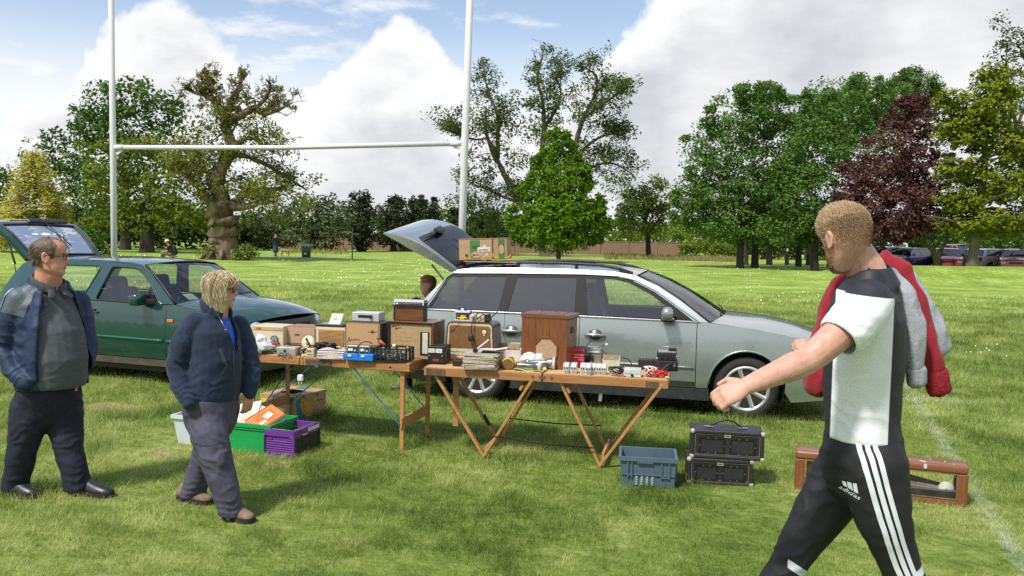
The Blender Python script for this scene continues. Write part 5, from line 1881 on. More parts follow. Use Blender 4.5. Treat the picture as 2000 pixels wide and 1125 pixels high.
def coil(rng,w,d,h,n=5,per=14):
 pts=[]
 for i in range(n*per):
  a=2*math.pi*i/per
  k=.72+.28*math.sin(i*1.7+rng.uniform(-.3,.3))
  pts.append(Vector((w/2+math.cos(a)*w/2*k,d/2+math.sin(a)*d/2*k,.006+h*(.15+.8*abs(math.sin(i*.37+rng.uniform(-.2,.2)))))))
 return pts
def plug(parent,p,mat,name='plug',s=1.0):
 m=MB().box((p[0],p[1],p[2]),(.044*s,.03*s,.05*s),bev=.010*s,seg=2)
 m.cyl((p[0]-.011*s,p[1]-.008,p[2]-.025*s),(p[0]-.011*s,p[1]-.008,p[2]-.043*s),.003,n=6)
 m.cyl((p[0]+.011*s,p[1]-.008,p[2]-.025*s),(p[0]+.011*s,p[1]-.008,p[2]-.043*s),.003,n=6)
 return m.build(name,mat,parent)
def rounded_cabinet(t,w,h,d,r,mat,name='cabinet',taper=0.0):
 o=round_poly([(taper,h),(w-taper,h),(w,0),(0,0)],r,5)
 return MB().prism(o,0,d).build(name,mat,t,autosmooth=R(30))
def goods_left():
 t,w,h=put('table_radio','cream box radio with round blue dial and red badge, leftmost of the radios','radio',493,553,686,635,ZL)
 MB().box((w/2,.11,h/2),(w,.22,h),bev=.006,seg=2).build('cabinet',CREAM,t)
 MB().box((w/2,-.002,h*.90),(w*.94,.006,h*.11)).build('trim_strip',M('olive_strip',(.42,.38,.22),.5),t)
 MB().box((w*.22,-.006,h*.90),(w*.15,.005,h*.06)).build('badge',M('badge_red',(.55,.06,.02),.4),t)
 MB().lathe([(.036,0),(.038,.006),(.033,.010),(.030,.012)],n=24,mtx=Matrix.Translation((w*.72,0,h*.48))@Matrix.Rotation(R(90),4,'X')).build('dial_ring',BLACKP,t)
 MB().cyl((w*.73,0,h*.48),(w*.73,-.015,h*.48),.030,n=24).build('dial',DIAL,t)
 MB().cyl((w*.73,-.014,h*.48),(w*.73,-.024,h*.48),.008,n=12).build('knob',GOLD,t)
 t,w,h=put('table_radio','low tan radio with rounded pinkish case and dark keys, second from the left','radio',557,616,687,636,ZL)
 rounded_cabinet(t,w,h,.19,.022,M('maroon_tan',(.33,.17,.12),.5,var=.1))
 MB().prism(round_poly([(.008,h-.008),(w-.008,h-.008),(w-.008,h*.36),(.008,h*.36)],.015),-.004,.002).build('front_panel',PINKTAN,t)
 MB().box((w*.40,-.006,h*.68),(w*.15,.004,.008)).build('name_bar',INK,t)
 MB().box((w/2,-.03,h*.15),(w*.98,.06,h*.28),bev=.006).build('key_ledge',M('ledge_brown',(.20,.14,.10),.6),t)
 for k in range(6):
  MB().box((w*(.25+.1*k),-.045,h*.30),(.018,.025,.008)).build('key',BLACKP,t)
 t,w,h=put('table_radio','cream radio with slatted amber grille and a paper card standing on it','radio',616,674,690,638,ZL)
 rounded_cabinet(t,w,h,.20,.016,IVORY)
 MB().box((w*.54,-.001,h*.62),(w*.86,.004,h*.58)).build('grille_back',M('amber_dark',(.30,.15,.05),.7),t)
 for k in range(12):
  MB().box((w*.54,-.006,h*(.36+.047*k)),(w*.85,.008,h*.026)).build('slat',M('amber_slat',(.52,.31,.12),.55,var=.1),t)
 MB().box((w*.60,-.012,h*.27),(w*.55,.02,h*.09),bev=.004).build('badge_bar',IVORY,t)
 MB().box((w*.45,-.008,h*.12),(w*.45,.006,h*.12)).build('tuning_scale',M('scale_brown',(.35,.22,.12),.5),t)
 MB().cyl((w*.88,0,h*.14),(w*.88,-.03,h*.14),.020,n=16).build('knob',IVORY,t)
 zt=h
 t2,w2,h2=put('turntable_lid','flat black lid lying on the slatted cream radio','lid',618,673,676,632,ZL)
 p=gp(616,690,ZL)
 t2.location=p+Vector((0,.01,zt+.002))
 MB().box((.12,.09,.010),(.26,.17,.018),rot=(0,0,.05),bev=.003).build('lid',BLACKP,t2)
 MB().box((.12,.09,.021),(.20,.12,.004),rot=(0,0,.05)).build('mat',GREYM,t2)
 t3=thing('price_card','white curled paper card standing on the black lid','card',p+Vector((.105,.02,zt+.0225)),-.225)
 mb=MB()
 mb.loft([[Vector((x,.030*math.sin(v*1.6)+.02*v,v*.092))for x in np.linspace(.0+.014*v,.108+.014*v,5)]for v in np.linspace(0,1,7)],closed_ring=False,caps=False)
 mb.build('sheet',PAPER,t3)
 MB().box((.05,.022,.045),(.004,.002,.02)).box((.065,.024,.055),(.003,.002,.026),rot=(0,.2,0)).build('pen_mark',INK,t3)
 t,w,h=put('valve_radio','dark-cased valve radio with tan cloth front and script lettering, under the silver tuner','radio',674,744,694,627,ZL)
 rounded_cabinet(t,w,h,.24,.022,DARKBROWN)
 MB().prism(round_poly([(.008,h-.008),(w-.010,h-.008),(w-.010,.012),(.008,.012)],.016),-.006,.001).build('brass_frame',GOLD,t)
 MB().prism(round_poly([(.020,h-.020),(w-.022,h-.020),(w-.022,h*.34),(.020,h*.34)],.006),-.011,.0).build('speaker_cloth',TANCLOTH,t)
 MB().box((w/2,-.008,h*.17),(w*.86,.008,h*.22)).build('tuning_scale',M('scale_dark',(.09,.075,.06),.3,coat=.5),t)
 squiggle('script_name',t,w*.10,-.0125,h*.44,w*.30,h*.11,INKBROWN,.0022)
 e=MB()
 e.cyl((w*.77,-.011,h*.73),(w*.77,-.014,h*.73),.013,n=14)
 e.prism([(w*.64,h*.74),(w*.77,h*.69),(w*.90,h*.74),(w*.77,h*.71)],-.014,-.011)
 e.build('winged_emblem',INKBROWN,t)
 base=t.location.copy()
 t=thing('stereo_tuner','silver stereo unit with black display, on top of the dark valve radio','stereo',base+Vector((.05,.035,h+.001)),-.21)
 MB().box((.122,.075,.0375),(.245,.15,.075),bev=.004,seg=2).build('case',SILVER,t)
 MB().box((.105,-.002,.042),(.095,.005,.022)).build('display',BLACK_GLOSS,t)
 MB().cyl((.172,0,.040),(.172,-.014,.040),.0165,n=20).build('dial_knob',BLACKP,t)
 t,w,h=put('record_player_cabinet','wooden cabinet turned to show its pale hardboard back, below the portable radio','cabinet',757,846,698,626,ZL,-.235)
 D=.30
 MB().box((w/2,D/2,h-.006),(w+.01,D+.01,.012),bev=.002).build('top_board',WALNUT_X,t)
 MB().box((w-.006,D/2,(h-.014)/2),(.012,D,h-.014)).build('side_board',WALNUT,t)
 MB().box((.006,D/2,(h-.014)/2),(.012,D,h-.014)).build('side_board',M('black_side',(.02,.018,.017),.5),t)
 MB().box((w/2,.018,(h-.016)/2),(w-.03,.008,h-.018)).build('back_panel',HARDBOARD,t)
 MB().box((w/2,.17,(h-.016)/2),(w-.03,.2,h-.03)).build('inside',BLACKP,t)
 fr=MB()
 for a,b in(((.012,.0),(.012,h-.014)),((w-.016,0),(w-.016,h-.014)),((.012,h-.018),(w-.012,h-.018))):
  fr.beam((a[0],.008,a[1]),(b[0],.008,b[1]),.010,.012,up=(0,1,0))
 fr.build('black_edge',BLACKP,t)
 MB().box((w*.80,.012,h*.42),(w*.19,.008,h*.62)).build('black_slot',BLACKP,t)
 MB().box((w*.815,.007,h*.43),(w*.115,.008,h*.56)).build('white_panel',M('offwhite_panel',(.60,.58,.50),.6),t)
 squiggle('script_name',t,w*.09,.0125,h*.84,w*.14,h*.05,INKBROWN,.0022)
 squiggle('script_name',t,w*.16,.0125,h*.78,w*.11,h*.05,INKBROWN,.0022)
 ln=MB()
 for k,(a,b)in enumerate(((.25,.40),(.14,.52),(.14,.50),(.14,.46))):
  ln.box((w*(a+b)/2,.0135,h*(.68-.11*k)),(w*(b-a),.001,.0035))
 ln.build('printed_lines',M('faint_print',(.34,.225,.11),.8),t)
 base=t.location.copy()
 t=thing('portable_radio','portable wooden radio with silver tuning scale along its top edge','radio',base+Vector((.045,.03,h+.002)),-.17)
 W2,H2=.268,.150
 MB().box((W2/2,.045,H2/2),(W2-.008,.09,H2),bev=.003).build('case',WALNUT_X,t)
 for x in(.004,W2-.004):
  MB().box((x,.045,H2/2+.012),(.012,.10,H2+.024),bev=.002).build('end_cheek',BLACKP,t)
 MB().box((W2/2,.030,H2-.004),(W2-.004,.085,.052),rot=(R(-14),0,0),bev=.004).build('scale_housing',SILVER,t)
 MB().box((W2/2,-.015,H2-.006),(W2*.90,.004,.030),rot=(R(-14),0,0)).build('tuning_scale',BLACK_GLOSS,t)
 mk=MB()
 for k in range(11):
  mk.box((W2*(.22+.065*k),-.0185,H2-.002+.004*(k%2)),(.008,.001,.004))
 mk.build('scale_marks',WHITE,t)
 MB().box((W2*.44,-.0195,H2-.004),(.003,.001,.024)).build('needle',M('needle_red',(.7,.10,.03),.5),t)
 MB().box((W2*.12,-.0185,H2-.004),(.022,.001,.012)).build('name_plate',WHITE,t)
 for x in(-.006,W2+.004):
  MB().cyl((x-.004,.03,H2+.005),(x+.006,.03,H2+.005),.011,n=12).build('handle_pivot',STEEL,t)
 t,w,h=put('plastic_bag','crumpled white carrier bag at the left end of the radio table','bag',488,520,692,656,ZL)
 bm=MB().ball((w*.5,.08,h*.48),.09,20,(1.0,.9,.62)).ball((w*.25,.06,h*.25),.06,14,(1.1,.9,.7)).ball((w*.5,.06,h*.72),.05,14)
 for v in bm.bm.verts:
  v.co+=Vector([mnoise.noise(v.co*26+Vector((i*9,3,1)))*.020 for i in range(3)])
  v.co.z=max(v.co.z,.002)
 bm.build('bag',M('carrier_bag',(.70,.71,.74),.35,var=.06,bump=.3,bs=40),t)
 bx=[(508,538,690,.016,(.30,.42,.60),'pale blue-edged cassette case at the bottom of the small stack'),(509,538,690,.020,(.03,.03,.035),'black cassette case second from the bottom of the small stack'),(513,543,690,.022,(.50,.50,.48),'grey cassette case in the middle of the small stack'),(512,545,690,.018,(.62,.63,.62),'white disc case near the top of the small stack'),(515,545,690,.016,(.50,.05,.06),'red-fronted disc case on top of the small stack')]
 zz=ZL+.001
 p,w,h=fits(509,540,690,670,ZL,-.2)
 for k,(a,b,pyb,hh,colr,lab)in enumerate(bx):
  t=thing('media_case',lab,'case',p+Vector((.004*(k%3),.008*(k%2),zz-ZL)),-.20+.05*(k%3-1),'cases stacked by the cream radio')
  MB().box((.066,.055,hh/2),(.132,.11,hh-.002),bev=.001).build('case',M('case_%d'%k,colr,.35,var=.1),t)
  MB().box((.066,-.0008,hh/2),(.115,.001,hh*.5)).build('spine_label',PAPER if k%2 else M('spine_dark',(.06,.05,.05),.5),t)
  zz+=hh
 t,w,h=put('metal_tin','flat grey metal tin with a latch beside the hanging cable','tin',540,577,694,680,ZL,-.2)
 MB().box((w/2,.055,h/2),(w,.11,h),bev=.004,seg=2).build('body',M('tin_grey',(.42,.43,.40),.4,.35,var=.1),t)
 MB().box((w/2,.055,h+.004),(w+.003,.113,.012),bev=.004).build('lid',M('tin_lid',(.50,.50,.47),.4,.35),t)
 MB().box((w*.45,-.004,h*.7),(.016,.008,.022)).build('latch',BLACKP,t)
 MB().tube([(w*.2+.0,-.022,.006),(w*.25,-.02,.022),(w*.38,-.02,.024),(w*.45,-.02,.008)],.004,6).tube([(w*.55,-.02,.008),(w*.62,-.02,.022),(w*.75,-.02,.020),(w*.8,-.02,.006)],.004,6).build('spectacle_rim',BLACKP,t)
 p=gp(577,694,ZL)
 for k in range(3):
  t=thing('cassette_box',('black cassette box at the bottom beside the grey tin','black cassette box in the middle beside the grey tin','black cassette box on top beside the grey tin')[k],'case',p+Vector((0,.02,.001+k*.017)),-.2+.04*k,'cases beside the grey tin')
  MB().box((.035,.05,.008),(.068,.1,.015),bev=.001).build('case',BLACKP,t)
  MB().box((.035,-.0008,.008),(.060,.001,.006)).build('spine_label',LGREY,t)
 t,w,h=put('desk_fan','small cream round lamp head with dark slot among tangled leads','lamp',588,613,695,648,ZL,-.25)
 t.location+=Vector((0,.01,0))
 mm=Matrix.Translation((.065,.0,.115))@Matrix.Rotation(R(78),4,'X')
 MB().lathe([(.0,-.03),(.045,-.028),(.060,-.005),(.060,.008),(.052,.014),(.0,.016)],n=28,mtx=mm).build('shell',CREAM,t)
 MB().lathe([(.016,.014),(.018,.024),(.0,.026)],n=16,mtx=mm).build('boss',PAPER2,t)
 MB().beam((.055,-.022,.155),(.10,-.025,.085),.010,.018,up=(0,1,0)).build('slot_bar',BLACKP,t)
 MB().tube([(.03,.0,.07),(.0,.005,.045),(.0,.01,.012),(.03,.01,.004)],.012,8).build('bracket',CREAM,t)
 MB().lathe([(.055,0),(.055,.01),(.03,.02),(.02,.06)],(.05,.02,0),n=20).build('foot',CREAM2,t)
 t,w,h=put('transformer','cream transformer block with printed front, a lead hanging from it to a white plug','transformer',598,613,697,680,ZL,-.2)
 MB().box((w/2,.03,h/2),(w,.06,h),bev=.006,seg=2).build('block',CREAM,t)
 MB().box((w*.24,-.001,h*.66),(w*.2,.001,h*.2)).build('print_mark',INK,t)
 MB().box((w*.54,-.001,h*.66),(w*.18,.001,h*.2)).build('print_mark',INK,t)
 MB().box((w/2,-.001,h*.28),(w*.7,.001,.005)).build('print_line',INK,t)
 cable('lead',t,[(.0,.03,h*.8),(-.03,.0,.05),(-.040,-.035,-.01),(-.045,-.04,-.10),(-.035,-.035,-.145)],.0042)
 plug(t,(-.032,-.038,-.175),WHITE,s=1.15)
 cable('lead',t,[(.06,.05,.03),(.09,.03,.07),(.05,.0,.10),(.0,.02,.07),(-.06,.03,.05),(-.03,.06,.02)],.005)
 rng=random.Random(4)
 t,w,h=put('cable_coil','loose coil of thick black cable behind the papers','cable',612,655,694,670,ZL)
 MB().tube(coil(rng,w*.95,.12,h*.95,5),.0075,6).build('cable',M('navy_cable',(.018,.02,.035),.45),t)
 t,w,h=put('cable_tangle','tangle of black leads beside the cream lamp head','cable',598,622,695,672,ZL)
 MB().tube(coil(rng,w,.09,h*.9,6,11),.0045,5).build('cable',CABLE,t)
 t,w,h=put('paper_stack','limp stack of pale pink papers at the front edge of the radio table','papers',618,672,700,684,ZL,-.2)
 for k in range(9):
  MB().box((w/2+rng.uniform(-.006,.006),.075,.0035+k*h/10),(w*rng.uniform(.9,1.0),.15,h/11),rot=(0,0,rng.uniform(-.05,.05)),bev=.0008).build('sheet_pile',(PAPER,M('pink_paper',(.58,.48,.46),.85))[k%2],t)
 MB().loft([[Vector((w*u,.02+.10*v,h*.95+.012*math.sin(u*7)*v+.004))for u in np.linspace(0,1,9)]for v in np.linspace(0,1,4)],closed_ring=False,caps=False).build('top_sheet',M('pink_paper',(.58,.48,.46)),t)
 t,w,h=put('tool_case_tray','bright blue plastic tray with two white clips holding grey meters','tray',672,728,704,690,ZL,-.2)
 MB().box((w/2,.085,h*.48),(w,.17,h*.9),bev=.008,seg=2).build('tray',BLUEP,t)
 MB().box((w/2,.085,h*.93),(w+.004,.174,h*.14),bev=.003).build('rim',M('blue_rim',(.03,.30,.80),.35),t)
 for x in(.2,.66):
  MB().box((w*x,-.004,h*.72),(.030,.008,.016),bev=.002).build('clip',WHITE,t)
 base=t.location.copy()
 for k,(x,ww,lab)in enumerate(((.012,.105,'grey test meter at the left of the blue tray'),(.118,.098,'grey test meter at the right of the blue tray, partly behind the crate'))):
  m_=thing('test_meter',lab,'meter',base+Vector((x,.03-.2*x,h*.9)),-.2,'meters in the blue tray')
  H=.070
  MB().box((ww/2,.04,H/2),(ww,.08,H),rot=(R(-8),0,0),bev=.012,seg=2).build('case',M('meter_grey',(.22,.25,.29),.4),m_)
  MB().box((ww/2,-.001,H*.50),(ww*.78,.006,H*.66),rot=(R(-8),0,0)).build('face',BLACKP,m_)
  MB().box((ww*.38,-.006,H*.52),(ww*.38,.004,H*.30),rot=(R(-8),0,0)).build('scale',METER,m_)
  MB().cyl((ww*.76,0,H*.45),(ww*.76,-.012,H*.45),.009,n=12).build('knob',LGREY,m_)
 cable('lead',t,[(.12,-.01,h),(.12,-.018,.10),(.15,-.012,.15),(.20,.0,.165),(.24,.01,.15)],.0045)
 t,w,h=put('lattice_crate','black lattice plastic crate filled with small parts','crate',727,792,706,679,ZL,-.225)
 D=.21
 fr=MB()
 for z in(.006,h-.006):
  fr.box((w/2,.004,z),(w,.008,.012)).box((w/2,D-.004,z),(w,.008,.012)).box((.004,D/2,z),(.008,D-.018,.012)).box((w-.004,D/2,z),(.008,D-.018,.012))
 for k in range(9):
  x=w*k/8
  fr.box((min(max(x,.003),w-.003),.004,h/2),(.006,.0075,h-.014))
  fr.box((min(max(x,.003),w-.003),D-.004,h/2),(.006,.0075,h-.014))
 for k in range(7):
  y=D*k/6
  fr.box((w-.004,min(max(y,.012),D-.012),h/2),(.0075,.006,h-.014)).box((.004,min(max(y,.012),D-.012),h/2),(.0075,.006,h-.014))
 for z in(.33,.66):
  fr.box((w/2,.0042,h*z),(w-.01,.006,.005)).box((w-.0042,D/2,h*z),(.006,D-.02,.005))
 fr.box((w/2,D/2,.003),(w-.02,D-.02,.005))
 fr.build('lattice',BLACKP,t)
 MB().box((w+.0015,D*.25,h*.5),(.002,.035,h*.6)).build('paper_tag',PAPER,t)
 lay=MB()
 rng=random.Random(9)
 cols=[M('bit_%d'%k,c_,.5)for k,c_ in enumerate(((.25,.27,.20),(.35,.33,.30),(.10,.12,.05),(.42,.36,.16),(.16,.17,.18)))]
 for k in range(70):
  lay.mi=k%5
  c_=(rng.uniform(.02,w-.02),rng.uniform(.02,D-.02),rng.uniform(.012,h*.92))
  lay.box(c_,(rng.uniform(.012,.04),rng.uniform(.012,.03),rng.uniform(.008,.02)),rot=(rng.uniform(0,3),rng.uniform(0,3),rng.uniform(0,3)))
 o=lay.build('small_parts',cols,t)
 o['kind']='stuff'
 base=t.location.copy()
 g_=thing('soldering_gun','orange-red handled test probe lying across the lattice crate','tool',base+Vector((.02,.07,h)),-.2)
 MB().tube([(.03,0,.055),(.055,0,.030),(.075,0,.014)],[.009,.014,.011],10).build('handle',M('probe_red',(.58,.08,.03),.4),g_)
 MB().tube([(.0,.01,.068),(.018,.004,.064),(.034,0,.052)],[.004,.008,.009],8).build('boot',BLACKP,g_)
 MB().ball((.15,.02,.012),.016,12).build('white_ball',WHITE,g_)
 t,w,h=put('parts_drawers','small dark translucent parts drawers right of the lattice crate','drawers',806,838,698,672,ZL,-.235)
 MB().box((w/2,.07,h/2),(w,.14,h),bev=.003).build('case',M('smoke_plastic',(.06,.075,.075),.3,var=.15),t)
 for k in range(2):
  MB().box((w/2,-.004,h*(.27+.47*k)),(w*.90,.012,h*.40),bev=.003).build('drawer',M('smoke_drawer',(.13,.135,.125),.25,var=.25),t)
  MB().box((w*.55,-.013,h*(.30+.47*k)),(w*.4,.006,.014)).build('drawer_pull',M('pull_tan',(.30,.25,.17),.4),t)
def goods_front():
 t,w,h=put('power_supply','black bench power supply with two white meters at the left end of the front table','power supply',835,868,711,676,ZF,-.19)
 D=.20
 MB().box((w/2,D/2,h*.53),(w,D,h*.94),bev=.004).build('case',BLACKM,t)
 MB().box((w/2,-.002,h*.53),(w*.96,.006,h*.88)).build('front_panel',BLACKP,t)
 for x in(.24,.68):
  MB().box((w*x,-.007,h*.77),(w*.38,.006,h*.22)).build('meter',METER,t)
  MB().box((w*x,-.0105,h*.76),(w*.22,.001,.003),rot=(0,R(20),0)).build('needle',INK,t)
 mk=MB()
 for k in range(4):
  mk.box((w*(.36+.09*k),-.0062,h*.26),(.006,.002,.014))
 mk.build('terminal',M('led_red',(.7,.14,.05),.4),t)
 for x,z in((.1,.5),(.88,.5),(.1,.22),(.88,.2)):
  MB().cyl((w*x,0,h*z),(w*x,-.014,h*z),.008,n=10).build('knob',STEEL if z>.3 else BLACKP,t)
 for x in(.12,.88):
  for y in(.03,D-.03):
   MB().cyl((w*x,y,-.0005),(w*x,y,h*.07),.008,n=8).build('foot',BLACKP,t)
 sl=MB()
 for k in range(7):
  sl.box((w+.001,D*(.4+.07*k),h*.5),(.002,.005,h*.45))
 sl.build('vent',BLACK_TRIM,t)
 rng=random.Random(12)
 t,w,h=put('pocket_meter','small black pocket meter wound with red leads, right of the power supply','meter',881,905,715,702,ZF,-.3)
 MB().box((w/2,.04,h/2),(w*.8,.08,h*.9),bev=.006,seg=2).build('case',BLACKP,t)
 MB().tube(coil(rng,w*.95,.07,h*1.2,3,12),.003,5).build('red_lead',M('lead_red',(.35,.02,.02),.4),t)
 t,w,h=put('cable_tangle','black leads bunched behind the power supply against the brown radio','cable',898,922,704,683,ZF)
 MB().tube(coil(rng,w,.06,h*.9,5,10),.0042,5).build('cable',CABLE,t)
 t,w,h=put('paper_stack','thick stack of old yellowed magazines in the middle of the front table','papers',905,968,722,690,ZF,-.2)
 for k in range(15):
  MB().box((w/2+rng.uniform(-.012,.012),.11+rng.uniform(-.008,.008),.003+(k+.5)*h/15.5),(w*rng.uniform(.94,1.05),.22,h/16.5),rot=(0,0,rng.uniform(-.07,.07)),bev=.001).build('magazine',(PAPER2,M('mag_tan',(.56,.48,.38),.9,var=.15,vs=30),M('mag_grey',(.42,.36,.29),.9,var=.15,vs=30))[k%3],t)
 base,hb=t.location.copy(),h
 t=thing('loose_papers','loose white papers fanned over the right side of the magazines','papers',base+Vector((.12,.05,hb+.004)),-.2)
 for k in range(3):
  MB().loft([[Vector((.20*u+.01*k,.13*v,.006+.006*k+.026*max(0,u-.45)**1.2*(1+.4*k)-.06*max(0,u-.8)**2))for u in np.linspace(0,1,8)]for v in np.linspace(0,1,3)],closed_ring=False,caps=False).build('sheet',PAPER,t)
 t=thing('slide_pointer','white plastic arm with dark clamp lying on the magazines','tool',base+Vector((.10,.02,hb+.012)),-.2)
 MB().beam((0,.0,.018),(.095,.02,.098),.02,.010,bev=.002).beam((.02,.01,.024),(.13,.02,.020),.022,.008,bev=.002).build('arm',WHITE,t)
 MB().box((-.008,.0,.012),(.036,.036,.036),bev=.005).build('clamp',BLACKP,t)
 t,w,h=put('valve_radio','large brown rounded valve radio with ribbed golden grille and cream frame','radio',868,967,703,627,ZF,-.225)
 D=.25
 rounded_cabinet(t,w,h,D,.050,M('bakelite_brown',(.085,.052,.040),.38,var=.1,coat=.25),taper=.020)
 fr=round_poly([(.034,h-.014),(w-.034,h-.014),(w-.016,.010),(.016,.010)],.035)
 MB().prism(fr,-.008,.001).build('cream_frame',M('frame_cream',(.60,.50,.32),.4),t)
 gr=round_poly([(.050,h-.030),(w-.050,h-.030),(w-.036,h*.34),(.036,h*.34)],.016)
 MB().prism(gr,-.012,0).build('grille_cloth',M('grille_brown',(.20,.105,.040),.6,var=.2,vs=60),t)
 for k in range(40):
  f=(k+.5)/40
  x=.042+(w-.084)*f
  ins=.010*(1-abs(2*f-1))+0
  MB().box((x,-.0135,h*.34+(h*.66-.034)/2),(.0028,.004,h*.66-.045)).build('rib',M('rib_gold',(.33,.19,.075),.5),t)
 for k in range(3):
  MB().box((w/2,-.011,h*(.10+.085*k)),(w-.07,.004,h*.055)).build('scale_strip',M('scale_cream',(.56,.52,.38),.3,coat=.4,var=.1,vs=60),t)
 squiggle('script_name',t,w*.13,-.0165,h*.74,w*.18,h*.07,INKBROWN,.002,.085)
 MB().lathe([(.016,0),(.020,.004),(.016,.008),(.010,.008)],n=16,mtx=Matrix.Translation((w*.79,-.014,h*.76))@Matrix.Rotation(R(90),4,'X')).box((w*.79,-.017,h*.73),(.012,.006,.04)).build('emblem',IVORY,t)
 MB().cyl((w*.90,-.006,h*.16),(w*.90,-.03,h*.16),.022,n=18).build('knob',IVORY,t)
 base,hb=t.location.copy(),h
 u_=Vector((math.cos(-.225),math.sin(-.225),0))
 t=thing('toy_car_box','small boxed yellow toy car on top of the brown valve radio','toy box',base+u_*.072+Vector((0,.05,hb+.001)),-.25)
 MB().box((.067,.06,.004),(.135,.055,.008)).build('base_tray',WHITE,t)
 MB().box((.067,.086,.045),(.135,.003,.075)).build('back_card',M('card_grey',(.34,.30,.26),.7),t)
 for x in(.002,.1325):
  MB().box((x,.06,.045),(.004,.055,.075)).build('side_card',M('box_blue',(.015,.035,.34),.5)if x>.1 else WHITE,t)
 MB().box((.067,.06,.084),(.135,.055,.008)).box((.067,.0325,.079),(.135,.002,.018)).build('lid_card',WHITE,t)
 MB().prism([(.02,.086)]+[(.067+.042*math.cos(a),.086+.030*math.sin(a))for a in np.linspace(math.pi,0,11)]+[(.115,.086)],.0345,.038).build('header_card',M('box_blue',(.015,.035,.34)),t)
 MB().cyl((.067,.034,.094),(.067,.0325,.094),.016,n=16).build('header_badge',WHITE,t)
 c_=MB().box((.062,.058,.020),(.088,.034,.018),bev=.006,seg=2).box((.070,.058,.036),(.046,.028,.018),bev=.005,seg=2)
 c_.build('toy_body',M('toy_yellow',(.80,.48,.01),.3,coat=.6),t)
 for x in(.034,.092):
  MB().cyl((x,.038,.014),(x,.078,.014),.010,n=12).build('toy_wheel',BLACKP,t)
 t=thing('intercom_box','small cream switch box wrapped in its black lead, on the brown valve radio','switch box',base+u_*.215+Vector((0,.01,hb+.001)),-.15)
 MB().box((.065,.05,.03),(.13,.10,.06),rot=(0,0,.0),bev=.006,seg=2).build('case',CREAM,t)
 MB().box((.14,.055,.032),(.06,.10,.058),rot=(0,R(-14),0)).build('cover',BLACKP,t)
 MB().cyl((.035,0,.034),(.035,-.012,.034),.014,n=14).build('knob',STEEL,t)
 MB().cyl((.098,0,.036),(.098,-.004,.036),.006,n=10).build('lamp',M('lamp_green',(.10,.13,.02),.4),t)
 cable('lead',t,[(.16,.04,.05),(.12,-.015,.065),(.07,-.012,.03),(.06,.04,.07),(.10,.05,.075),(.15,-.01,.02),(.20,.0,.055),(.235,.02,.09),(.19,.05,.05)],.0045,wig=.002)
 cable('lead',t,[(.06,.0,.06),(.045,-.02,.05),(.032,-.055,-.02),(.030,-.060,-.06),(.030,-.060,-.085)],.0042)
 MB().tube([(.030,-.060,-.085),(.030,-.060,-.11),(.030,-.060,-.135),(.030,-.060,-.155)],[.006,.016,.026,.022],12).build('plug',BLACKP,t)
 MB().cyl((.020,-.072,-.15),(.020,-.072,-.172),.003,n=6).cyl((.040,-.072,-.15),(.040,-.072,-.172),.003,n=6).build('plug_pin',GOLD,t)
 t,w,h=put('cardboard_box','open white cardboard box with a brown flap, left of the tall loudspeaker','box',968,1017,704,682,ZF,-.22)
 for c_,s_ in(((w/2,.002,h/2),(w,.004,h)),((w/2,.158,h/2),(w,.004,h)),((.002,.08,h/2),(.004,.15,h)),((w-.002,.08,h/2),(.004,.15,h)),((w/2,.08,.003),(w-.01,.15,.004))):
  MB().box(c_,s_).build('wall',M('white_card',(.66,.64,.70),.8),t)
 MB().box((w*.42,.154,h+.012),(w*.75,.004,.05),rot=(R(-12),0,0)).build('flap',CARD,t)
 MB().box((w*.62,.165,h+.014),(w*.38,.003,.06),rot=(R(-6),0,0)).build('flap',M('white_card',(.66,.64,.70)),t)
 t,w,h=put('loudspeaker_cabinet','tall mahogany loudspeaker cabinet with octagonal cloth grille','loudspeaker',1018,1107,717,611,ZF,-.40)
 D=.27
 t.location+=Vector((.0,.045,0))
 h=at(1018,611,t.location.y).z-ZF
 MB().box((w/2,D/2,h/2-.003),(w-.012,D-.012,h-.008),bev=.003).build('carcase',MAHOG,t)
 for a,b in((.0,.30),(.30,.62),(.62,1.0)):
  MB().box((w*(a+b)/2,-.003,h/2-.004),(w*(b-a)-.002,.010,h-.012),bev=.001).build('front_board',MAHOG,t)
 MB().box((w/2,D/2-.003,h-.016),(w+.012,D+.018,.036),bev=.004).build('lid',M('mahogany_lid',(.21,.075,.032),.3,var=.2,vs=6,stretch=(1,9,9),col2=(.13,.045,.02),coat=.5),t)
 MB().box((w/2,D/2-.003,h-.038),(w+.006,D+.012,.004)).build('lid_line',INKBROWN,t)
 cx,cz,rr=w*.555,h*.335,w*.245
 oc=[(cx+rr*1.10*math.cos(R(22.5+45*k)),cz+rr*1.18*math.sin(R(22.5+45*k)))for k in range(8)]
 MB().prism(oc,-.012,-.007).build('grille_cloth',M('grille_tan',(.46,.30,.19),.85,var=.12,vs=55,bump=.3,bs=160),t)
 for k in range(8):
  a,b=oc[k],oc[(k+1)%8]
  MB().beam((a[0],-.014,a[1]),(b[0],-.014,b[1]),.016,.013,up=(0,1,0),bev=.002).build('moulding',MAHOG,t)
 MB().box((w-.003,D*.52,h*.70),(.008,.06,.05)).build('handle_hole',INKBROWN,t)
 t,w,h=put('torch','fat yellow torch pointing its white lens forward','torch',978,1004,722,697,ZF,-.1)
 r=h*.46
 mm=Matrix.Translation((w/2,0,r+.002))@Matrix.Rotation(R(-90),4,'X')
 MB().lathe([(r*.82,-.004),(r,.004),(r*1.02,.03),(r*.8,.06),(r*.55,.09),(r*.5,.18),(.0,.185)],n=24,mtx=mm).build('body',YELLOW,t)
 MB().lathe([(.0,-.002),(r*.74,-.002),(r*.78,.006)],n=24,mtx=mm).build('lens',M('lens_white',(.70,.70,.68),.3),t)
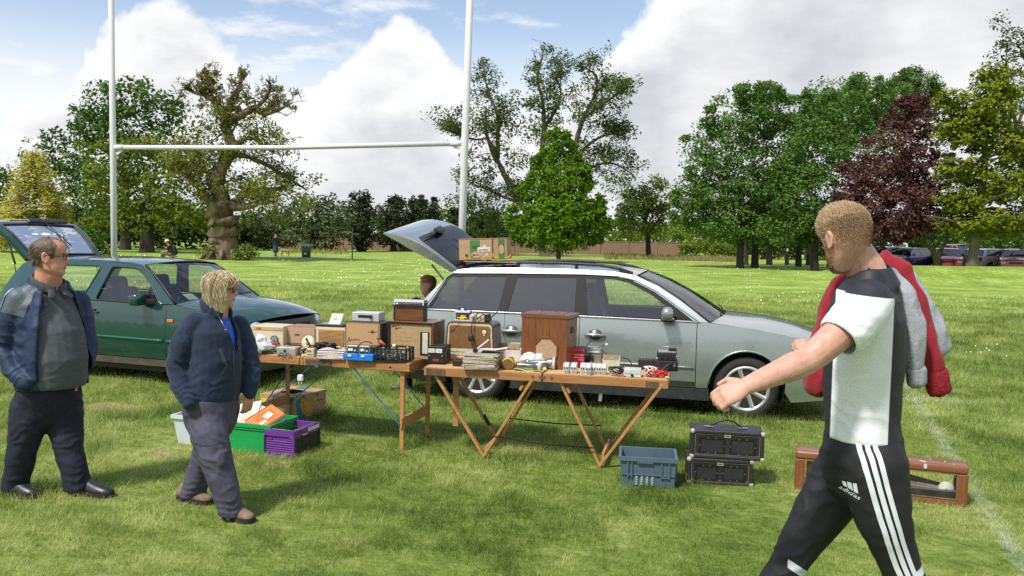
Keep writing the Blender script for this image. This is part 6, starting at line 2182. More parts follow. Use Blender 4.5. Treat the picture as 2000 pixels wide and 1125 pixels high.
 MB().lathe([(r*.76,-.006),(r*.86,-.006),(r*.88,.006),(r*.76,.006)],n=24,mtx=mm).build('lens_ring',M('ring_brown',(.18,.12,.05),.4),t)
 t,w,h=put('cream_wrapper','creased cream wrapping bag around the yellow torch','wrapper',962,1012,719,697,ZF,-.2)
 t.location+=Vector((0,.06,0))
 b_=MB().ball((w*.3,.05,h*.4),.05,14,(1.4,1,.6)).ball((w*.72,.05,h*.5),.05,14,(1.2,1,.75))
 for v in b_.bm.verts:
  v.co+=Vector([mnoise.noise(v.co*24+Vector((i*7,5,2)))*.016 for i in range(3)])
  v.co.z=max(v.co.z,.002)
 b_.build('wrapper',M('cream_wrap',(.60,.46,.24),.6,var=.1),t)
 t,w,h=put('dust_cloth','crumpled white cloth heaped below the octagonal grille','cloth',1010,1072,717,684,ZF,-.2)
 t.location+=Vector((0,-.03,0))
 b_=MB().ball((w*.5,.06,h*.35),.095,22,(1.15,.75,.72)).ball((w*.36,.06,h*.62),.05,16,(1.1,.9,.9)).ball((w*.64,.06,h*.58),.045,16,(1.1,.9,1))
 for v in b_.bm.verts:
  v.co+=Vector([mnoise.noise(v.co*20+Vector((i*7,5,2)))*.024 for i in range(3)])
  v.co.z=max(v.co.z,.002)
 b_.build('cloth',CLOTH,t)
 for k,(x0,x1,pyb,r_,lab,yw,off)in enumerate(((1008,1062,721,.032,'slim dark silver torch lying on the lime paper',-.30,-.02),(1026,1090,720,.042,'long chrome torch with broad lens head lying beside the cloth',-.12,.02))):
  p=gp(x0,pyb,ZF)
  t=thing('torch',lab,'torch',p+Vector((0,off,r_+.006)),yw)
  L=.20 if k==0 else.235
  mm=Matrix.Rotation(R(90),4,'Y')
  MB().lathe([(0,0),(r_*.62,.002),(r_*.66,.02),(r_*.6,.03),(r_*.62,L*.62),(r_*.75,L*.70),(r_*1.1,L*.86),(r_*1.18,L),(r_*1.0,L+.002)],n=22,mtx=mm).build('barrel',M('torch_steel',(.42,.43,.46),.22,.95,var=.05)if k else M('torch_grey',(.20,.21,.23),.3,.8),t)
  MB().lathe([(r_*1.2,L-.012),(r_*1.24,L-.004),(r_*1.1,L+.006),(0,L+.008)],n=22,mtx=mm).build('lens',LENS,t)
  MB().box((L*.35,-r_*.62,0),(.03,.008,.012),bev=.002).build('switch',BLACKP,t)
 t,w,h=put('lime_paper','curled lime green paper sheet under the torches','paper',1004,1058,724,706,ZF,-.2)
 MB().loft([[Vector((w*u,-.005+.12*v,.004+.035*max(0,.35-u)**1*(1-v*.5)+.004*math.sin(u*9)))for u in np.linspace(-.02,1.05,12)]for v in np.linspace(0,1,4)],closed_ring=False,caps=False).build('sheet',LIMEP,t)
 MB().ball((w*1.06,.06,.016),.020,10,(1,1,.8)).build('twist',LIMEP,t)
 t,w,h=put('inverter_unit','upright red electrical unit with black sides and a round knob','power unit',1100,1141,716,679,ZF,-.16)
 D=.16
 MB().box((w/2,D/2,h/2),(w,D,h),bev=.005).build('case',BLACKM,t)
 MB().box((-.010,D*.5,h*.5),(.016,D*.9,h*.98),bev=.006,seg=2).build('bumper',BLACKP,t)
 MB().box((w*.50,-.003,h*.50),(w*.98,.008,h*.97),bev=.003).build('front_panel',REDP,t)
 MB().cyl((w*.34,-.006,h*.72),(w*.34,-.022,h*.72),.014,n=18).build('knob',BLACKP,t)
 for z in(.84,.60):
  MB().box((w*.12,-.008,h*z),(.014,.006,.022)).build('switch',BLACKP,t)
 for k in range(5):
  MB().box((w*(.56+.09*k),-.008,h*.80),(.011,.004,.012)).build('socket',BLACKP,t)
 pr=MB()
 for z,a,b in((.66,.55,.95),(.52,.5,.9),(.40,.7,.95),(.92,.25,.45)):
  pr.box((w*(a+b)/2,-.0075,h*z),(w*(b-a),.001,.004))
 pr.tube([(w*.12,-.008,h*.30),(w*.25,-.008,h*.12),(w*.36,-.008,h*.24)],.002,4)
 pr.build('white_printing',WHITE,t)
 t,w,h=put('drive_unit','upper grey metal drive box with loose leads, in the pile behind the red unit','drive',1146,1172,712,694,ZF,-.2)
 t.location+=Vector((0,.04,.085))
 MB().box((w/2,.09,.026),(w*1.15,.17,.048),bev=.002).build('case',GREYM,t)
 MB().box((w/2,.0,.02),(w*.9,.006,.012)).build('slot',WHITE,t)
 cable('lead',t,[(.03,.02,.05),(.0,-.01,.06),(.02,.0,.10),(.04,.0,.13),(.05,.0,.15)],.003)
 MB().box((.053,0,.168),(.012,.010,.034),rot=(0,.25,0),bev=.003).build('white_connector',WHITE,t)
 cable('lead',t,[(.09,.03,.05),(.12,.02,.065),(.15,.0,.08)],.003)
 MB().box((.166,0,.088),(.024,.014,.020),rot=(0,-.7,0),bev=.005,seg=2).build('white_connector',WHITE,t)
 t,w,h=put('drive_unit','lower drive chassis with exposed circuit parts, in the pile behind the red unit','drive',1143,1170,713,694,ZF,-.2)
 t.location+=Vector((0,.04,0))
 MB().box((w*.62,.09,.042),(w*1.1,.17,.082),bev=.002).build('case',M('drive_tan',(.34,.29,.22),.5,.4,var=.25,vs=20),t)
 MB().box((w*.3,-.003,.040),(w*.60,.012,.070)).build('circuit',M('pcb_dark',(.03,.035,.04),.4),t)
 MB().ball((w*.45,-.014,.022),.014,10).build('motor',GREYM,t)
 cable('lead',t,[(.0,-.01,.08),(.015,-.02,.05),(.035,-.018,.03),(.05,-.012,.06),(.04,-.01,.10)],.0045)
 cable('lead',t,[(.13,.05,.12),(.17,.03,.10),(.21,.03,.06),(.30,.05,.065),(.36,.06,.05),(.39,.06,.01)],.0045)
 t,w,h=put('wooden_tray','open pale green wooden box holding reels of wire','box',1176,1210,721,703,ZF,-.17)
 D=.15
 pg=M('pale_green_paint',(.50,.54,.38),.55,var=.08)
 for c_,s_,mm in(((w/2,.004,h/2),(w,.008,h),pg),((w/2,D-.004,h/2+.012),(w,.008,h+.024),CARD),((.004,D/2,h/2),(.008,D-.016,h),pg),((w-.004,D/2,h/2+.006),(.008,D-.016,h+.012),pg),((w/2,D/2,.004),(w-.016,D-.016,.008),CARD_IN)):
  MB().box(c_,s_).build('wall',mm,t)
 MB().cyl((w*.50,.06,h*.8),(w*.50,.09,h*.8),.026,n=16).cyl((w*.78,.08,h*.7),(w*.78,.10,h*.7),.020,n=14).build('wire_reel',M('reel_grey',(.42,.40,.34),.6),t)
 spots=[(1100,1118,'single white breaker at the left end of the row'),(1130,1146,'white breaker standing a little apart, second in the row'),(1148,1158,'white breaker left of the joined group, third in the row'),(1159,1170,'white breaker set slightly forward in the joined group'),(1170,1180,'white breaker right of the forward one in the joined group'),(1181,1191,'white breaker second from the right in the row'),(1191,1201,'white breaker at the right end of the row')]
 spots=[(1100,1111),(1114,1126),(1133,1143),(1143,1154),(1154,1164),(1164,1174),(1174,1184)]
 labs=['white circuit breaker at the left end of the row, standing apart','white circuit breaker standing apart, next to the left-end one','white circuit breaker beginning the tight group in the row','white circuit breaker set forward in the tight group, with dark switches','white circuit breaker in the middle of the tight group','white circuit breaker second from the right end of the row','white circuit breaker at the right end of the row by the leads']
 for k,((a,b),lab)in enumerate(zip(spots,labs)):
  t,w,h=put('circuit_breaker',lab,'circuit breaker',a,b-.3,729+(2 if k==3 else 0)+k*.45,709+k*.4,ZF,-.2,'white circuit breakers on the front table')
  MB().box((w/2,.032,h*.5),(w*.96,.064,h),bev=.002).build('body',WHITE,t)
  MB().box((w/2,-.006,h*.52),(w*.94,.018,h*.50),bev=.002).build('nose',WHITE,t)
  for x in(.28,.72):
   MB().box((w*x,-.017,h*.56),(w*.22,.008,h*.17)).build('switch',BLACKP if k!=3 else M('switch_dark',(.02,.02,.02),.4),t)
   MB().cyl((w*x,.01,h*.99),(w*x,.01,h*1.05),w*.12,n=8).build('terminal',STEEL,t)
  MB().box((w*.5,-.0155,h*.36),(w*.5,.001,h*.05)).build('print',M('faint_grey',(.35,.36,.38),.6),t)
 rng=random.Random(21)
 t,w,h=put('cable_tangle','bundle of dark leads with coloured ends left of the white meter box','cable',1186,1220,735,715,ZF)
 MB().tube(coil(rng,w,.10,h*.8,5,9),.0045,5).build('cable',CABLE,t)
 MB().tube(coil(rng,w*.8,.08,h*.5,3,8),.003,5).build('grey_lead',M('lead_grey',(.25,.27,.28),.5),t)
 MB().tube([(w*.7,.02,.006),(w*.9,.0,.01),(w*1.05,.02,.006)],.004,5).build('red_lead',REDC,t)
 t,w,h=put('meter_box','white twin meter box with one black knob at the table front','meter',1218,1252,736,720,ZF,-.17)
 MB().box((w/2,.05,h/2),(w,.10,h),bev=.003).build('case',LGREY,t)
 MB().box((w/2,-.002,h*.5),(w*.96,.004,h*.9)).build('front_panel',M('panel_white',(.62,.62,.60),.4),t)
 for x in(.24,.76):
  MB().box((w*x,-.005,h*.66),(w*.36,.004,h*.42)).build('meter',M('meter_face2',(.60,.63,.64),.2,coat=.6),t)
 MB().cyl((w*.49,-.003,h*.26),(w*.49,-.018,h*.26),.011,n=16).build('knob',BLACKP,t)
 t,w,h=put('cable_coil','heap of red and white leads near the right end of the front table','cable',1256,1305,737,718,ZF)
 MB().tube(coil(rng,w,.11,h*.6,5),.006,6).build('red_lead',REDC,t)
 MB().tube(coil(rng,w*.55,.09,h*1.0,3,10),.005,6).build('white_lead',WHITEC,t)
 MB().tube(coil(rng,w*.65,.10,h*.9,2,11),.0035,6).build('red_lead',REDC,t)
 cable('lead_end',t,[(w*.9,.0,.01),(w*1.0,-.01,.012),(w*1.04,.0,.008)],.007,IVORY)
 t,w,h=put('heat_sink_box','black finned heat sink box behind the meter box','heat sink',1246,1276,722,698,ZF,-.16)
 MB().box((w/2,.05,h*.42),(w,.10,h*.8),bev=.003).build('case',BLACKM,t)
 for k in range(9):
  MB().box((w*(.10+.1*k),.05,h*.90),(.006,.09,h*.16)).build('fin',M('fin_grey',(.20,.21,.22),.4,.5),t)
 t,w,h=put('transceiver','lower black radio set at the right end of the front table','transceiver',1276,1324,724,704,ZF,-.15)
 MB().box((w/2,.07,h/2),(w,.14,h),bev=.005).build('case',BLACKM,t)
 MB().box((w*.8,-.004,h*.5),(w*.3,.01,h*.6),bev=.003).build('front_panel',BLACKP,t)
 MB().cyl((w*.85,-.006,h*.6),(w*.85,-.02,h*.6),.010,n=12).build('knob',STEEL,t)
 cable('lead',t,[(w*.15,-.01,h*1.2),(w*.22,-.03,h*.7),(w*.36,-.035,h*.25),(w*.55,-.03,h*.6),(w*.75,-.015,h*.8)],.009)
 base,hb=t.location.copy(),h
 t=thing('transceiver','upper black radio set with a carrying frame, on top of the lower one','transceiver',base+Vector((.030,.01,hb+.001)),-.15)
 w,h=.155,.062
 MB().box((w/2,.06,h/2),(w,.12,h),bev=.006).build('case',BLACKM,t)
 MB().box((w/2,.05,h+.007),(w*.9,.1,.014),bev=.003).build('top_plate',GREYM,t)
 MB().box((w*.78,.03,h+.026),(w*.40,.05,.030),bev=.006).build('microphone',BLACKP,t)
 for k in range(3):
  MB().cyl((w*(.24+.28*k),0,h*.45),(w*(.24+.28*k),-.010,h*.45),.010,n=12).build('knob',BLACKP,t)
 MB().tube([(0,.02,h*.5),(0,.02,h+.050),(w,.02,h+.050),(w,.02,h*.5)],.003,6).build('carrying_frame',STEEL,t)
 MB().ball((.0,.0,h*.2),.014,10).ball((w,.0,h*.55),.009,8).build('side_knob',STEEL,t)
 p=gp(1193,742,ZF-.03)
 t=thing('hanging_plug','white trailing socket hanging on its lead below the front table','plug',p+Vector((0,.12,-.03)),0)
 cable('lead',t,[(.01,.0,.0),(.0,-.01,-.03),(-.025,-.012,-.065),(-.055,-.012,-.085),(-.064,-.012,-.10)],.003,M('lead_grey',(.25,.27,.28),.5))
 MB().box((-.066,-.012,-.130),(.026,.016,.062),rot=(0,.12,0),bev=.004).build('socket',WHITE,t)
goods_left()
goods_front()
# ------------------------ crates, boxes and speakers on the grass
def open_crate(t,w,d,h,wall,mat,lip=.012,taper=.96,name='shell'):
 mb=MB()
 def rg(z,k,ins):
  ww,dd=w*k/2-ins,d*k/2-ins
  return[Vector((w/2+sx*ww,d/2+sy*dd,z))for sx,sy in((-1,-1),(1,-1),(1,1),(-1,1))]
 mb.loft([rg(.0,taper,0),rg(h-.03,.995,0),rg(h-.03,1.0,-lip),rg(h,1.0,-lip),rg(h,1.0,wall),rg(.02,taper,wall)],caps=True,smooth=False)
 return mb.build(name,mat,t)
def banana_front(t,w,h,x0,col_band,side_mat):
 pass
def crescent(mb,cx,cz,r,a0,a1,th,y,plane='XZ'):
 n=9
 for i in range(n):
  f0,f1=i/n,(i+1)/n
  pts=[]
  for f,s in((f0,-1),(f1,-1),(f1,1),(f0,1)):
   a=R(a0+(a1-a0)*f)
   rr=r+s*th*math.sin(math.pi*min(.98,max(.03,f)))**.7
   u,v=cx+math.cos(a)*rr,cz+math.sin(a)*rr
   pts.append((u,y,v)if plane=='XZ'else(y,u,v))
  mb.poly(pts)
def banana_boxes():
 A,B,C_=gp(505,815),gp(573,826),gp(632,805)
 yaw=math.atan2(B.y-A.y,B.x-A.x)
 A=gp(500,812)
 d1,d2=(B-A),(C_-B)
 w,d=.40,.50
 yaw=-.42
 ux=Vector((math.cos(yaw),math.sin(yaw),0))
 loc=B-ux*w
 h=.235
 t=thing('banana_box','open-topped cardboard banana box with teal bands on the grass under the radio table','box',loc,yaw)
 for c_,s_,nm in(((w/2,.004,h/2),(w,.008,h),'front_wall'),((w/2,d-.004,h/2),(w,.008,h),'back_wall'),((.004,d/2,h/2),(.008,d-.016,h),'side_wall'),((w-.004,d/2,h/2),(.008,d-.016,h),'side_wall'),((w/2,d/2,.006),(w-.016,d-.016,.010),'floor')):
  MB().box(c_,s_).build(nm,CARD,t)
 for c_,s_ in(((w/2,.07,h+.003),(w,.14,.005)),((w/2,d-.07,h+.003),(w,.14,.005)),((.055,d/2,h+.0035),(.11,d-.28,.005)),((w-.055,d/2,h+.0035),(.11,d-.28,.005))):
  MB().box(c_,s_).build('top_flap',CARD,t)
 MB().box((w/2,d/2,h*.4),(w-.02,d-.02,.004)).build('inside_card',CARD_IN,t)
 for c_,s_,a_ in(((w-.055,-.0005,h/2),(.055,.001,h-.004),0),((w+.0005,.10,h/2-.01),(.001,.11,h-.025),8),((w*.42,d-.06,h+.0062),(.13,.10,.001),0),((w-.05,.10,h+.0062),(.09,.10,.001),0)):
  MB().box(c_,s_,rot=(R(a_),0,0)).build('teal_band',TEAL,t)
 y_=MB()
 for k in range(5):
  crescent(y_,.27+.012*k,.30-.012*k,.17+.018*k,205,268,.014,w+.0015,'YZ')
 crescent(y_,.22,.12,.10,-10,75,.012,w+.0015,'YZ')
 crescent(y_,.26,.10,.10,-5,70,.012,w+.0015,'YZ')
 for k in range(3):
  crescent(y_,.20,.20-.015*k,.11+.016*k,215,290,.011,-.0015)
 y_.build('banana_print',PRINT_Y,t)
 ly=M('label_yellow',(.72,.55,.01),.6)
 MB().box((.065,-.001,h*.66),(.09,.001,.09)).build('yellow_label',ly,t)
 MB().box((w-.05,-.0014,h*.68),(.028,.001,.018)).build('yellow_label',ly,t)
 MB().box((w*.60,-.0012,h*.40),(.115,.0012,.070),rot=(0,R(4),0)).build('white_label',PAPER,t)
 bar=MB()
 rng=random.Random(3)
 for k in range(12):
  bar.box((w*.60-.045+.008*k,-.0022,h*.39-.006),(rng.choice((.002,.003,.005)),.001,.022),rot=(0,R(4),0))
 bar.build('label_bars',INK,t)
 m=Matrix.Translation((w+.0015,.40,h*.66))@Matrix.Rotation(R(90),4,'Z')@Matrix.Rotation(R(90),4,'X')
 text_mesh('printing','Bananas',.034,TEAL,t,m)
 for y,z in((.15,h+.001),(.36,h-.008)):
  MB().cyl((w+.0005,y,z-.012),(w+.0022,y,z-.012),.014,n=12).build('hand_hole',INKBROWN,t)
 p=at(897,520,9.25)
 t=thing('banana_box','closed banana carton with green bands standing on the roof of the silver car','box',at(897,521,9.35),-.2,rot=(0,R(-2.6),-.12))
 w,d,h=.53,.40,.225
 t.location.z=1.515
 MB().box((w/2,d/2,h/2),(w,d,h),bev=.004).build('carton',CARD,t)
 MB().box((w*.345,-.002,h*.5-.004),(w*.69,.003,h-.012)).build('front_sheet',M('card_light',(.45,.30,.175),.85,var=.08),t)
 MB().box((w*.70,-.004,h/2),(.012,.004,h-.004)).build('fold',INKBROWN,t)
 MB().box((w/2,d/2,h+.004),(w+.008,d+.008,.007),bev=.002).build('lid',M('card_light',(.45,.30,.175)),t)
 MB().box((w*.335,-.0045,h*.5),(w*.20,.001,h-.02)).build('green_band',PRINT_G,t)
 MB().box((w*.885,-.0045,h*.5),(w*.12,.001,h-.012)).build('green_band',PRINT_G,t)
 dots=MB()
 for i in range(7):
  for j in range(9):
   dots.box((w*(.25+.027*i+.013*(j%2)),-.0055,h*(.08+.105*j)),(.005,.001,.005))
 dots.build('pale_dots',M('dot_pale',(.36,.46,.22),.8),t)
 for cx,a0,a1 in((.17,170,285),(.22,180,290),(.50,250,365),(.54,260,368),(.80,175,300),(.98,240,350)):
  y_=MB()
  crescent(y_,w*cx,h*.30,.052,a0,a1,.011,-.0065)
  y_.build('banana_print',PRINT_Y,t)
 el=[(w*.36+.057*math.cos(a),h*.24+.036*math.sin(a))for a in np.linspace(0,2*math.pi,20,endpoint=False)]
 MB().prism(el,-.0075,-.006).build('name_oval',M('oval_tan',(.55,.34,.20),.8),t)
 el=[(w*.885+.030*math.cos(a),h*.48+.052*math.sin(a))for a in np.linspace(0,2*math.pi,20,endpoint=False)]
 MB().prism(el,-.0075,-.006).build('name_oval',M('oval_tan',(.55,.34,.20)),t)
 squiggle('printing',t,w*.29,-.0085,h*.21,w*.12,h*.09,INKBROWN,.0026,.004)
 MB().prism(round_poly([(w*.27,h*.70),(w*.42,h*.70),(w*.41,h*.62),(w*.345,h*.54),(w*.28,h*.62)],.008),-.0072,-.005).build('hand_hole',INKBROWN,t)
 for x in(.835,.935):
  MB().box((w*x,-.0062,h*.66),(.007,.002,.04)).build('hand_hole',INK,t)
 MB().box((w*.52,-.0065,h*.50),(.14,.0015,.050)).box((w*.53,-.0068,h*.64),(.034,.0015,.025)).build('white_label',PAPER,t)
 bar=MB()
 for k in range(11):
  bar.box((w*.42+.010*k,-.0078,h*.47),(rng.choice((.003,.005,.006)),.001,.018))
 bar.build('label_bars',M('ink_blue',(.03,.035,.06),.7),t)
 MB().cyl((w*.155,-.004,h*.22),(w*.155,-.0075,h*.22),.017,n=14).build('round_print',M('print_red',(.16,.03,.02),.8),t)
 MB().cyl((w*.58,-.004,h*.24),(w*.58,-.0075,h*.24),.014,n=14).build('round_print',LGREY,t)
 t2=thing('cardboard_sheet','flattened brown cardboard lying on the car roof under the banana carton','cardboard',at(905,524,9.30),-.12)
 t2.location.z=1.497
 MB().box((.29,.22,.007),(.58,.42,.010),bev=.002).build('sheet',CARD,t2)
def crates():
 yaw=-.30
 p=gp(338,866)
 t=thing('storage_tub','translucent white plastic tub half hidden behind the walking woman','tub',p,yaw)
 mt=M('frosted_plastic',(.60,.66,.70),.35,var=.05,vs=6,bump=.05,bs=20)
 open_crate(t,.42,.40,.245,.006,mt,.014,.86)
 MB().box((.21,.20,.10),(.32,.30,.12)).build('contents',M('tub_contents',(.38,.42,.46),.7,var=.3,vs=9),t)
 p=gp(446,878)
 B=gp(527,888)
 yaw=-.30
 w=.52
 ux=Vector((math.cos(yaw),math.sin(yaw),0))
 t=thing('green_crate','bright green plastic crate full of books beside the purple crate','crate',B-ux*w,yaw)
 gm=M('green_crate',(.012,.34,.085),.4,var=.06,vs=6,coat=.1)
 h=.235
 open_crate(t,w,.40,h,.007,gm,.010,.95)
 MB().box((w/2,-.003,h-.045),(w*.99,.010,.006)).build('ridge',gm,t)
 MB().box((w-.0,.2,h-.045),(.010,.39,.006)).build('ridge',gm,t)
 base=t.location.copy()
 rz=Matrix.Rotation(yaw,3,'Z')
 def bk(name,lab,c,size,rot,mat,cov=None,txt=None):
  b=thing(name,lab,'book',base+rz@Vector(c),0,'books in the green crate',rot=(rot[0],rot[1],rot[2]+yaw))
  MB().box((0,0,0),(size[0]-.006,size[1]-.004,size[2]-.004)).build('pages',PAPER,b)
  MB().box((0,0,size[2]/2),(size[0],size[1],.003)).build('cover',mat,b)
  MB().box((0,0,-size[2]/2),(size[0],size[1],.003)).build('cover',mat,b)
  if cov:
   cov(b,size)
  return b
 orange=M('book_orange',(.62,.20,.055),.5,var=.06)
 pale=M('book_pale',(.60,.46,.33),.6,var=.06)
 def cover_art(b,s):
  z=s[2]/2+.0025
  MB().box((-.005,.01,z),(s[0]*.66,s[1]*.60,.001)).build('cover_panel',M('book_deep',(.72,.15,.02),.5),b)
  MB().box((.0,.03,z+.001),(s[0]*.30,s[1]*.26,.001),rot=(0,0,.2)).box((.03,-.045,z+.001),(.012,.06,.001)).box((.05,-.045,z+.001),(.012,.06,.001)).build('cover_figure',WHITE,b)
  MB().box((s[0]*.46,0,z),(.006,s[1],.001)).box((-s[0]*.46,0,z),(.006,s[1],.001)).build('cover_line',INK,b)
 bk('manual_book','orange illustrated manual lying tilted on top in the green crate',(.385,.14,h+.020),(.20,.26,.022),(R(26),R(18),-.35),orange,cover_art)
 bk('paperback_book','pale cream paperback tucked under the orange manual',(.30,.15,h+.006),(.22,.26,.03),(R(30),R(10),-.25),pale)
 bk('paper_book','white folded sheaf standing up at the left of the green crate',(.17,.17,h+.018),(.24,.28,.012),(R(38),R(-12),.1),M('book_white',(.66,.66,.64),.6))
 for k in range(5):
  bk('book',('book filed upright at the left end of the green crate','book filed upright second from the left in the green crate','book filed upright in the middle of the green crate','book filed upright second from the right in the green crate','book filed upright at the right end of the green crate')[k],(.10+.08*k,.2,h*.5),(.03,.30,.17),(0,0,0),(pale,M('book_dull',(.25,.2,.15),.6))[k%2])
 A,B,Cc=gp(520,888),gp(577,893),gp(627,872)
 yaw=-.22
 w,d,h=.275,.40,.205
 ux=Vector((math.cos(yaw),math.sin(yaw),0))
 t=thing('folding_crate','purple and black folding crate with ribbed end and carry slot','crate',B-ux*w,yaw-.10)
 pm=M('purple_plastic',(.16,.035,.29),.38,var=.06)
 dk=M('crate_black',(.020,.018,.026),.4,var=.1)
 rim=MB()
 rim.box((w/2,.010,h-.022),(w,.020,.044)).box((w/2,d-.010,h-.022),(w,.020,.044)).box((.010,d/2,h-.022),(.020,d-.04,.044)).box((w-.010,d/2,h-.022),(.020,d-.04,.044))
 rim.build('rim',pm,t)
 for y in(.010,d-.010):
  MB().box((w/2,y,.008),(w-.02,.014,.016)).build('end_panel',pm,t)
  for k in range(7):
   z=.024+k*.0185
   gap=k==6
   if gap:
    for x in(w*.16,w*.84):
     MB().box((x,y,z),(w*.22,.014,.012)).build('rib',pm,t)
   else:
    MB().box((w/2,y-.001,z),(w-.03,.014,.012),bev=.002).build('rib',pm,t)
  MB().box((w/2,y+(.004 if y<.1 else-.004),h*.40),(w-.03,.004,h*.66)).build('end_skin',pm,t)
  MB().box((w/2,y+.008*(1 if y<.1 else-1),h*.66),(w*.5,.004,.03)).build('carry_slot',M('slot_brown',(.10,.07,.06),.8),t)
  for x in(.008,w-.008):
   MB().box((x,y,(h-.044)/2),(.016,.020,h-.046)).build('corner_post',pm if x>.1 and y<.1 else dk,t)
 for x in(.008,w-.008):
  MB().box((x,d/2,.010),(.012,d-.04,.018)).build('side_rail',dk,t)
  for k in range(6):
   for a,b in((.02,d*.33),(d*.36,d*.64),(d*.67,d-.02)):
    MB().box((x,(a+b)/2,.030+k*.022),(.010,b-a,.013)).build('slat',dk,t)
  for y in(d*.345,d*.655):
   MB().box((x,y,h*.38),(.012,.012,h*.70)).build('side_post',dk,t)
  MB().box((x,d/2,h*.4),(.004,d-.04,h*.62)).build('side_skin',dk,t)
 MB().box((w/2,d/2,.006),(w-.03,d-.03,.010)).build('floor',dk,t)
 MB().box((w+.0012,d*.73,h-.020),(.0015,d*.42,.030)).build('white_label',PAPER,t)
 MB().tube([(w*.96,.02,h+.004),(w*.96,d*.5,h+.012),(w*.96,d-.02,h+.004)],.0045,6).tube([(.02,.02,h+.004),(.02,d*.5,h+.012),(.02,d-.02,h+.004)],.0045,6).tube([(.02,.02,h+.004),(w/2,.015,h+.008),(w*.96,.02,h+.004)],.0045,6).build('rim_handle',M('rim_grey',(.20,.20,.22),.4),t)
 lay=MB()
 rng=random.Random(2)
 for k in range(16):
  lay.box((rng.uniform(.05,w-.05),rng.uniform(.05,d-.05),rng.uniform(.03,h*.62)),(rng.uniform(.03,.09),rng.uniform(.03,.09),rng.uniform(.01,.05)),rot=(rng.uniform(-.4,.4),rng.uniform(-.4,.4),rng.uniform(0,3)))
 o=lay.build('oddments',M('oddments',(.16,.15,.10),.6,var=.5,vs=14),t)
 o['kind']='stuff'
 t,w,h=put('grey_crate','empty slate-blue stacking crate left of the stacked speakers','crate',1211,1321,952,893,0,-.14)
 gb=M('slate_plastic',(.085,.135,.175),.45,var=.08,vs=5)
 d=.30
 t.location+=Vector((0,.03,0))
 open_crate(t,w,d,h,.008,gb,.012,.95)
 for x in(.14,.31-.10,.74,.88):
  MB().box((w*x,-.001,h*.62),(.010,.018,h*.58)).build('rib',gb,t)
 MB().box((w*.175,-.002,h*.40),(w*.08,.014,.008)).box((w*.81,-.002,h*.36),(w*.15,.014,.008)).box((w*.5,-.001,h*.42),(w*.94,.010,.005)).build('ledge',gb,t)
 MB().box((w*.5,-.010,h*.885),(w*.96,.010,.006)).box((w*.45,-.013,h*.84),(w*.28,.010,.010)).build('lip',gb,t)
 MB().box((w+.006,d*.5,h*.70),(.006,.10,.045)).build('handle_slot',M('slot_pale',(.40,.46,.46),.6),t)
 MB().box((w+.004,d*.25,h*.45),(.014,.010,h*.7)).box((w+.004,d*.75,h*.45),(.014,.010,h*.7)).build('rib',gb,t)
 for i in range(4):
  for j in range(4):
   MB().box((w*(.30+.095*i),-.003+.006,h*(.34-.075*j)),(.016,.014,.011),rot=(0,R(-25),0)).build('drain_slot',M('slot_pale',(.46,.50,.44),.6),t)
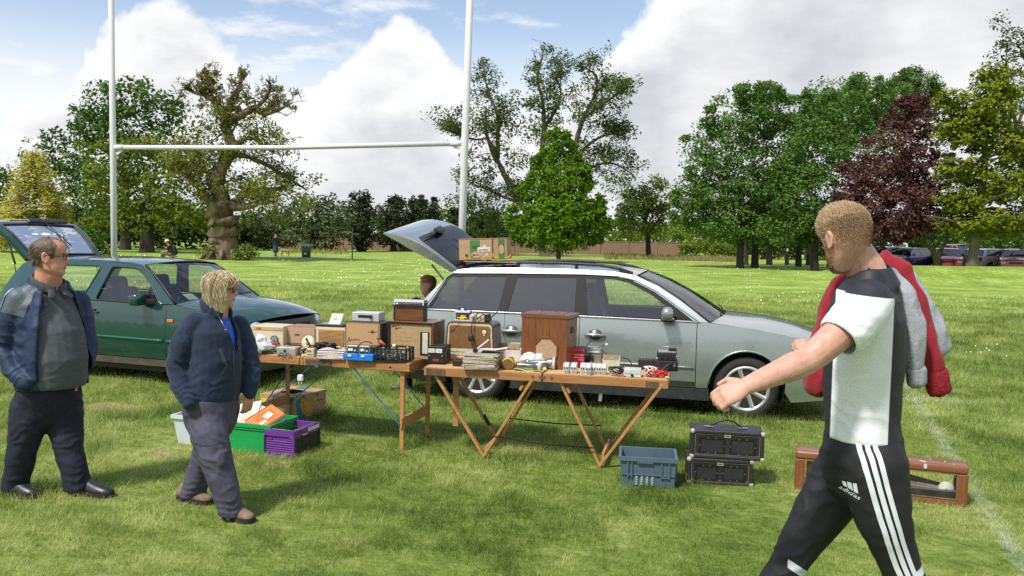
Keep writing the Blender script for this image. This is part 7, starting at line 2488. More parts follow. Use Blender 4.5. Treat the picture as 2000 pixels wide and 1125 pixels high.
def pa_speakers():
 vin=M('black_vinyl',(.022,.023,.028),.48,var=.12,vs=30,bump=.25,bs=300)
 base=None
 for k,(a,b,yb,yt,lab,yw)in enumerate(((1342,1470,944,899,'lower black horn speaker case, half sunk in the grass',-.12),(1352,1484,0,0,'upper black horn speaker case with carrying handle on its top',-.17))):
  if k==0:
   p,w,_=fits(a,b,yb,yt,0,yw)
   h,d=.190,.26
   t=thing('horn_speaker',lab,'speaker',p,yw,'horn speakers stacked by the crate')
  else:
   t=thing('horn_speaker',lab,'speaker',base+Vector((.022,.015,.192)),yw,'horn speakers stacked by the crate')
   w,h,d=.52,.205,.27
  base=t.location.copy()
  MB().box((w/2,d/2+.012,h/2),(w,d-.024,h),bev=.014,seg=2).build('case',vin,t)
  fr=MB()
  for c_,s_ in(((w/2,.012,h-.012),(w-.024,.030,.024)),((w/2,.012,.012),(w-.024,.030,.024)),((.012,.012,h/2),(.024,.030,h)),((w-.012,.012,h/2),(.024,.030,h))):
   fr.box(c_,s_,bev=.005)
  fr.build('front_frame',vin,t)
  MB().box((w/2,.014,h/2),(w-.046,.010,h-.046)).build('baffle',M('baffle_black',(.020,.020,.022),.6),t)
  pp=MB()
  for a_,b_ in(((.030,.030),(w-.030,.030)),((w-.030,.030),(w-.030,h-.030)),((w-.030,h-.030),(.030,h-.030)),((.030,h-.030),(.030,.030))):
   pp.beam((a_[0],.006,a_[1]),(b_[0],.006,b_[1]),.003,.003,up=(0,1,0))
  pp.build('gold_piping',GOLD,t)
  for x in(.29,.71):
   cx,cz=w*x,h*.46
   hw_,hh_=w*.155,h*.24
   hb=MB()
   rings=[]
   for yy,kx,kz in((.004,1.18,1.28),(.004,1.0,1.0),(.05,.72,.55),(.11,.40,.30)):
    rings.append([Vector((cx+sx*hw_*kx,yy,cz+sz*hh_*kz))for sx,sz in((-1,-1),(1,-1),(1,1),(-1,1))])
   hb.loft(rings,caps=False,smooth=False)
   hb.poly(rings[-1])
   hb.build('horn',M('horn_black',(.012,.012,.013),.35),t)
   for sx,sz in((-.33,1.12),(.33,1.12),(-.33,-1.12),(.33,-1.12),(-1.09,0),(1.09,0)):
    MB().cyl((cx+sx*hw_,.005,cz+sz*hh_),(cx+sx*hw_,-.001,cz+sz*hh_),.0045,n=8).build('screw',STEEL,t)
  MB().box((w/2,.004,h-.036),(.044,.006,.022)).build('name_plate',M('plate_lime',(.36,.36,.14),.4),t)
  MB().box((w/2,.0004,h-.036),(.028,.0006,.007)).build('plate_lettering',INK,t)
  for x in(.010,w-.010):
   for z in(.010,h-.010):
    MB().box((x,.012,z),(.034,.038,.034),bev=.012,seg=2).build('corner_cap',M('corner_cream',(.55,.52,.46),.4,.4),t)
  if k==1:
   hd=MB().tube([(w*.27,.12,h+.004),(w*.31,.12,h+.022),(w*.40,.12,h+.050),(w*.50,.12,h+.060),(w*.60,.12,h+.050),(w*.68,.12,h+.022),(w*.72,.12,h+.004)],.0075,8)
   hd.build('handle',BLACKP,t)
   for x in(.25,.73):
    MB().box((w*x,.12,h+.006),(.07,.020,.008),bev=.003).build('handle_plate',STEEL,t)
def radiogram():
 A,B=gp(1551,955),gp(1889,992)
 d=B-A
 yaw=math.atan2(d.y,d.x)
 w=d.length
 t=thing('radiogram_case','long brown wooden radio case without its front, lying in the grass behind the young man','radio case',A,yaw)
 h=at(1551,880,A.y).z
 D=.20
 tk=.058
 wood=M('teak_case',(.26,.105,.045),.4,var=.25,vs=5,stretch=(1,8,8),col2=(.17,.06,.028),coat=.35,bump=.08,bs=60)
 woodv=M('teak_case_v',(.24,.085,.035),.4,var=.25,vs=5,stretch=(8,8,1),col2=(.15,.05,.022),coat=.35)
 MB().box((w/2,D/2,h-tk/2),(w,D,tk),bev=.016,seg=3).build('top_board',wood,t,autosmooth=R(40))
 MB().box((w/2,D/2,tk*.35),(w-.10,D-.02,tk*.6)).build('bottom_board',wood,t)
 for x in(tk*.55,w-tk*.55):
  MB().box((x,D/2,(h-tk)/2),(tk*1.1,D,h-tk-.002),bev=.006).build('side_board',woodv,t)
 br=MB()
 zb,zt,xl,xr=tk*.8,h-tk-.004,tk*1.15,w-tk*1.15
 for a_,b_ in(((xl,zb),(xr,zb)),((xr,zb),(xr,zt)),((xr,zt),(xl,zt)),((xl,zt),(xl,zb))):
  br.beam((a_[0],.010,a_[1]),(b_[0],.010,b_[1]),.008,.007,up=(0,1,0))
 br.build('brass_frame',M('dull_brass',(.34,.26,.14),.4,.6,var=.2),t)
 MB().box((w*.60,D*.5,h*.22),(w*.72,D*.8,h*.22)).build('chassis',M('chassis_dark',(.040,.036,.032),.6,.3,var=.3,vs=14),t)
 MB().box((w*.80,D*.45,h*.345),(w*.36,D*.7,.012)).build('chassis_plate',M('chassis_grey',(.20,.20,.19),.5,.6,var=.2),t)
 MB().prism([(w*.42,h*.36),(w*.56,h*.60),(w*.62,h*.66),(w*.72,h*.58),(w*.90,h*.44),(w*.88,h*.38),(w*.7,h*.36)],D*.40,D*.46).build('scale_board',M('board_brown',(.13,.075,.05),.6,var=.2),t)
 MB().prism([(w*.60,h*.34),(w*.62,h*.50),(w*.88,h*.40),(w*.90,h*.30)],D*.30,D*.36).build('glass_scale',M('scale_glass',(.22,.23,.20),.2,coat=.6,var=.3,vs=22),t)
 MB().lathe([(.050,0),(.052,.006),(.048,.012),(.0,.014)],n=28,mtx=Matrix.Translation((w*.885,D*.22,h*.38))@Matrix.Rotation(R(90),4,'X')).build('drive_wheel',M('drum_grey',(.42,.42,.37),.5),t)
 MB().cyl((w*.885,D*.10,h*.38),(w*.885,D*.3,h*.38),.006,n=8).build('spindle',STEEL,t)
 cable('dial_cord',t,[(w*.63,D*.26,h*.40),(w*.74,D*.24,h*.37),(w*.87,D*.22,h*.36)],.002,GOLD)
 MB().box((w*.955,D*.4,h*.42),(.045,.06,.10)).box((w*.95,D*.4,h*.60),(.02,.03,.07)).build('tuning_gang',M('gang_dark',(.05,.05,.05),.5,.5),t)
 MB().tube([(w*.575,.01,h*.20),(w*.60,0,h*.36),(w*.615,.02,h*.40)],[.006,.012,.008],8).build('orange_part',M('part_orange',(.55,.25,.12),.5),t)
 MB().box((w*.635,D*.2,h*.40),(.03,.02,.02)).build('blue_part',M('part_blue',(.02,.05,.45),.4),t)
 MB().box((w*.17,D*.4,h*.5),(w*.20,.01,h*.6)).build('speaker_board',M('board_tan',(.34,.20,.10),.7,var=.2),t)
 sp=MB()
 for x,y,s in((.74,.05,.016),(.755,.03,.02),(.765,.012,.018),(.76,-.002,.012),(.88,.10,.006),(.80,.13,.005),(.92,.04,.005)):
  sp.box((w*x,y+.0,h+.0012 if y>.012 else h-.022),(s,.016,.002 if y>.012 else.03),rot=(0,0,x*7))
 sp.build('paint_splash',WHITE,t)
banana_boxes()
crates()
pa_speakers()
radiogram()
# ------------------------ people
SKIN=M('skin',(.60,.33,.245),.55,var=.11,vs=38,bump=.05,bs=300,sheen=.1)
SKIN_P=M('skin_pink',(.58,.27,.19),.5,var=.09,vs=12,bump=.05,bs=300)
STUB=M('stubble',(.30,.185,.115),.8,var=.22,vs=90)
HAIR_B=M('hair_brown',(.125,.080,.055),.6,var=.35,vs=60)
NAVY=M('navy_fleece',(.011,.024,.058),.9,var=.2,vs=25,bump=.3,bs=160,sheen=.12)
NAVY2=M('navy_cotton',(.010,.014,.030),.85,var=.25,vs=9,bump=.25,bs=120)
SLATE=M('slate_trousers',(.070,.070,.108),.85,var=.2,vs=10,bump=.3,bs=110)
POLO=M('grey_polo',(.085,.100,.112),.9,var=.12,vs=60,bump=.25,bs=220)
ANORAK=M('blue_anorak',(.012,.028,.080),.65,var=.08,vs=8,bump=.15,bs=60)
BLACKFAB=M('black_fabric',(.009,.010,.012),.7,var=.15,vs=12,bump=.12,bs=150)
TEEBLACK=M('tee_black',(.018,.021,.028),.6,var=.12,vs=10,bump=.12,bs=200)
TEEWHITE=M('tee_white',(.66,.70,.76),.65,var=.04,vs=10,bump=.12,bs=200)
REDFAB=M('red_fleece',(.27,.009,.018),.9,var=.16,vs=20,bump=.3,bs=120,sheen=.1)
GREYFAB=M('grey_marl',(.34,.36,.40),.9,var=.12,vs=60,bump=.25,bs=140)
SHOE=M('black_leather',(.020,.021,.024),.38,var=.2)
BOOT=M('tan_boot',(.21,.145,.092),.8,var=.2,vs=20)
SOLE=M('sole',(.020,.018,.017),.8)
def panel_mat(name,m0,c0,c1):
 m=m0.copy()
 m.name=name
 n,l=m.node_tree.nodes,m.node_tree.links
 a=N(n,'ShaderNodeAttribute',attribute_name='panel')
 r=N(n,'ShaderNodeMapRange')
 r.inputs[1].default_value,r.inputs[2].default_value=-.0015,.0015
 l.new(a.outputs['Fac'],r.inputs[0])
 x=N(n,'ShaderNodeMix',data_type='RGBA')
 x.inputs['A'].default_value,x.inputs['B'].default_value=(*c0,1),(*c1,1)
 l.new(r.outputs[0],x.inputs['Factor'])
 l.new(x.outputs['Result'],n['Principled BSDF'].inputs['Base Color'])
 return m
def limb_(mb,pts,rs,ref=None,n=16):
 P=[Vector(p)for p in pts]
 rs=[(r,r)if not hasattr(r,'__len__')else r for r in rs]
 t0,t1=(P[1]-P[0]).normalized(),(P[-1]-P[-2]).normalized()
 k0,k1=min(rs[0]),min(rs[-1])
 P=[P[0]-t0*k0*.8,P[0]-t0*k0*.45]+P+[P[-1]+t1*k1*.45,P[-1]+t1*k1*.8]
 rs=[tuple(x*.45 for x in rs[0]),tuple(x*.85 for x in rs[0])]+rs+[tuple(x*.85 for x in rs[-1]),tuple(x*.45 for x in rs[-1])]
 rings=[]
 a=ref.copy()if ref else None
 for i,p in enumerate(P):
  t=(P[min(i+1,len(P)-1)]-P[max(i-1,0)]).normalized()
  if a is None:
   a=t.orthogonal().normalized()
  u=(ref if ref else a)
  u=(u-t*u.dot(t)).normalized()
  a=u
  v=t.cross(u)
  rings.append([p+u*(math.cos(q)*rs[i][0])+v*(math.sin(q)*rs[i][1])for q in(2*math.pi*j/n for j in range(n))])
 mb.loft(rings)
 return mb
def tidy(b,thick):
 left,comps=set(b.verts),[]
 while left:
  st,comp=[left.pop()],[]
  while st:
   v=st.pop()
   comp.append(v)
   for e in v.link_edges:
    w=e.other_vert(v)
    if w in left:
     left.remove(w)
     st.append(w)
  comps.append(comp)
 big=max(len(c)for c in comps)
 bmesh.ops.delete(b,geom=[v for c in comps if len(c)<big*.15 for v in c],context='VERTS')
 for _ in range(40):
  new={}
  for v in b.verts:
   if v.is_boundary:
    nb=[e.other_vert(v).co for e in v.link_edges if e.is_boundary]
    if len(nb)==2:
     new[v]=v.co*.5+(nb[0]+nb[1])*.25
  for v,c in new.items():
   v.co=c
 if thick:
  b.normal_update()
  b.verts.index_update()
  vs,fs,es=list(b.verts),list(b.faces),[e for e in b.edges if e.is_boundary]
  cp=[b.verts.new(v.co-v.normal*thick)for v in vs]
  for f in fs:
   b.faces.new([cp[v.index]for v in reversed(f.verts)])
  for e in es:
   u,w=e.verts
   l_=e.link_loops[0]
   if l_.vert is not u:
    u,w=w,u
   b.faces.new((w,u,cp[u.index],cp[w.index]))
def fuse(mb,voxel,smooth,name,mats,parent,disp=None,cut=None,thick=0.0,paint=None):
 bmesh.ops.recalc_face_normals(mb.bm,faces=mb.bm.faces)
 me=bpy.data.meshes.new(name)
 mb.bm.to_mesh(me)
 mb.bm.free()
 o=link(name,me)
 r=o.modifiers.new('r','REMESH')
 r.mode,r.voxel_size='VOXEL',voxel
 if smooth:
  s=o.modifiers.new('s','SMOOTH')
  s.factor,s.iterations=.5,smooth
 dg=bpy.context.evaluated_depsgraph_get()
 out=bpy.data.meshes.new_from_object(o.evaluated_get(dg))
 bpy.data.objects.remove(o)
 n=len(out.vertices)
 co=np.empty(n*3,np.float32)
 out.vertices.foreach_get('co',co)
 co=co.reshape(-1,3).astype(float)
 if disp:
  nr=np.empty(n*3,np.float32)
  out.vertices.foreach_get('normal',nr)
  co=co+nr.reshape(-1,3)*disp(co)[:,None]
  out.vertices.foreach_set('co',co.astype(np.float32).ravel())
 if cut is not None:
  kill=cut(co)
  b=bmesh.new()
  b.from_mesh(out)
  b.verts.ensure_lookup_table()
  bmesh.ops.delete(b,geom=[b.verts[i]for i in np.nonzero(kill)[0]],context='VERTS')
  tidy(b,thick)
  b.to_mesh(out)
  b.free()
 out.materials.clear()
 for m in(mats if isinstance(mats,(list,tuple))else[mats]):
  out.materials.append(m)
 k=len(out.polygons)
 out.polygons.foreach_set('use_smooth',np.ones(k,bool))
 if paint is not None:
  c=np.empty(len(out.vertices)*3,np.float32)
  out.vertices.foreach_get('co',c)
  out.attributes.new('panel','FLOAT','POINT').data.foreach_set('value',paint(c.reshape(-1,3).astype(float)).astype(np.float32))
 out.update()
 out.name=name
 return link(name,out,parent)
def folds(amp,sc=(9,9,22),seed=1,fine=.35):
 def f(co):
  a=fbm(co*np.array(sc),seed,2)
  ridge=1-np.abs(a)*1.6
  return amp*(ridge*.8-.4)+amp*fine*fbm(co*np.array(sc)*2.7,seed+5,2)
 return f
def creased(base,spots,seed=2):
 def f(co):
  o=base(co)
  n=fbm(co*7,seed,2)
  for p_,d_,rad,amp,sp in spots:
   amp,rad,sp=amp*.55,rad*.85,sp*1.25
   q=co-np.array(p_)
   d_=np.array(Vector(d_).normalized())
   w=np.exp(-(np.linalg.norm(q,axis=1)/rad)**2)
   ph=(q@d_)/sp+1.1*n+.5*vnoise(co*4,seed+9)
   o=o+amp*w*(1-2.2*np.abs(np.sin(math.pi*ph))**.7)
  return o
 return f
_HZ=[-.50,-.46,-.40,-.34,-.28,-.22,-.16,-.10,-.02,.06,.14,.24,.33,.41,.465,.495]
_HF=[.17,.295,.345,.345,.325,.352,.345,.335,.325,.345,.375,.375,.345,.27,.17,.06]
_HB=[.02,-.03,-.09,-.15,-.22,-.28,-.33,-.37,-.41,-.435,-.445,-.43,-.385,-.29,-.18,-.06]
_HW=[.09,.155,.205,.235,.255,.27,.282,.292,.302,.312,.32,.315,.285,.225,.145,.05]
def head_pt(z,a,off=0.0,jowl=0.0):
 f,b,w=np.interp(z,_HZ,_HF),np.interp(z,_HZ,_HB),np.interp(z,_HZ,_HW)
 if z<-.1:
  w=w+jowl*math.exp(-((z+.32)/.14)**2)
 xc,rx=(f+b)/2,(f-b)/2
 c,s=math.cos(a),math.sin(a)
 x=xc+rx*math.copysign(abs(c)**.86,c)
 y=w*math.copysign(abs(s)**.92,s)
 if c>0:
  if-.17<z<.13:
   k=(.125*math.exp(-((z+.085)/.055)**2)+.055*math.exp(-((z-.0)/.075)**2))
   x+=k*math.exp(-(y/(.055 if z<-.04 else.040))**2)
  for e in(-.125,.125):
   x-=.034*math.exp(-((z-.035)/.05)**2-((y-e)/.07)**2)
  x+=.018*math.exp(-((z+.215)/.03)**2-(y/.09)**2)
  x-=.012*math.exp(-((z+.245)/.012)**2-(y/.09)**2)
 g=1+off
 return Vector((xc+(x-xc)*g,y*g,z*g if z>0 else z))
def head_rings(mb,H,mtx,n=40,jowl=0.0):
 zs=np.linspace(-.5,.495,34)
 mb.loft([[mtx@(head_pt(z,2*math.pi*j/n,0,jowl)*H)for j in range(n)]for z in zs])
 for s in(-1,1):
  e=[mtx@(Vector((-.035+.075*math.cos(a)-.012*math.sin(a),s*(.315+.035*(math.cos(a)<0)),.0+.125*math.sin(a)))*H)for a in np.linspace(0,2*math.pi,12,endpoint=False)]
  mb.tube(e,.020*H,6,closed=True)
  mb.loft([[mtx@(Vector((-.03+.07*k*math.cos(a),s*y,.105*k*math.sin(a)))*H)for a in np.linspace(0,2*math.pi,10,endpoint=False)]for k,y in((.7,.27),(1,.325),(.8,.335))])
 return mb
def head_cap(name,H,mtx,mat,parent,cond,off,seed=1,amp=.01,n=56):
 zs=np.linspace(-.5,.495,44)
 mb=MB()
 V={}
 rng=random.Random(seed)
 def vert(i,j):
  j%=n
  if(i,j)not in V:
   z,a=zs[i],2*math.pi*j/n
   o=off(z,a)if callable(off)else off
   p=head_pt(z,a,o)
   p+=Vector((rng.uniform(-1,1),rng.uniform(-1,1),rng.uniform(-1,1)))*amp
   V[(i,j)]=mb.bm.verts.new(mtx@(p*H))
  return V[(i,j)]
 for i in range(len(zs)-1):
  for j in range(n):
   a=2*math.pi*(j+.5)/n
   a=a-2*math.pi if a>math.pi else a
   if cond((zs[i]+zs[i+1])/2,a):
    mb.bm.faces.new((vert(i,j),vert(i,j+1),vert(i+1,j+1),vert(i+1,j)))
 top=[vert(len(zs)-1,j)for j in range(n)]
 if cond(.49,3.0):
  mb.bm.faces.new(top)
 loose=[v for v in mb.bm.verts if not v.link_faces]
 bmesh.ops.delete(mb.bm,geom=loose,context='VERTS')
 return mb.build(name,mat,parent,smooth=True)
def hair_mat(name,dark,mid,light):
 return leaf_mat(name,dark,mid,light,.12)
def strands(name,paths,width,mat,parent,seed=1):
 rng=np.random.default_rng(seed)
 V,Q,t,k=[],[],[],0
 for p in paths:
  m=len(p)
  tone=rng.random()
  for i in range(m):
   d=(p[min(i+1,m-1)]-p[max(i-1,0)]).normalized()
   s=d.cross(Vector(rng.normal(0,1,3)))if i==0 else s_
   s=(s-d*s.dot(d)).normalized()
   s_=s
   w=width*(1-.8*(i/(m-1))**2)
   V+=[p[i]-s*w/2,p[i]+s*w/2]
  for i in range(m-1):
   Q.append((k+2*i,k+2*i+1,k+2*i+3,k+2*i+2))
   t.append(tone)
  k+=2*m
 return np_mesh(name,V,Q,attrs={'rnd':t},mat=mat,parent=parent)
def head_frame(c,f,up=Vector((0,0,1))):
 f=f.normalized()
 l=up.cross(f).normalized()
 u=f.cross(l)
 m=Matrix((f,l,u)).transposed().to_4x4()
 m.translation=c
 return m
def hand(mb,wrist,d,pn,L=.185,curl=.6,thumb=1,s=1.0):
 d=d.normalized()
 side=d.cross(pn).normalized()
 pn=side.cross(d).normalized()
 limb_(mb,[wrist,wrist+d*L*.28,wrist+d*L*.50],[(.027*s,.020*s),(.040*s,.017*s),(.041*s,.014*s)],side)
 for k,(o,fl)in enumerate(((.030,.42),(.010,.48),(-.010,.45),(-.029,.36))):
  p=wrist+d*L*.50+side*o*s
  q=d.copy()
  pts=[wrist+d*L*.3+side*o*.8*s,p]
  for j,(seg,b)in enumerate(((.45,.5),(.32,1.0),(.25,.9))):
   q=(Matrix.Rotation(-curl*b*(1+.08*k),3,side)@q)
   pts.append(pts[-1]+q*L*fl*seg)
  limb_(mb,pts,[.0105*s,.0105*s,.0095*s,.0085*s,.0072*s],n=10)
 b0=wrist+d*L*.14+side*.026*s*thumb
 t1=b0+(d*.6+side*.75*thumb-pn*.35).normalized()*L*.24
 t2=t1+(d*.95+side*.1*thumb-pn*.35).normalized()*L*.19
 limb_(mb,[b0,t1,t2],[.014*s,.012*s,.009*s],n=10)
 return mb
def shoe(parent,heel,toe,mat,w=.047,h=.085,sole=SOLE):
 d=(toe-heel)
 L=d.length
 d.normalize()
 s=Vector((0,0,1)).cross(d).normalized()
 up=Vector((0,0,1))
 mb=MB()
 rings=[]
 for f,ww,hh in((0,.6,.75),(.06,.82,.98),(.25,.88,1.0),(.45,.92,.82),(.65,1.05,.62),(.85,.98,.46),(.96,.7,.36),(1.0,.35,.26)):
  c=heel+d*L*f
  rings.append([c+s*(math.cos(a)*w*ww)+up*(.012+max(0,math.sin(a))*h*hh)for a in np.linspace(0,2*math.pi,16,endpoint=False)])
 mb.loft(rings)
 mb.build('shoe',mat,parent,smooth=True)
 mb=MB()
 o=[(f,ww)for f,ww in((0,.62),(.06,.86),(.3,.92),(.65,1.1),(.87,1.02),(.97,.72),(1.02,.3))]
 mb.loft([[heel+d*L*f+s*(w*ww*k)+up*z for f,ww,k in[(f,ww,1)for f,ww in o]+[(f,ww,-1)for f,ww in reversed(o)]]for z in(-.012,.020)],smooth=False)
 mb.build('sole',sole,parent)
def surf_strip(name,obj,pts,dirv,width,mat,parent,off=.003):
 from mathutils.bvhtree import BVHTree
 me=obj.data
 bv=BVHTree.FromPolygons([v.co for v in me.vertices],[tuple(p.vertices)for p in me.polygons])
 rows=[]
 pts=[Vector(p)for p in pts]
 pts=[a.lerp(b,k/6)for a,b in zip(pts,pts[1:])for k in range(6)]+[pts[-1]]
 m_=max(2,int(width/.012))
 for i,p in enumerate(pts):
  t=(pts[min(i+3,len(pts)-1)]-pts[max(i-3,0)]).normalized()
  s=t.cross(dirv).normalized()
  row=[]
  for u in[k/m_-.5 for k in range(m_+1)]:
   q=p+s*width*u
   h=bv.ray_cast(q-dirv*.6,dirv)
   row.append((h[0]if h[0]is not None else bv.find_nearest(q)[0])-dirv*off)
  rows.append(row)
 mb=MB()
 mb.loft(rows,closed_ring=False,caps=False)
 return mb.build(name,mat,parent)
def press_on(o,obj,dirv,off=.003):
 from mathutils.bvhtree import BVHTree
 me=obj.data
 bv=BVHTree.FromPolygons([v.co for v in me.vertices],[tuple(p.vertices)for p in me.polygons])
 for v in o.data.vertices:
  h=bv.ray_cast(v.co-dirv*.4,dirv)
  if h[0]is not None:
   v.co=h[0]-dirv*off
 o.data.update()
def eyes_etc(t,H,mtx,brow=HAIR_B,lip=(.42,.14,.11),open_mouth=False):
 g=lambda x,y,z:mtx@(Vector((x,y,z))*H)
 for s in(-1,1):
  MB().ball(g(.285,s*.125,.035),.046*H,12).build('eye',WHITE,t,smooth=True)
  MB().ball(g(.318,s*.128,.035),.024*H,10).build('iris',M('iris',(.03,.035,.04),.2),t,smooth=True)
  MB().tube([g(.352,s*.055,.085),g(.350,s*.13,.105),g(.31,s*.20,.085)],[.012*H,.016*H,.008*H],6).build('eyebrow',brow,t)
 m=M('lips',lip,.45,var=.1)
 if open_mouth:
  MB().ball(g(.318,0,-.238),.05*H,12,(.7,1.5,.55)).build('mouth',M('mouth_dark',(.06,.015,.012),.5),t,smooth=True)
 MB().tube([g(.300,-.10,-.222),g(.362,-.035,-.208),g(.362,.035,-.208),g(.300,.10,-.222)],[.006*H,.017*H,.017*H,.006*H],6).build('upper_lip',m,t)
 z=-.268 if open_mouth else-.243
 MB().tube([g(.295,-.09,z+.01),g(.352,-.03,z),g(.352,.03,z),g(.295,.09,z+.01)],[.006*H,.018*H,.018*H,.006*H],6).build('lower_lip',m,t)
def older_man():
 Y0=5.62
 r=gp(105,972)
 r.y=Y0
 t=thing('person','older man in blue anorak over a grey polo shirt, hands in pockets, walking right','person',r)
 J=lambda x,y,dy=0.0:at(x,y,Y0+dy)-r
 f,l=Vector((.90,-.436,0)),Vector((.436,.90,0))
 hf=Vector((.955,.29,-.03))
 H=.262
 hm=head_frame(J(98,503),hf)
 b=MB()
 head_rings(b,H,hm,jowl=.05)
 limb_(b,[J(96,520,.01),J(93,560,.03)],[.078,.088])
 limb_(b,[J(102,533,.0),J(98,552,.02)],[.060,.066])
 limb_(b,[J(93,575,.06),J(100,650,.06),J(105,740,.06)],[(.19,.11),(.18,.15),(.17,.15)],l)
 limb_(b,[J(35,592,-.06),J(18,670,-.03),J(55,742,-.12)],[.055,.045,.035])
 limb_(b,[J(152,592,.24),J(166,670,.20),J(150,725,.10)],[.055,.045,.035])
 hand(b,J(58,744,-.12),J(75,775,-.10)-J(58,744,-.12),Vector((0,-1,0)),.17,.3,1)
 hand(b,J(152,722,.10),J(140,755,.04)-J(152,722,.10),Vector((0,-1,0)),.17,.3,-1)
 for pts in([J(60,770,-.02),J(46,865,-.04),J(34,955,-.02)],[J(126,770,.12),J(132,870,.02),J(156,958,.0)]):
  limb_(b,pts,[.085,.06,.045])
 fuse(b,.0065,1,'body',SKIN_P,t)
 p=MB()
 limb_(p,[J(96,566,.04),J(98,600,.05),J(104,650,.03),J(108,700,.02),J(110,745,.03)],[(.15,.085),(.20,.125),(.20,.175),(.205,.195),(.195,.180)],l,24)
 plo=fuse(p,.010,2,'polo_shirt',POLO,t,creased(folds(.003,(5,5,8),3,.2),[(J(110,735,-.16),(.3,0,1),.18,.004,.07),(J(130,610,-.1),(1,0,.6),.14,.004,.07)]),cut=lambda c:c[:,2]<J(108,757).z)
 c=MB()
 limb_(c,[J(95,557,.02)+(f*math.cos(a)*.098+l*math.sin(a)*.100)+Vector((0,0,-.042*math.cos(a)+.014))for a in np.linspace(.28,2*math.pi-.28,18)],[(.034,.012)]*18,Vector((0,0,1)),10)
 for s in(-1,1):
  q_=J(95,557,.02)+f*.105+l*s*.045+Vector((0,0,-.045))
  limb_(c,[q_,q_+l*s*.035-Vector((0,0,.030))+f*.02],[(.032,.010),(.022,.009)],l,10)
 fuse(c,.007,2,'collar',M('polo_collar',(.060,.072,.084),.9,var=.1,vs=60),t)
 dp=-f+Vector((0,.25,0))
 surf_strip('placket',plo,[J(112,568,-.2),J(113,582,-.2),J(115,600,-.2)],dp.normalized(),.028,M('polo_light',(.10,.12,.13),.8),t)
 surf_strip('chest_logo',plo,[J(132,578,-.2),J(141,583,-.2)],dp.normalized(),.012,WHITE,t)
 ax=J(98,640,.05)
 def opening(co):
  q=co-np.array(ax)
  fx,lx=q@np.array(f),q@np.array(l)
  z=co[:,2]
  near=np.abs(lx)<.30
  wid=np.interp(z,[J(100,760).z,J(100,700).z,J(100,600).z,J(100,560).z],[.165,.160,.115,.075])
  armless=(lx>-.235)&(lx<.20)
  return((fx>.02)&(lx>-wid)&(lx<wid+.01)&near&armless)|(z<J(60,758).z)|((z>J(100,562).z)&(np.hypot(fx,lx)<.10))
 a=MB()
 limb_(a,[J(92,566,.05),J(92,592,.06),J(97,650,.06),J(100,700,.06),J(102,752,.06)],[(.175,.105),(.235,.150),(.235,.195),(.24,.21),(.235,.20)],l,24)
 limb_(a,[J(40,585,-.07),J(22,625,-.09),J(10,680,-.08),J(24,722,-.13),J(52,748,-.17)],[.092,.086,.074,.064,.056])
 limb_(a,[J(148,588,.23),J(160,630,.24),J(170,680,.20),J(166,708,.14),J(160,722,.10)],[.090,.085,.074,.064,.054])
 limb_(a,[J(74,572,-.10),J(64,640,-.17),J(60,700,-.18),J(62,744,-.17)],[(.045,.02),(.055,.022),(.055,.022),(.05,.02)],f)
 limb_(a,[J(136,572,.10),J(158,640,.13),J(164,700,.13),J(160,735,.12)],[(.045,.02),(.05,.022),(.05,.022),(.045,.02)],f)
 fuse(a,.0075,3,'anorak',ANORAK,t,creased(folds(.006,(6,6,9),8,.3),[(J(12,670,-.12),(.2,0,1),.15,.009,.05),(J(170,675,.15),(.1,0,1),.13,.008,.05),(J(35,610,-.15),(.7,0,1),.12,.006,.06),(J(30,725,-.18),(-.6,0,1),.12,.007,.05)]),cut=opening,thick=.008)
 cl=MB()
 limb_(cl,[J(93,560,.05)+(f*math.cos(q)*.10+l*math.sin(q)*.12)+Vector((0,0,-.025*math.cos(q)-.0))for q in np.linspace(.75,2*math.pi-.75,16)],[.030]*16,n=10)
 fuse(cl,.009,2,'anorak_collar',ANORAK,t,folds(.008,(12,12,12),4))
 an=next(o for o in t.children if o.name.startswith('anorak')and'collar'not in o.name)
 dv=Vector((.12,1,-.1)).normalized()
 surf_strip('shoulder_panel',an,[J(52,556,-.1),J(45,585,-.1),J(38,615,-.1)],dv,.15,M('yoke_grey',(.085,.115,.135),.5,var=.2,bump=.3,bs=90),t)
 surf_strip('shoulder_stripe',an,[J(28,556,-.1),J(12,575,-.1),J(3,600,-.1)],dv,.045,M('stripe_pale',(.40,.50,.60),.5),t,.005)
 tr=MB()
 limb_(tr,[J(98,738,.05),J(95,775,.05),J(94,800,.05)],[(.205,.165),(.215,.175),(.19,.16)],l,24)
 limb_(tr,[J(62,790,-.02),J(52,835,-.05),J(44,880,-.05),J(34,925,-.03),J(29,953,-.01)],[.126,.113,.093,.086,.085])
 limb_(tr,[J(124,790,.11),J(128,840,.06),J(136,885,.02),J(148,930,.0),J(154,962,0)],[.126,.112,.092,.084,.088])
 fuse(tr,.010,2,'trousers',NAVY2,t,creased(folds(.009,(7,7,7),12,.3),[(J(52,860,-.12),(.1,0,1),.16,.007,.055),(J(134,865,-.06),(.1,0,1),.16,.007,.055),(J(34,935,-.1),(0,0,1),.12,.008,.045),(J(150,945,-.08),(0,0,1),.12,.008,.045),(J(95,815,-.1),(.5,0,1),.14,.006,.06)]),cut=lambda c:(c[:,2]>J(100,742).z)|(c[:,2]<.018))
 for(x0,y0,x1,y1,d0,d1)in((12,962,74,966,-.03,-.10),(140,972,219,976,.04,-.05)):
  h_,t_=J(x0,y0,d0),J(x1,y1,d1)
  h_.z=t_.z=.012
  shoe(t,h_,t_,SHOE,.052,.095)
 eyes_etc(t,H,hm,HAIR_B,(.36,.13,.11),True)
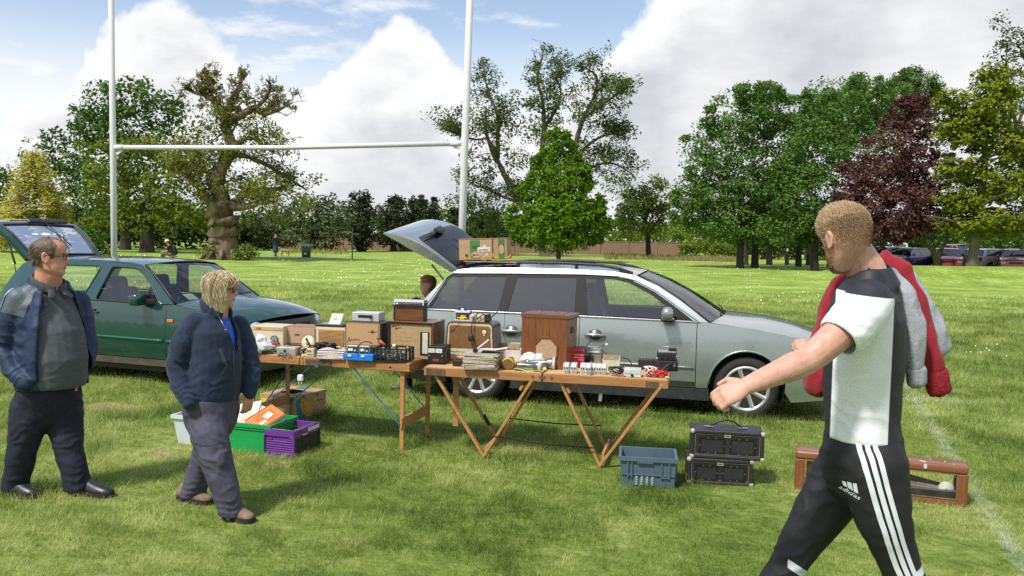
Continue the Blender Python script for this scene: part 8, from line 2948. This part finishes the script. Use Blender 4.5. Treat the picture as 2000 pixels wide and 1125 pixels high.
 head_cap('hair',H,hm,HAIR_B,t,lambda z,q:(abs(q)>1.12+2.2*max(0,z-.33)and z>-.02 and z<.47)or(abs(q)>1.75 and z>-.13)or(abs(q)>2.25 and z>-.24),lambda z,q:.055 if z>0 else.035,3,.008)
 rng=np.random.default_rng(3)
 ps=[]
 for _ in range(900):
  z,q=rng.uniform(-.2,.44),rng.choice([-1,1])*rng.uniform(1.25,3.14)
  if(z<-.02 and abs(q)<1.8):
   continue
  p0=head_pt(z,q,.04)
  ps.append([hm@(p*H)for p in(p0,p0*1.01+Vector((-.03,0,-.04)),p0+Vector((-.05,0,-.09)))])
 for _ in range(60):
  q=rng.uniform(-1.2,1.2)
  p0=head_pt(rng.uniform(.38,.48),q,.015)
  ps.append([hm@(p*H)for p in(p0,p0+Vector((-.03,.02,.02)),p0+Vector((-.08,.03,.01)))])
 strands('hair_strands',ps,.003,hair_mat('hair_brown_strand',(.10,.07,.05),(.18,.13,.095),(.30,.24,.19)),t)
 g=lambda x,y,z:hm@(Vector((x,y,z))*H)
 fm=M('spectacle_frame',(.05,.03,.03),.3,.5)
 gl=MB()
 for s in(-1,1):
  gl.tube([g(.372-.05*abs(math.cos(q))*(math.cos(q)*s>0),s*.135+.095*math.cos(q),.01+.072*math.sin(q))for q in np.linspace(0,2*math.pi,16,endpoint=False)],.0017,5,closed=True)
  gl.tube([g(.335,s*.235,.045),g(.20,s*.315,.055),g(-.03,s*.335,.065),g(-.08,s*.335,.02)],.0024,5)
 gl.tube([g(.385,-.045,.03),g(.40,0,.04),g(.385,.045,.03)],.0022,5)
 gl.build('spectacles',fm,t)
def blonde_woman():
 Y0=5.32
 r=gp(425,1008)
 r.y=Y0
 t=thing('person','blonde woman in navy fleece and sunglasses walking right past the radio table','person',r)
 J=lambda x,y,dy=0.0:at(x,y,Y0+dy)-r
 f,l=Vector((.96,-.28,0)),Vector((.28,.96,0))
 hf=Vector((.985,.17,-.08))
 H=.235
 hm=head_frame(J(432,566),hf)
 b=MB()
 head_rings(b,H,hm,jowl=.03)
 limb_(b,[J(428,580,.0),J(424,615,.02)],[.060,.066])
 limb_(b,[J(418,645,.04),J(415,700,.04),J(412,770,.04)],[(.125,.08),(.14,.11),(.15,.12)],l)
 limb_(b,[J(386,640,-.04),J(354,715,-.08),J(372,782,-.14)],[.040,.036,.028])
 limb_(b,[J(460,645,.16),J(487,715,.15),J(487,768,.09)],[.045,.038,.027])
 hand(b,J(487,766,.09),Vector((-.10,-.05,-1)),Vector((.7,-.7,0)),.16,.38,1,.92)
 hand(b,J(372,783,-.13),Vector((.45,.1,-1)),Vector((-.4,-.9,0)),.155,.35,1,.9)
 for pts in([J(398,800,-.04),J(424,895,-.12),J(452,1008,-.14)],[J(432,800,.10),J(402,895,.14),J(378,972,.20)]):
  limb_(b,pts,[.075,.052,.038])
 fuse(b,.006,1,'body',SKIN_P,t)
 s_=MB()
 limb_(s_,[J(421,628,.03),J(419,655,.03),J(418,700,.03),J(414,765,.04)],[(.11,.085),(.15,.125),(.155,.140),(.16,.140)],l,20)
 fuse(s_,.010,2,'blue_top',M('royal_blue',(.012,.095,.62),.7,var=.06,vs=9),t,cut=lambda c:(c[:,2]>J(420,612).z+.13*0)|(c[:,2]<J(420,760).z))
 ax=J(420,660,.03)
 def opening(co):
  q=co-np.array(ax)
  fx,lx=q@np.array(f),q@np.array(l)
  z=co[:,2]
  wid=np.interp(z,[J(420,692).z,J(420,640).z,J(420,600).z],[0,.052,.085])
  return((fx>.02)&(np.abs(lx-.01)<wid)&(z>J(420,692).z))|(z<J(420,782).z)&(np.abs(lx+.02)<.5)&(np.hypot(fx,lx)<.21)|((z>J(420,612).z)&(np.hypot(fx,lx)<.08))
 a=MB()
 limb_(a,[J(420,622,.03),J(418,645,.03),J(417,700,.03),J(414,745,.03),J(412,770,.03)],[(.125,.090),(.175,.140),(.180,.172),(.19,.172),(.195,.168)],l,24)
 limb_(a,[J(382,628,-.05),J(358,668,-.09),J(345,715,-.09),J(354,755,-.13),J(371,787,-.17)],[.072,.076,.072,.064,.054])
 limb_(a,[J(462,636,.17),J(478,672,.18),J(490,715,.15),J(490,748,.11),J(488,770,.09)],[.078,.074,.066,.058,.046])
 fuse(a,.007,3,'fleece',NAVY,t,creased(folds(.006,(6,6,8),31,.3),[(J(345,715,-.15),(.1,0,1),.14,.009,.05),(J(490,715,.1),(.1,0,1),.12,.007,.05),(J(370,640,-.12),(.8,0,1),.11,.006,.055),(J(420,755,-.15),(0,0,1),.14,.005,.05),(J(360,765,-.2),(-.4,0,1),.10,.007,.042)]),cut=opening,thick=.010)
 cl=MB()
 limb_(cl,[J(423,606,.03)+(f*math.cos(q)*.082+l*math.sin(q)*.095)+Vector((0,0,-.045*math.cos(q)+.008))for q in np.linspace(.62,2*math.pi-.62,16)],[(.040,.016)]*16,Vector((0,0,1)),10)
 fuse(cl,.008,2,'fleece_collar',NAVY,t,folds(.006,(14,14,14),7))
 fl=next(o for o in t.children if o.name.startswith('fleece')and'collar'not in o.name)
 zm=M('zip_grey',(.07,.08,.10),.4,.5)
 dz=Vector((-.45,1,0)).normalized()
 surf_strip('zip',fl,[J(461,692,-.2),J(464,730,-.2),J(466,772,-.2)],dz,.009,zm,t)
 surf_strip('pocket_zip',fl,[J(408,690,-.3),J(416,712,-.3),J(420,724,-.3),J(411,742,-.3)],Vector((0,1,0)),.012,zm,t)
 ch=[J(430,612,-.04)+Vector((0,-.05,0)),J(440,630,-.08)+Vector((0,-.05,0)),J(446,640,-.09)+Vector((0,-.05,0)),J(450,628,-.04)+Vector((0,-.05,0))]
 MB().tube(ch,.0016,5).ball(ch[2]+Vector((0,0,-.008)),.007,8).build('necklace',STEEL,t)
 tr=MB()
 limb_(tr,[J(412,770,.03),J(413,800,.03),J(412,825,.03)],[(.19,.15),(.20,.16),(.17,.15)],l,24)
 limb_(tr,[J(403,815,-.05),J(410,855,-.11),J(421,895,-.15),J(438,950,-.16),J(452,1000,-.15),J(455,1012,-.15)],[.118,.113,.098,.084,.078,.078])
 limb_(tr,[J(424,815,.10),J(412,860,.15),J(396,905,.18),J(381,950,.20),J(375,975,.22)],[.115,.10,.085,.080,.085])
 fuse(tr,.0095,2,'trousers',SLATE,t,creased(folds(.007,(8,8,6),44,.35),[(J(425,900,-.24),(.3,0,1),.16,.008,.05),(J(402,895,.1),(-.2,0,1),.14,.007,.05),(J(452,985,-.22),(0,0,1),.12,.009,.042),(J(378,958,.15),(0,0,1),.12,.008,.045),(J(400,825,-.16),(.8,0,1),.14,.006,.055)]),cut=lambda c:(c[:,2]>J(420,774).z)|(c[:,2]<.03))
 trm=next(o for o in t.children if o.name.startswith('trousers'))
 surf_strip('knee_seam',trm,[J(378,866,-.2),J(405,869,-.2),J(432,866,-.2),J(450,860,-.2)],Vector((0,1,0)),.010,M('seam_slate',(.035,.035,.055),.8),t,.002)
 for(x0,y0,x1,y1,d0,d1,m)in((440,1030,494,1030,-.10,-.20,BOOT),(350,980,412,984,.24,.14,BOOT)):
  h_,t_=J(x0,y0,d0),J(x1,y1,d1)
  h_.z=t_.z=.012
  shoe(t,h_,t_,m,.046,.09)
 eyes_etc(t,H,hm,HAIR_B,(.40,.13,.12))
 rng=np.random.default_rng(5)
 bl=hair_mat('hair_blonde',(.34,.25,.155),(.66,.54,.36),(.86,.76,.57))
 head_cap('hair_base',H,hm,M('hair_blonde_base',(.46,.35,.21),.7,var=.3,vs=40),t,lambda z,q:(abs(q)>.95 and z>.02)or(abs(q)>1.25 and z>-.42)or(z>.28 and abs(q)>.5)or z>.38,lambda z,q:.06+.09*max(0,.2-max(z,-.1))if z>-.1 else.10+.2*(-z),5,.008)
 ps=[]
 for _ in range(3400):
  q=rng.uniform(-math.pi,math.pi)
  if abs(q)<1.05 and rng.random()<(.94 if q<0 else.9):
   continue
  o=rng.uniform(.10,.20)
  end=rng.uniform(-.60,-.44)if abs(q)>1.05 else rng.uniform(.05,.22)
  z0=rng.uniform(.34,.495)
  k=8
  p=[]
  for i in range(k):
   z=z0+(end-z0)*i/(k-1)
   qq=q+.10*math.sin(i*.9+q*3)-.10*np.sign(q)*(i/k)*(1.4<abs(q)<2.2)
   g_=head_pt(max(z,-.12),qq,o+.07*math.sin(math.pi*i/(k-1))+.03*rng.normal()*(i/k))
   g_.z=z*(1.06 if z>0 else 1)
   if z<-.25:
    g_.x*=.93
    g_.y*=.95+.4*(z+.25)
   p.append(hm@(g_*H))
  ps.append(p)
 strands('hair',ps,.005,bl,t,5)
 g=lambda x,y,z:hm@(Vector((x,y,z))*H)
 sg=MB()
 for s in(-1,1):
  sg.tube([g(.34,s*.225,.06),g(.2,s*.32,.06),g(-.02,s*.34,.06)],.0028,5)
 sg.tube([g(.39,-.05,.05),g(.405,0,.055),g(.39,.05,.05)],.0025,5)
 sg.build('sunglasses',M('sun_frame',(.03,.012,.010),.25),t)
 for s in(-1,1):
  MB().ball(g(.352,s*.135,.028),.10*H,14,(.28,1.05,.72)).build('dark_lens',M('dark_lens',(.012,.006,.006),.08,coat=1.0),t,smooth=True)
def young_man():
 Y0=3.05
 r=gp(1690,1450)
 r.y=Y0
 r.z=0
 t=thing('person','young man in black and white T-shirt and striped black tracksuit bottoms, striding left','person',r)
 J=lambda x,y,dy=0.0:at(x,y,Y0+dy)-r
 f,l=Vector((-.93,.367,0)),Vector((-.367,-.93,0))
 hf=Vector((-.33,.92,-.24))
 H=.238
 hm=head_frame(J(1650,465,.02),hf,Vector((-.14,0,1)).normalized())
 b=MB()
 head_rings(b,H,hm)
 limb_(b,[J(1668,490,.03),J(1690,525,.03),J(1700,550,.03)],[(.057,.063),(.059,.067),(.072,.072)],l)
 limb_(b,[J(1698,560,.04),J(1700,580,.04)],[(.105,.055),(.12,.07)],l)
 limb_(b,[J(1690,590,.04),J(1688,680,.04),J(1684,780,.04),J(1684,860,.04)],[(.17,.105),(.165,.11),(.14,.10),(.15,.11)],l)
 el=J(1578,704,-.24)
 limb_(b,[J(1692,602,-.15),J(1640,650,-.20),J(1600,686,-.23),el],[.062,.056,.050,.044])
 wr=J(1462,752,-.30)
 limb_(b,[el,el.lerp(wr,.25),el.lerp(wr,.6),wr],[.045,.048,.039,(.031,.024)])
 hand(b,wr,J(1412,774,-.30)-wr,Vector((-.30,-.72,.62)),.172,.95,1,1.0)
 w2=J(1606,686,.17)
 limb_(b,[J(1670,600,.24),J(1640,690,.26),w2],[.058,.048,.030])
 hand(b,w2,J(1584,678,.16)-w2,Vector((0,-.5,.8)),.15,1.0,1,.9)
 limb_(b,[J(1662,900,.13),J(1600,1005,.12),J(1515,1140,.11),J(1405,1405,.13)],[.085,.065,.045,.038])
 limb_(b,[J(1702,900,-.05),J(1727,1020,-.07),J(1771,1140,-.07),J(1884,1390,-.05)],[.085,.068,.048,.038])
 fuse(b,.0048,2,'body',SKIN,t)
 s=MB()
 limb_(s,[J(1698,548,.04),J(1694,575,.04),J(1690,620,.04),J(1689,690,.04),J(1684,760,.04),J(1684,820,.04),J(1686,856,.04)],[(.135,.078),(.185,.112),(.195,.138),(.180,.142),(.168,.138),(.168,.130),(.174,.134)],l,28)
 limb_(s,[J(1697,592,-.12),J(1672,622,-.17),J(1648,652,-.20)],[.088,.086,.083])
 limb_(s,[J(1672,590,.22),J(1655,640,.24)],[.082,.075])
 limb_(s,[J(1702,536,.04),J(1706,560,.04)],[(.090,.078),(.155,.092)],l)
 sd=(J(1590,700,-.24)-J(1692,602,-.15)).normalized()
 sp=J(1692,602,-.15)
 ctr=J(1688,700,.04)
 def paint(c):
  q=c-np.array(ctr)
  fx,lx=q@np.array(f),q@np.array(l)
  along=(c-np.array(sp))@np.array(sd)
  ax_=np.linalg.norm(c-np.array(sp)-along[:,None]*np.array(sd),axis=1)
  sleeve=np.minimum(np.minimum(along,.115-ax_),lx-.06)
  side=np.minimum(np.minimum(lx-.03,.105-fx),fx+.085)
  yoke=c[:,2]-J(1690,572).z-.10*fx
  return np.minimum(np.maximum(sleeve,side),-yoke)
 def cut(c):
  along=(c-np.array(sp))@np.array(sd)
  q=c-np.array(ctr)
  lx=q@np.array(l)
  far=(lx<-.16)&(c[:,2]<J(1690,655).z)&(q@np.array(f)>.03)&(c[:,2]>J(1690,720).z)
  nk=c-np.array(J(1694,530,.03))
  neck=(np.hypot(nk@np.array(f),nk@np.array(l))<.080)&(nk[:,2]>-.30*(nk@np.array(f)))
  ax_=np.linalg.norm(c-np.array(sp)-along[:,None]*np.array(sd),axis=1)
  return((along>.165)&(ax_<.12)&(lx>.10))|(c[:,2]<J(1690,857).z)|neck
 fuse(s,.0075,3,'t_shirt',panel_mat('tee_panels',TEEBLACK,(.018,.021,.028),(.80,.83,.88)),t,creased(folds(.0035,(7,7,7),17,.25),[(J(1650,625,-.3),(-.5,0,-.8),.12,.0055,.045),(J(1700,690,-.2),(.8,0,.7),.13,.004,.06),(J(1690,820,-.1),(.5,0,1),.16,.0045,.06),(J(1735,590,-.05),(1,0,.3),.10,.005,.05)]),cut=cut,thick=.006,paint=paint)
 tr=MB()
 limb_(tr,[J(1686,846,.04),J(1684,890,.04),J(1684,925,.04)],[(.168,.135),(.180,.150),(.165,.140)],l,24)
 limb_(tr,[J(1660,905,.13),J(1628,960,.13),J(1590,1020,.12),J(1548,1085,.11),J(1515,1140,.10),J(1462,1260,.12),J(1405,1395,.13)],[.118,.110,.093,.072,.064,.064,.056])
 limb_(tr,[J(1704,905,-.05),J(1714,960,-.06),J(1727,1020,-.07),J(1750,1080,-.07),J(1771,1140,-.07),J(1815,1250,-.06),J(1884,1385,-.05)],[.120,.112,.096,.076,.068,.066,.056])
 fo=creased(folds(.004,(7,7,12),25,.25),[(J(1575,960,.05),(-.6,0,1),.19,.0075,.045),(J(1555,1090,.0),(-.4,0,1),.15,.007,.045),(J(1770,930,.05),(.5,0,1),.13,.006,.05),(J(1770,1090,.0),(.3,0,1),.10,.005,.05),(J(1640,950,-.1),(-.8,0,.8),.12,.005,.05)])
 fA,fB,rA,rB=(np.array(J(*q))for q in((1590,1020,.12),(1540,1100,.10),(1727,1020,-.07),(1762,1115,-.07)))
 def bands(c):
  s_=np.full(len(c),-1.0)
  for a_,b_ in((fA,fB),(rA,rB)):
   d_=(b_-a_)/np.linalg.norm(b_-a_)
   q=c-b_
   al=q@d_+(np.linalg.norm(b_-a_)-np.linalg.norm(b_-a_))
   ax_=np.linalg.norm(q-al[:,None]*d_,axis=1)
   s_=np.maximum(s_,np.minimum(np.minimum(.014-np.abs(al),.13-ax_),-(q@np.array(f))+(.0 if b_ is fB else-.03)))
  return s_
 tro=fuse(tr,.0085,3,'tracksuit_bottoms',panel_mat('tracksuit_panels',BLACKFAB,(.009,.010,.012),(.70,.74,.80)),t,fo,cut=lambda c:c[:,2]>J(1690,848).z,paint=bands)
 dv=Vector((.05,1,0)).normalized()
 path=[(1687,846),(1690,875),(1696,910),(1706,950),(1720,1000),(1737,1050),(1757,1100),(1775,1140),(1800,1200)]
 sm=M('stripe_white',(.70,.74,.80),.55,var=.03)
 for k in(-1,0,1):
  surf_strip('side_stripe',tro,[J(x+k*14.5,y,-.1)for x,y in path],dv,.0165,sm,t,.005)
 lg=J(1665,958,-.1)
 mt=Matrix.Translation(lg)@Matrix.Rotation(R(90),4,'X')@Matrix.Rotation(R(-22),4,'Z')
 wd=text_mesh('logo_lettering','adidas',.021,sm,t,mt@Matrix.Translation((0,-.012,0)),0)
 press_on(wd,tro,dv)
 for k in range(3):
  x=-.015+.013*k
  hgt=(.016,.025,.034)[2-k]if False else(.018,.028,.036)[k]
  m_=MB().poly([mt@Vector(p)for p in((x-.008,.000,0),(x+.003,.000,0),(x-.004+.0-hgt*.38,hgt*.86,0),(x-.014-hgt*.30,hgt*.70,0))])
  o=m_.build('logo_bar',sm,t)
  press_on(o,tro,dv)
 for(x0,y0,x1,y1,d0,d1)in((1440,1420,1330,1430,.10,.17),(1905,1420,1815,1450,-.08,0.0)):
  h_,t_=J(x0,y0,d0),J(x1,y1,d1)
  h_.z=t_.z=.012
  shoe(t,h_,t_,SHOE,.05,.095)
 eyes_etc(t,H,hm,M('brow_fair',(.25,.16,.09),.8))
 hs=hair_mat('hair_fair',(.34,.235,.135),(.54,.40,.25),(.74,.60,.42))
 head_cap('hair',H,hm,M('hair_fair_base',(.42,.30,.18),.8,var=.25,vs=70),t,lambda z,q:(z>.16 and abs(q)>.75)or z>.27,lambda z,q:.015+.05*max(0,z-.2),2,.001)
 rng=np.random.default_rng(9)
 ps=[]
 for _ in range(6500):
  z=rng.uniform(.10,.49)
  q=rng.uniform(-math.pi,math.pi)
  if z<.26 and abs(q)<.8:
   continue
  p0=head_pt(z,q,.02)
  Lh=(.014+.060*max(0,z-.14))*rng.uniform(.7,1.25)
  d=(p0.normalized()*.38+Vector((-.30 if z<.40 else.15,0,.25 if z<.3 else.75))+Vector(rng.normal(0,.13,3))).normalized()
  ps.append([hm@(p*H)for p in(p0,p0+d*Lh*1.1,p0+d*Lh*2.1+Vector((.01,0,-.004)))])
 strands('hair_strands',ps,.0019,hs,t,9)
 ps=[]
 for _ in range(9000):
  z,q=rng.uniform(-.20,.30),rng.uniform(1.15,2*math.pi-1.15)
  if rng.random()>np.clip((z+.24-.12*max(0,abs(q-math.pi)-1.2))/.34,0,1):
   continue
  p0=head_pt(z,q,.006)
  d=(p0.normalized()*.35+Vector((-.5,0,-.8))+Vector(rng.normal(0,.15,3))).normalized()
  Lh=.022+.03*max(0,z)
  ps.append([hm@(p_*H)for p_ in(p0,p0+d*Lh*.5+p0.normalized()*.006,p0+d*Lh+p0.normalized()*.008)])
 strands('side_hair',ps,.0016,hair_mat('hair_side',(.26,.165,.095),(.36,.24,.145),(.48,.34,.22)),t,5)
 ps=[]
 for _ in range(3000):
  z,q=rng.uniform(-.49,-.02),rng.uniform(-1.5,1.5)
  if not((z<-.25 and rng.random()<1.25-.6*abs(q)*(z>-.4))or(abs(q)>1.0 and rng.random()<.5)or(abs(q)<.4 and-.20<z<-.165)):
   continue
  p0=head_pt(z,q,.004)
  d=(Vector((p0.x,p0.y,0)).normalized()*.45+Vector((.1,0,-.9))+Vector(rng.normal(0,.2,3))).normalized()
  ps.append([hm@(p_*H)for p_ in(p0,p0+d*.018,p0+d*.036)])
 strands('beard',ps,.0019,hair_mat('beard_strand',(.16,.08,.04),(.26,.14,.075),(.38,.23,.13)),t,4)
 g=thing('hooded_jacket','red hooded jacket with grey lining slung over the young man\'s far shoulder','jacket',r)
 vx=Vector((1,0,0))
 a=MB()
 limb_(a,[J(1655,560,.25),J(1690,522,.24),J(1726,510,.22),J(1758,530,.20),J(1785,585,.16),J(1806,655,.14),J(1819,700,.12),J(1825,722,.12)],[(.055,.025),(.056,.025),(.054,.026),(.048,.028),(.042,.030),(.042,.030),(.047,.030),(.046,.026)],Vector((1,0,.25)),18)
 limb_(a,[J(1650,560,.25),J(1622,610,.24),J(1606,670,.22),J(1598,720,.20),J(1592,752,.18)],[.050,.050,.050,.052,.042])
 limb_(a,[J(1598,752,.17),J(1610,735,.16),J(1622,715,.16)],[.05,.05,.045])
 fuse(a,.0085,2,'outer_shell',REDFAB,g,folds(.015,(16,16,3),61,.2))
 c=MB()
 limb_(c,[J(1742,535,.10),J(1765,575,.06),J(1782,630,.04),J(1787,685,.04),J(1789,718,.04)],[(.036,.028),(.040,.030),(.044,.032),(.046,.034),(.036,.03)],vx)
 limb_(c,[J(1772,540,.24),J(1800,600,.22),J(1822,650,.20),J(1838,684,.20)],[(.045,.03),(.056,.03),(.056,.03),(.046,.028)],vx)
 fuse(c,.0085,2,'lining',GREYFAB,g,folds(.013,(16,16,3),67,.2))
 e=MB()
 limb_(e,[J(1826,728,.12),J(1831,746,.12),J(1836,764,.12)],[(.048,.030),(.049,.029),(.046,.026)],Vector((1,0,.2)))
 fuse(e,.0085,2,'cuff',M('red_rib',(.30,.011,.020),.9,var=.2,vs=60,bump=.5,bs=90),g,folds(.004,(60,10,10),3))
 e=MB()
 limb_(e,[J(1789,722,.04),J(1790,736,.04),J(1791,748,.04)],[(.040,.028),(.040,.027),(.038,.025)],vx)
 fuse(e,.0085,2,'lining_cuff',GREYFAB,g,folds(.004,(60,10,10),4))
def small_figure(name,label,r,yaw,J,cl,group=None):
 t=thing(name,label,'person',r,yaw)
 b=MB()
 hm=head_frame(Vector(J['head']),Vector(J.get('look',(1,0,-.1))))
 head_rings(b,.235,hm,20)
 limb_(b,[Vector(J['head'])-Vector((.02,0,.06)),J['neck']],[.055,.06],n=10)
 limb_(b,[J['neck'],J['hip']],[(.15,.09),(.15,.11)],Vector((0,1,0)),12)
 for s in('r','l'):
  limb_(b,J['arm'+s],[.042,.036,.028,.03][:len(J['arm'+s])],n=10)
  limb_(b,J['leg'+s],[.07,.05,.04],n=10)
 fuse(b,.016,1,'body',SKIN,t)
 c=MB()
 limb_(c,[Vector(J['neck'])-Vector((0,0,.03)),(Vector(J['neck'])+Vector(J['hip']))/2,J['hip']],[(.19,.11),(.19,.14),(.18,.14)],Vector((0,1,0)),14)
 for s in('r','l'):
  k=J.get('sleeve',2)
  limb_(c,J['arm'+s][:k]if k>1 else[J['arm'+s][0],Vector(J['arm'+s][0]).lerp(Vector(J['arm'+s][1]),.6)],[.062,.055,.045][:max(2,k)],n=10)
 fuse(c,.018,1,'top',cl[0],t,folds(.008,(8,8,8),3))
 p=MB()
 limb_(p,[J['hip'],Vector(J['hip'])-Vector((0,0,.08))],[(.17,.14),(.16,.13)],Vector((0,1,0)),14)
 for s in('r','l'):
  limb_(p,J['leg'+s],[.10,.08,.065],n=10)
 if J.get('skirt'):
  limb_(p,[J['hip'],J['skirt']],[(.17,.14),(.24,.2)],Vector((0,1,0)),14)
 fuse(p,.018,1,'trousers'if not J.get('skirt')else'skirt',cl[1],t,folds(.008,(8,8,8),5))
 for s in('r','l'):
  a=Vector(J['leg'+s][-1])
  d=Vector(J.get('toe',(1,0,0)))*.2
  shoe(t,Vector((a.x,a.y,.012))-d*.25,Vector((a.x,a.y,.012))+d,cl[2],.042,.08)
 head_cap('hair',.235,hm,cl[3],t,lambda z,q:(z>.15 and abs(q)>.7)or z>.33 or(abs(q)>1.6 and z>J.get('hairz',-.25)),.06,1,.01,28)
 return t,hm
def others():
 yaw=-.2466
 fw,inn=Vector((math.cos(yaw),math.sin(yaw),0)),Vector((-math.sin(yaw),math.cos(yaw),0))
 p0=gp(930,786)+inn*.87
 hz=at(840,556,10.1).z
 r=p0-fw*.84
 J=dict(head=(.10,0,hz),look=(-.9,-.45,-.1),neck=(.16,0,hz-.19),hip=(.16,.0,.62),armr=[(.12,-.2,hz-.25),(-.05,-.30,.82),(-.25,-.20,.72)],arml=[(.12,.2,hz-.25),(-.05,.28,.82),(-.25,.15,.72)],legr=[(.10,-.12,.60),(-.22,-.30,.50),(-.12,-.42,.06)],legl=[(.10,.12,.60),(-.24,.16,.50),(-.14,.18,.06)],toe=(-.8,-.5,0))
 t,hm=small_figure('person','red-haired person sitting in the open boot of the silver car, seen through the gap',r,yaw,{**J,'head':Vector((-.0,-.12,hz)),'neck':Vector((.06,-.08,hz-.19)),'hip':Vector((.14,-.05,.66))},(M('dark_coat',(.02,.02,.025),.8),NAVY2,M('brown_shoe',(.10,.07,.06),.5),M('hair_red',(.34,.14,.07),.7,var=.3,vs=50)))
 bag=thing('rucksack','black rucksack heaped behind the portable radio at the back of the silver car','bag',at(812,590,9.55),0)
 bag.location.z=at(812,597,9.55).z-.10
 b=MB()
 limb_(b,[(-.11,0,.05),(0,0,.10),(.14,0,.06)],[.07,.10,.07])
 limb_(b,[(-.02,0,.0),(.02,0,-.2)],[.11,.10])
 fuse(b,.012,2,'bag',BLACKFAB,bag,folds(.02,(14,14,14),5))
 MB().tube([(-.10,-.06,.08),(-.02,-.10,.14),(.08,-.08,.12)],.010,6).build('strap',M('strap_rust',(.25,.07,.03),.7),bag)
 MB().box((0,0,-.50),(.30,.26,.42),bev=.02).build('crate_below',BLACKP,bag)
 p=at(334,510,47)
 r=Vector((p.x,47,float(gz(p.x,47))))
 J=dict(head=(.20,0,1.12),look=(.85,0,-.5),neck=(.10,0,.93),hip=(-.12,0,.46),armr=[(.06,-.19,.90),(.16,-.24,.62),(.42,-.10,.60),(.48,-.06,.58)],arml=[(.06,.19,.90),(.16,.24,.62),(.42,.10,.60),(.48,.06,.58)],legr=[(-.05,-.12,.46),(.42,-.16,.50),(.50,-.14,.08)],legl=[(-.05,.12,.46),(.42,.16,.50),(.50,.14,.08)],sleeve=1)
 t,hm=small_figure('person','seated person in a pale sun hat and dark T-shirt left of the old oak',r,math.pi,J,(BLACKFAB,M('khaki',(.11,.11,.055),.8),SHOE,HAIR_B))
 MB().lathe([(.19,.02),(.18,.035),(.115,.06),(.11,.13),(.06,.165),(.0,.17)],n=18,mtx=hm@Matrix.Translation((-.01,0,.015))@Matrix.Rotation(R(-8),4,'Y')).build('sun_hat',M('hat_straw',(.52,.44,.28),.8),t)
 bp=thing('rucksack','black rucksack on the back of the seated person in the sun hat','bag',r,math.pi)
 b=MB()
 limb_(b,[(-.16,0,.88),(-.24,0,.66),(-.28,0,.52)],[(.15,.09),(.17,.11),(.15,.10)],Vector((0,1,0)))
 fuse(b,.016,1,'bag',BLACKFAB,bp)
 for s in(-1,1):
  MB().tube([(-.14,s*.12,.92),(.02,s*.13,.97),(.16,s*.13,.84),(.08,s*.17,.60)],.018,6).build('strap',BLACKFAB,bp)
 st=thing('folding_stool','low folding stool under the seated person in the sun hat','stool',r,math.pi)
 MB().box((-.12,0,.36),(.36,.34,.03),bev=.008).build('seat',M('stool_canvas',(.30,.27,.10),.8),st)
 for s in(-1,1):
  MB().tube([(-.28,s*.15,0),(.04,s*.15,.35)],.014,6).build('leg',IRON,st)
  MB().tube([(.04,s*.15,0),(-.28,s*.15,.35)],.014,6).build('leg',IRON,st)
 p=at(538,502,62)
 r=Vector((p.x,62,float(gz(p.x,62))))
 J=dict(head=(.02,0,1.53),look=(.5,-.8,0),neck=(0,0,1.36),hip=(0,0,.88),armr=[(0,-.2,1.32),(-.04,-.24,1.06),(.10,-.16,.92)],arml=[(0,.2,1.32),(.02,.24,1.06),(.14,.16,.94)],legr=[(0,-.09,.84),(.08,-.09,.46),(.16,-.09,.06)],legl=[(0,.09,.84),(-.04,.09,.46),(-.12,.09,.06)],skirt=(.02,0,.42),sleeve=3,hairz=-.4)
 small_figure('person','distant woman in black jacket and blue skirt walking her dog by the hedge',r,-.5,J,(M('jacket_black',(.022,.020,.028),.8),M('skirt_blue',(.03,.05,.11),.8),BOOT,M('hair_auburn',(.16,.08,.05),.7)))
 p=at(557,499,63)
 d=thing('dog','small tan dog walking behind the distant woman by the hedge','dog',(p.x,63,float(gz(p.x,63))),math.pi)
 b=MB()
 tan=M('dog_tan',(.34,.22,.12),.9,var=.2,vs=12)
 limb_(b,[(.26,0,.42),(.05,0,.41),(-.24,0,.42)],[(.10,.13),(.10,.11),(.09,.10)],Vector((0,1,0)))
 limb_(b,[(.30,0,.46),(.42,0,.58)],[.085,.07])
 limb_(b,[(.44,0,.60),(.52,0,.58),(.62,0,.55)],[.075,.055,.035])
 limb_(b,[(-.30,0,.47),(-.42,0,.56),(-.46,0,.66)],[.03,.025,.015])
 for s in(-1,1):
  limb_(b,[(.25,s*.07,.36),(.25,s*.07,.18),(.28,s*.07,.03)],[.05,.03,.03])
  limb_(b,[(-.24,s*.07,.38),(-.19,s*.07,.24),(-.28,s*.07,.15),(-.26,s*.07,.03)],[.065,.04,.028,.03])
  limb_(b,[(.42,s*.06,.64),(.41,s*.085,.57)],[.022,.03])
 fuse(b,.014,1,'body',tan,d)
older_man()
blonde_woman()
young_man()
others()
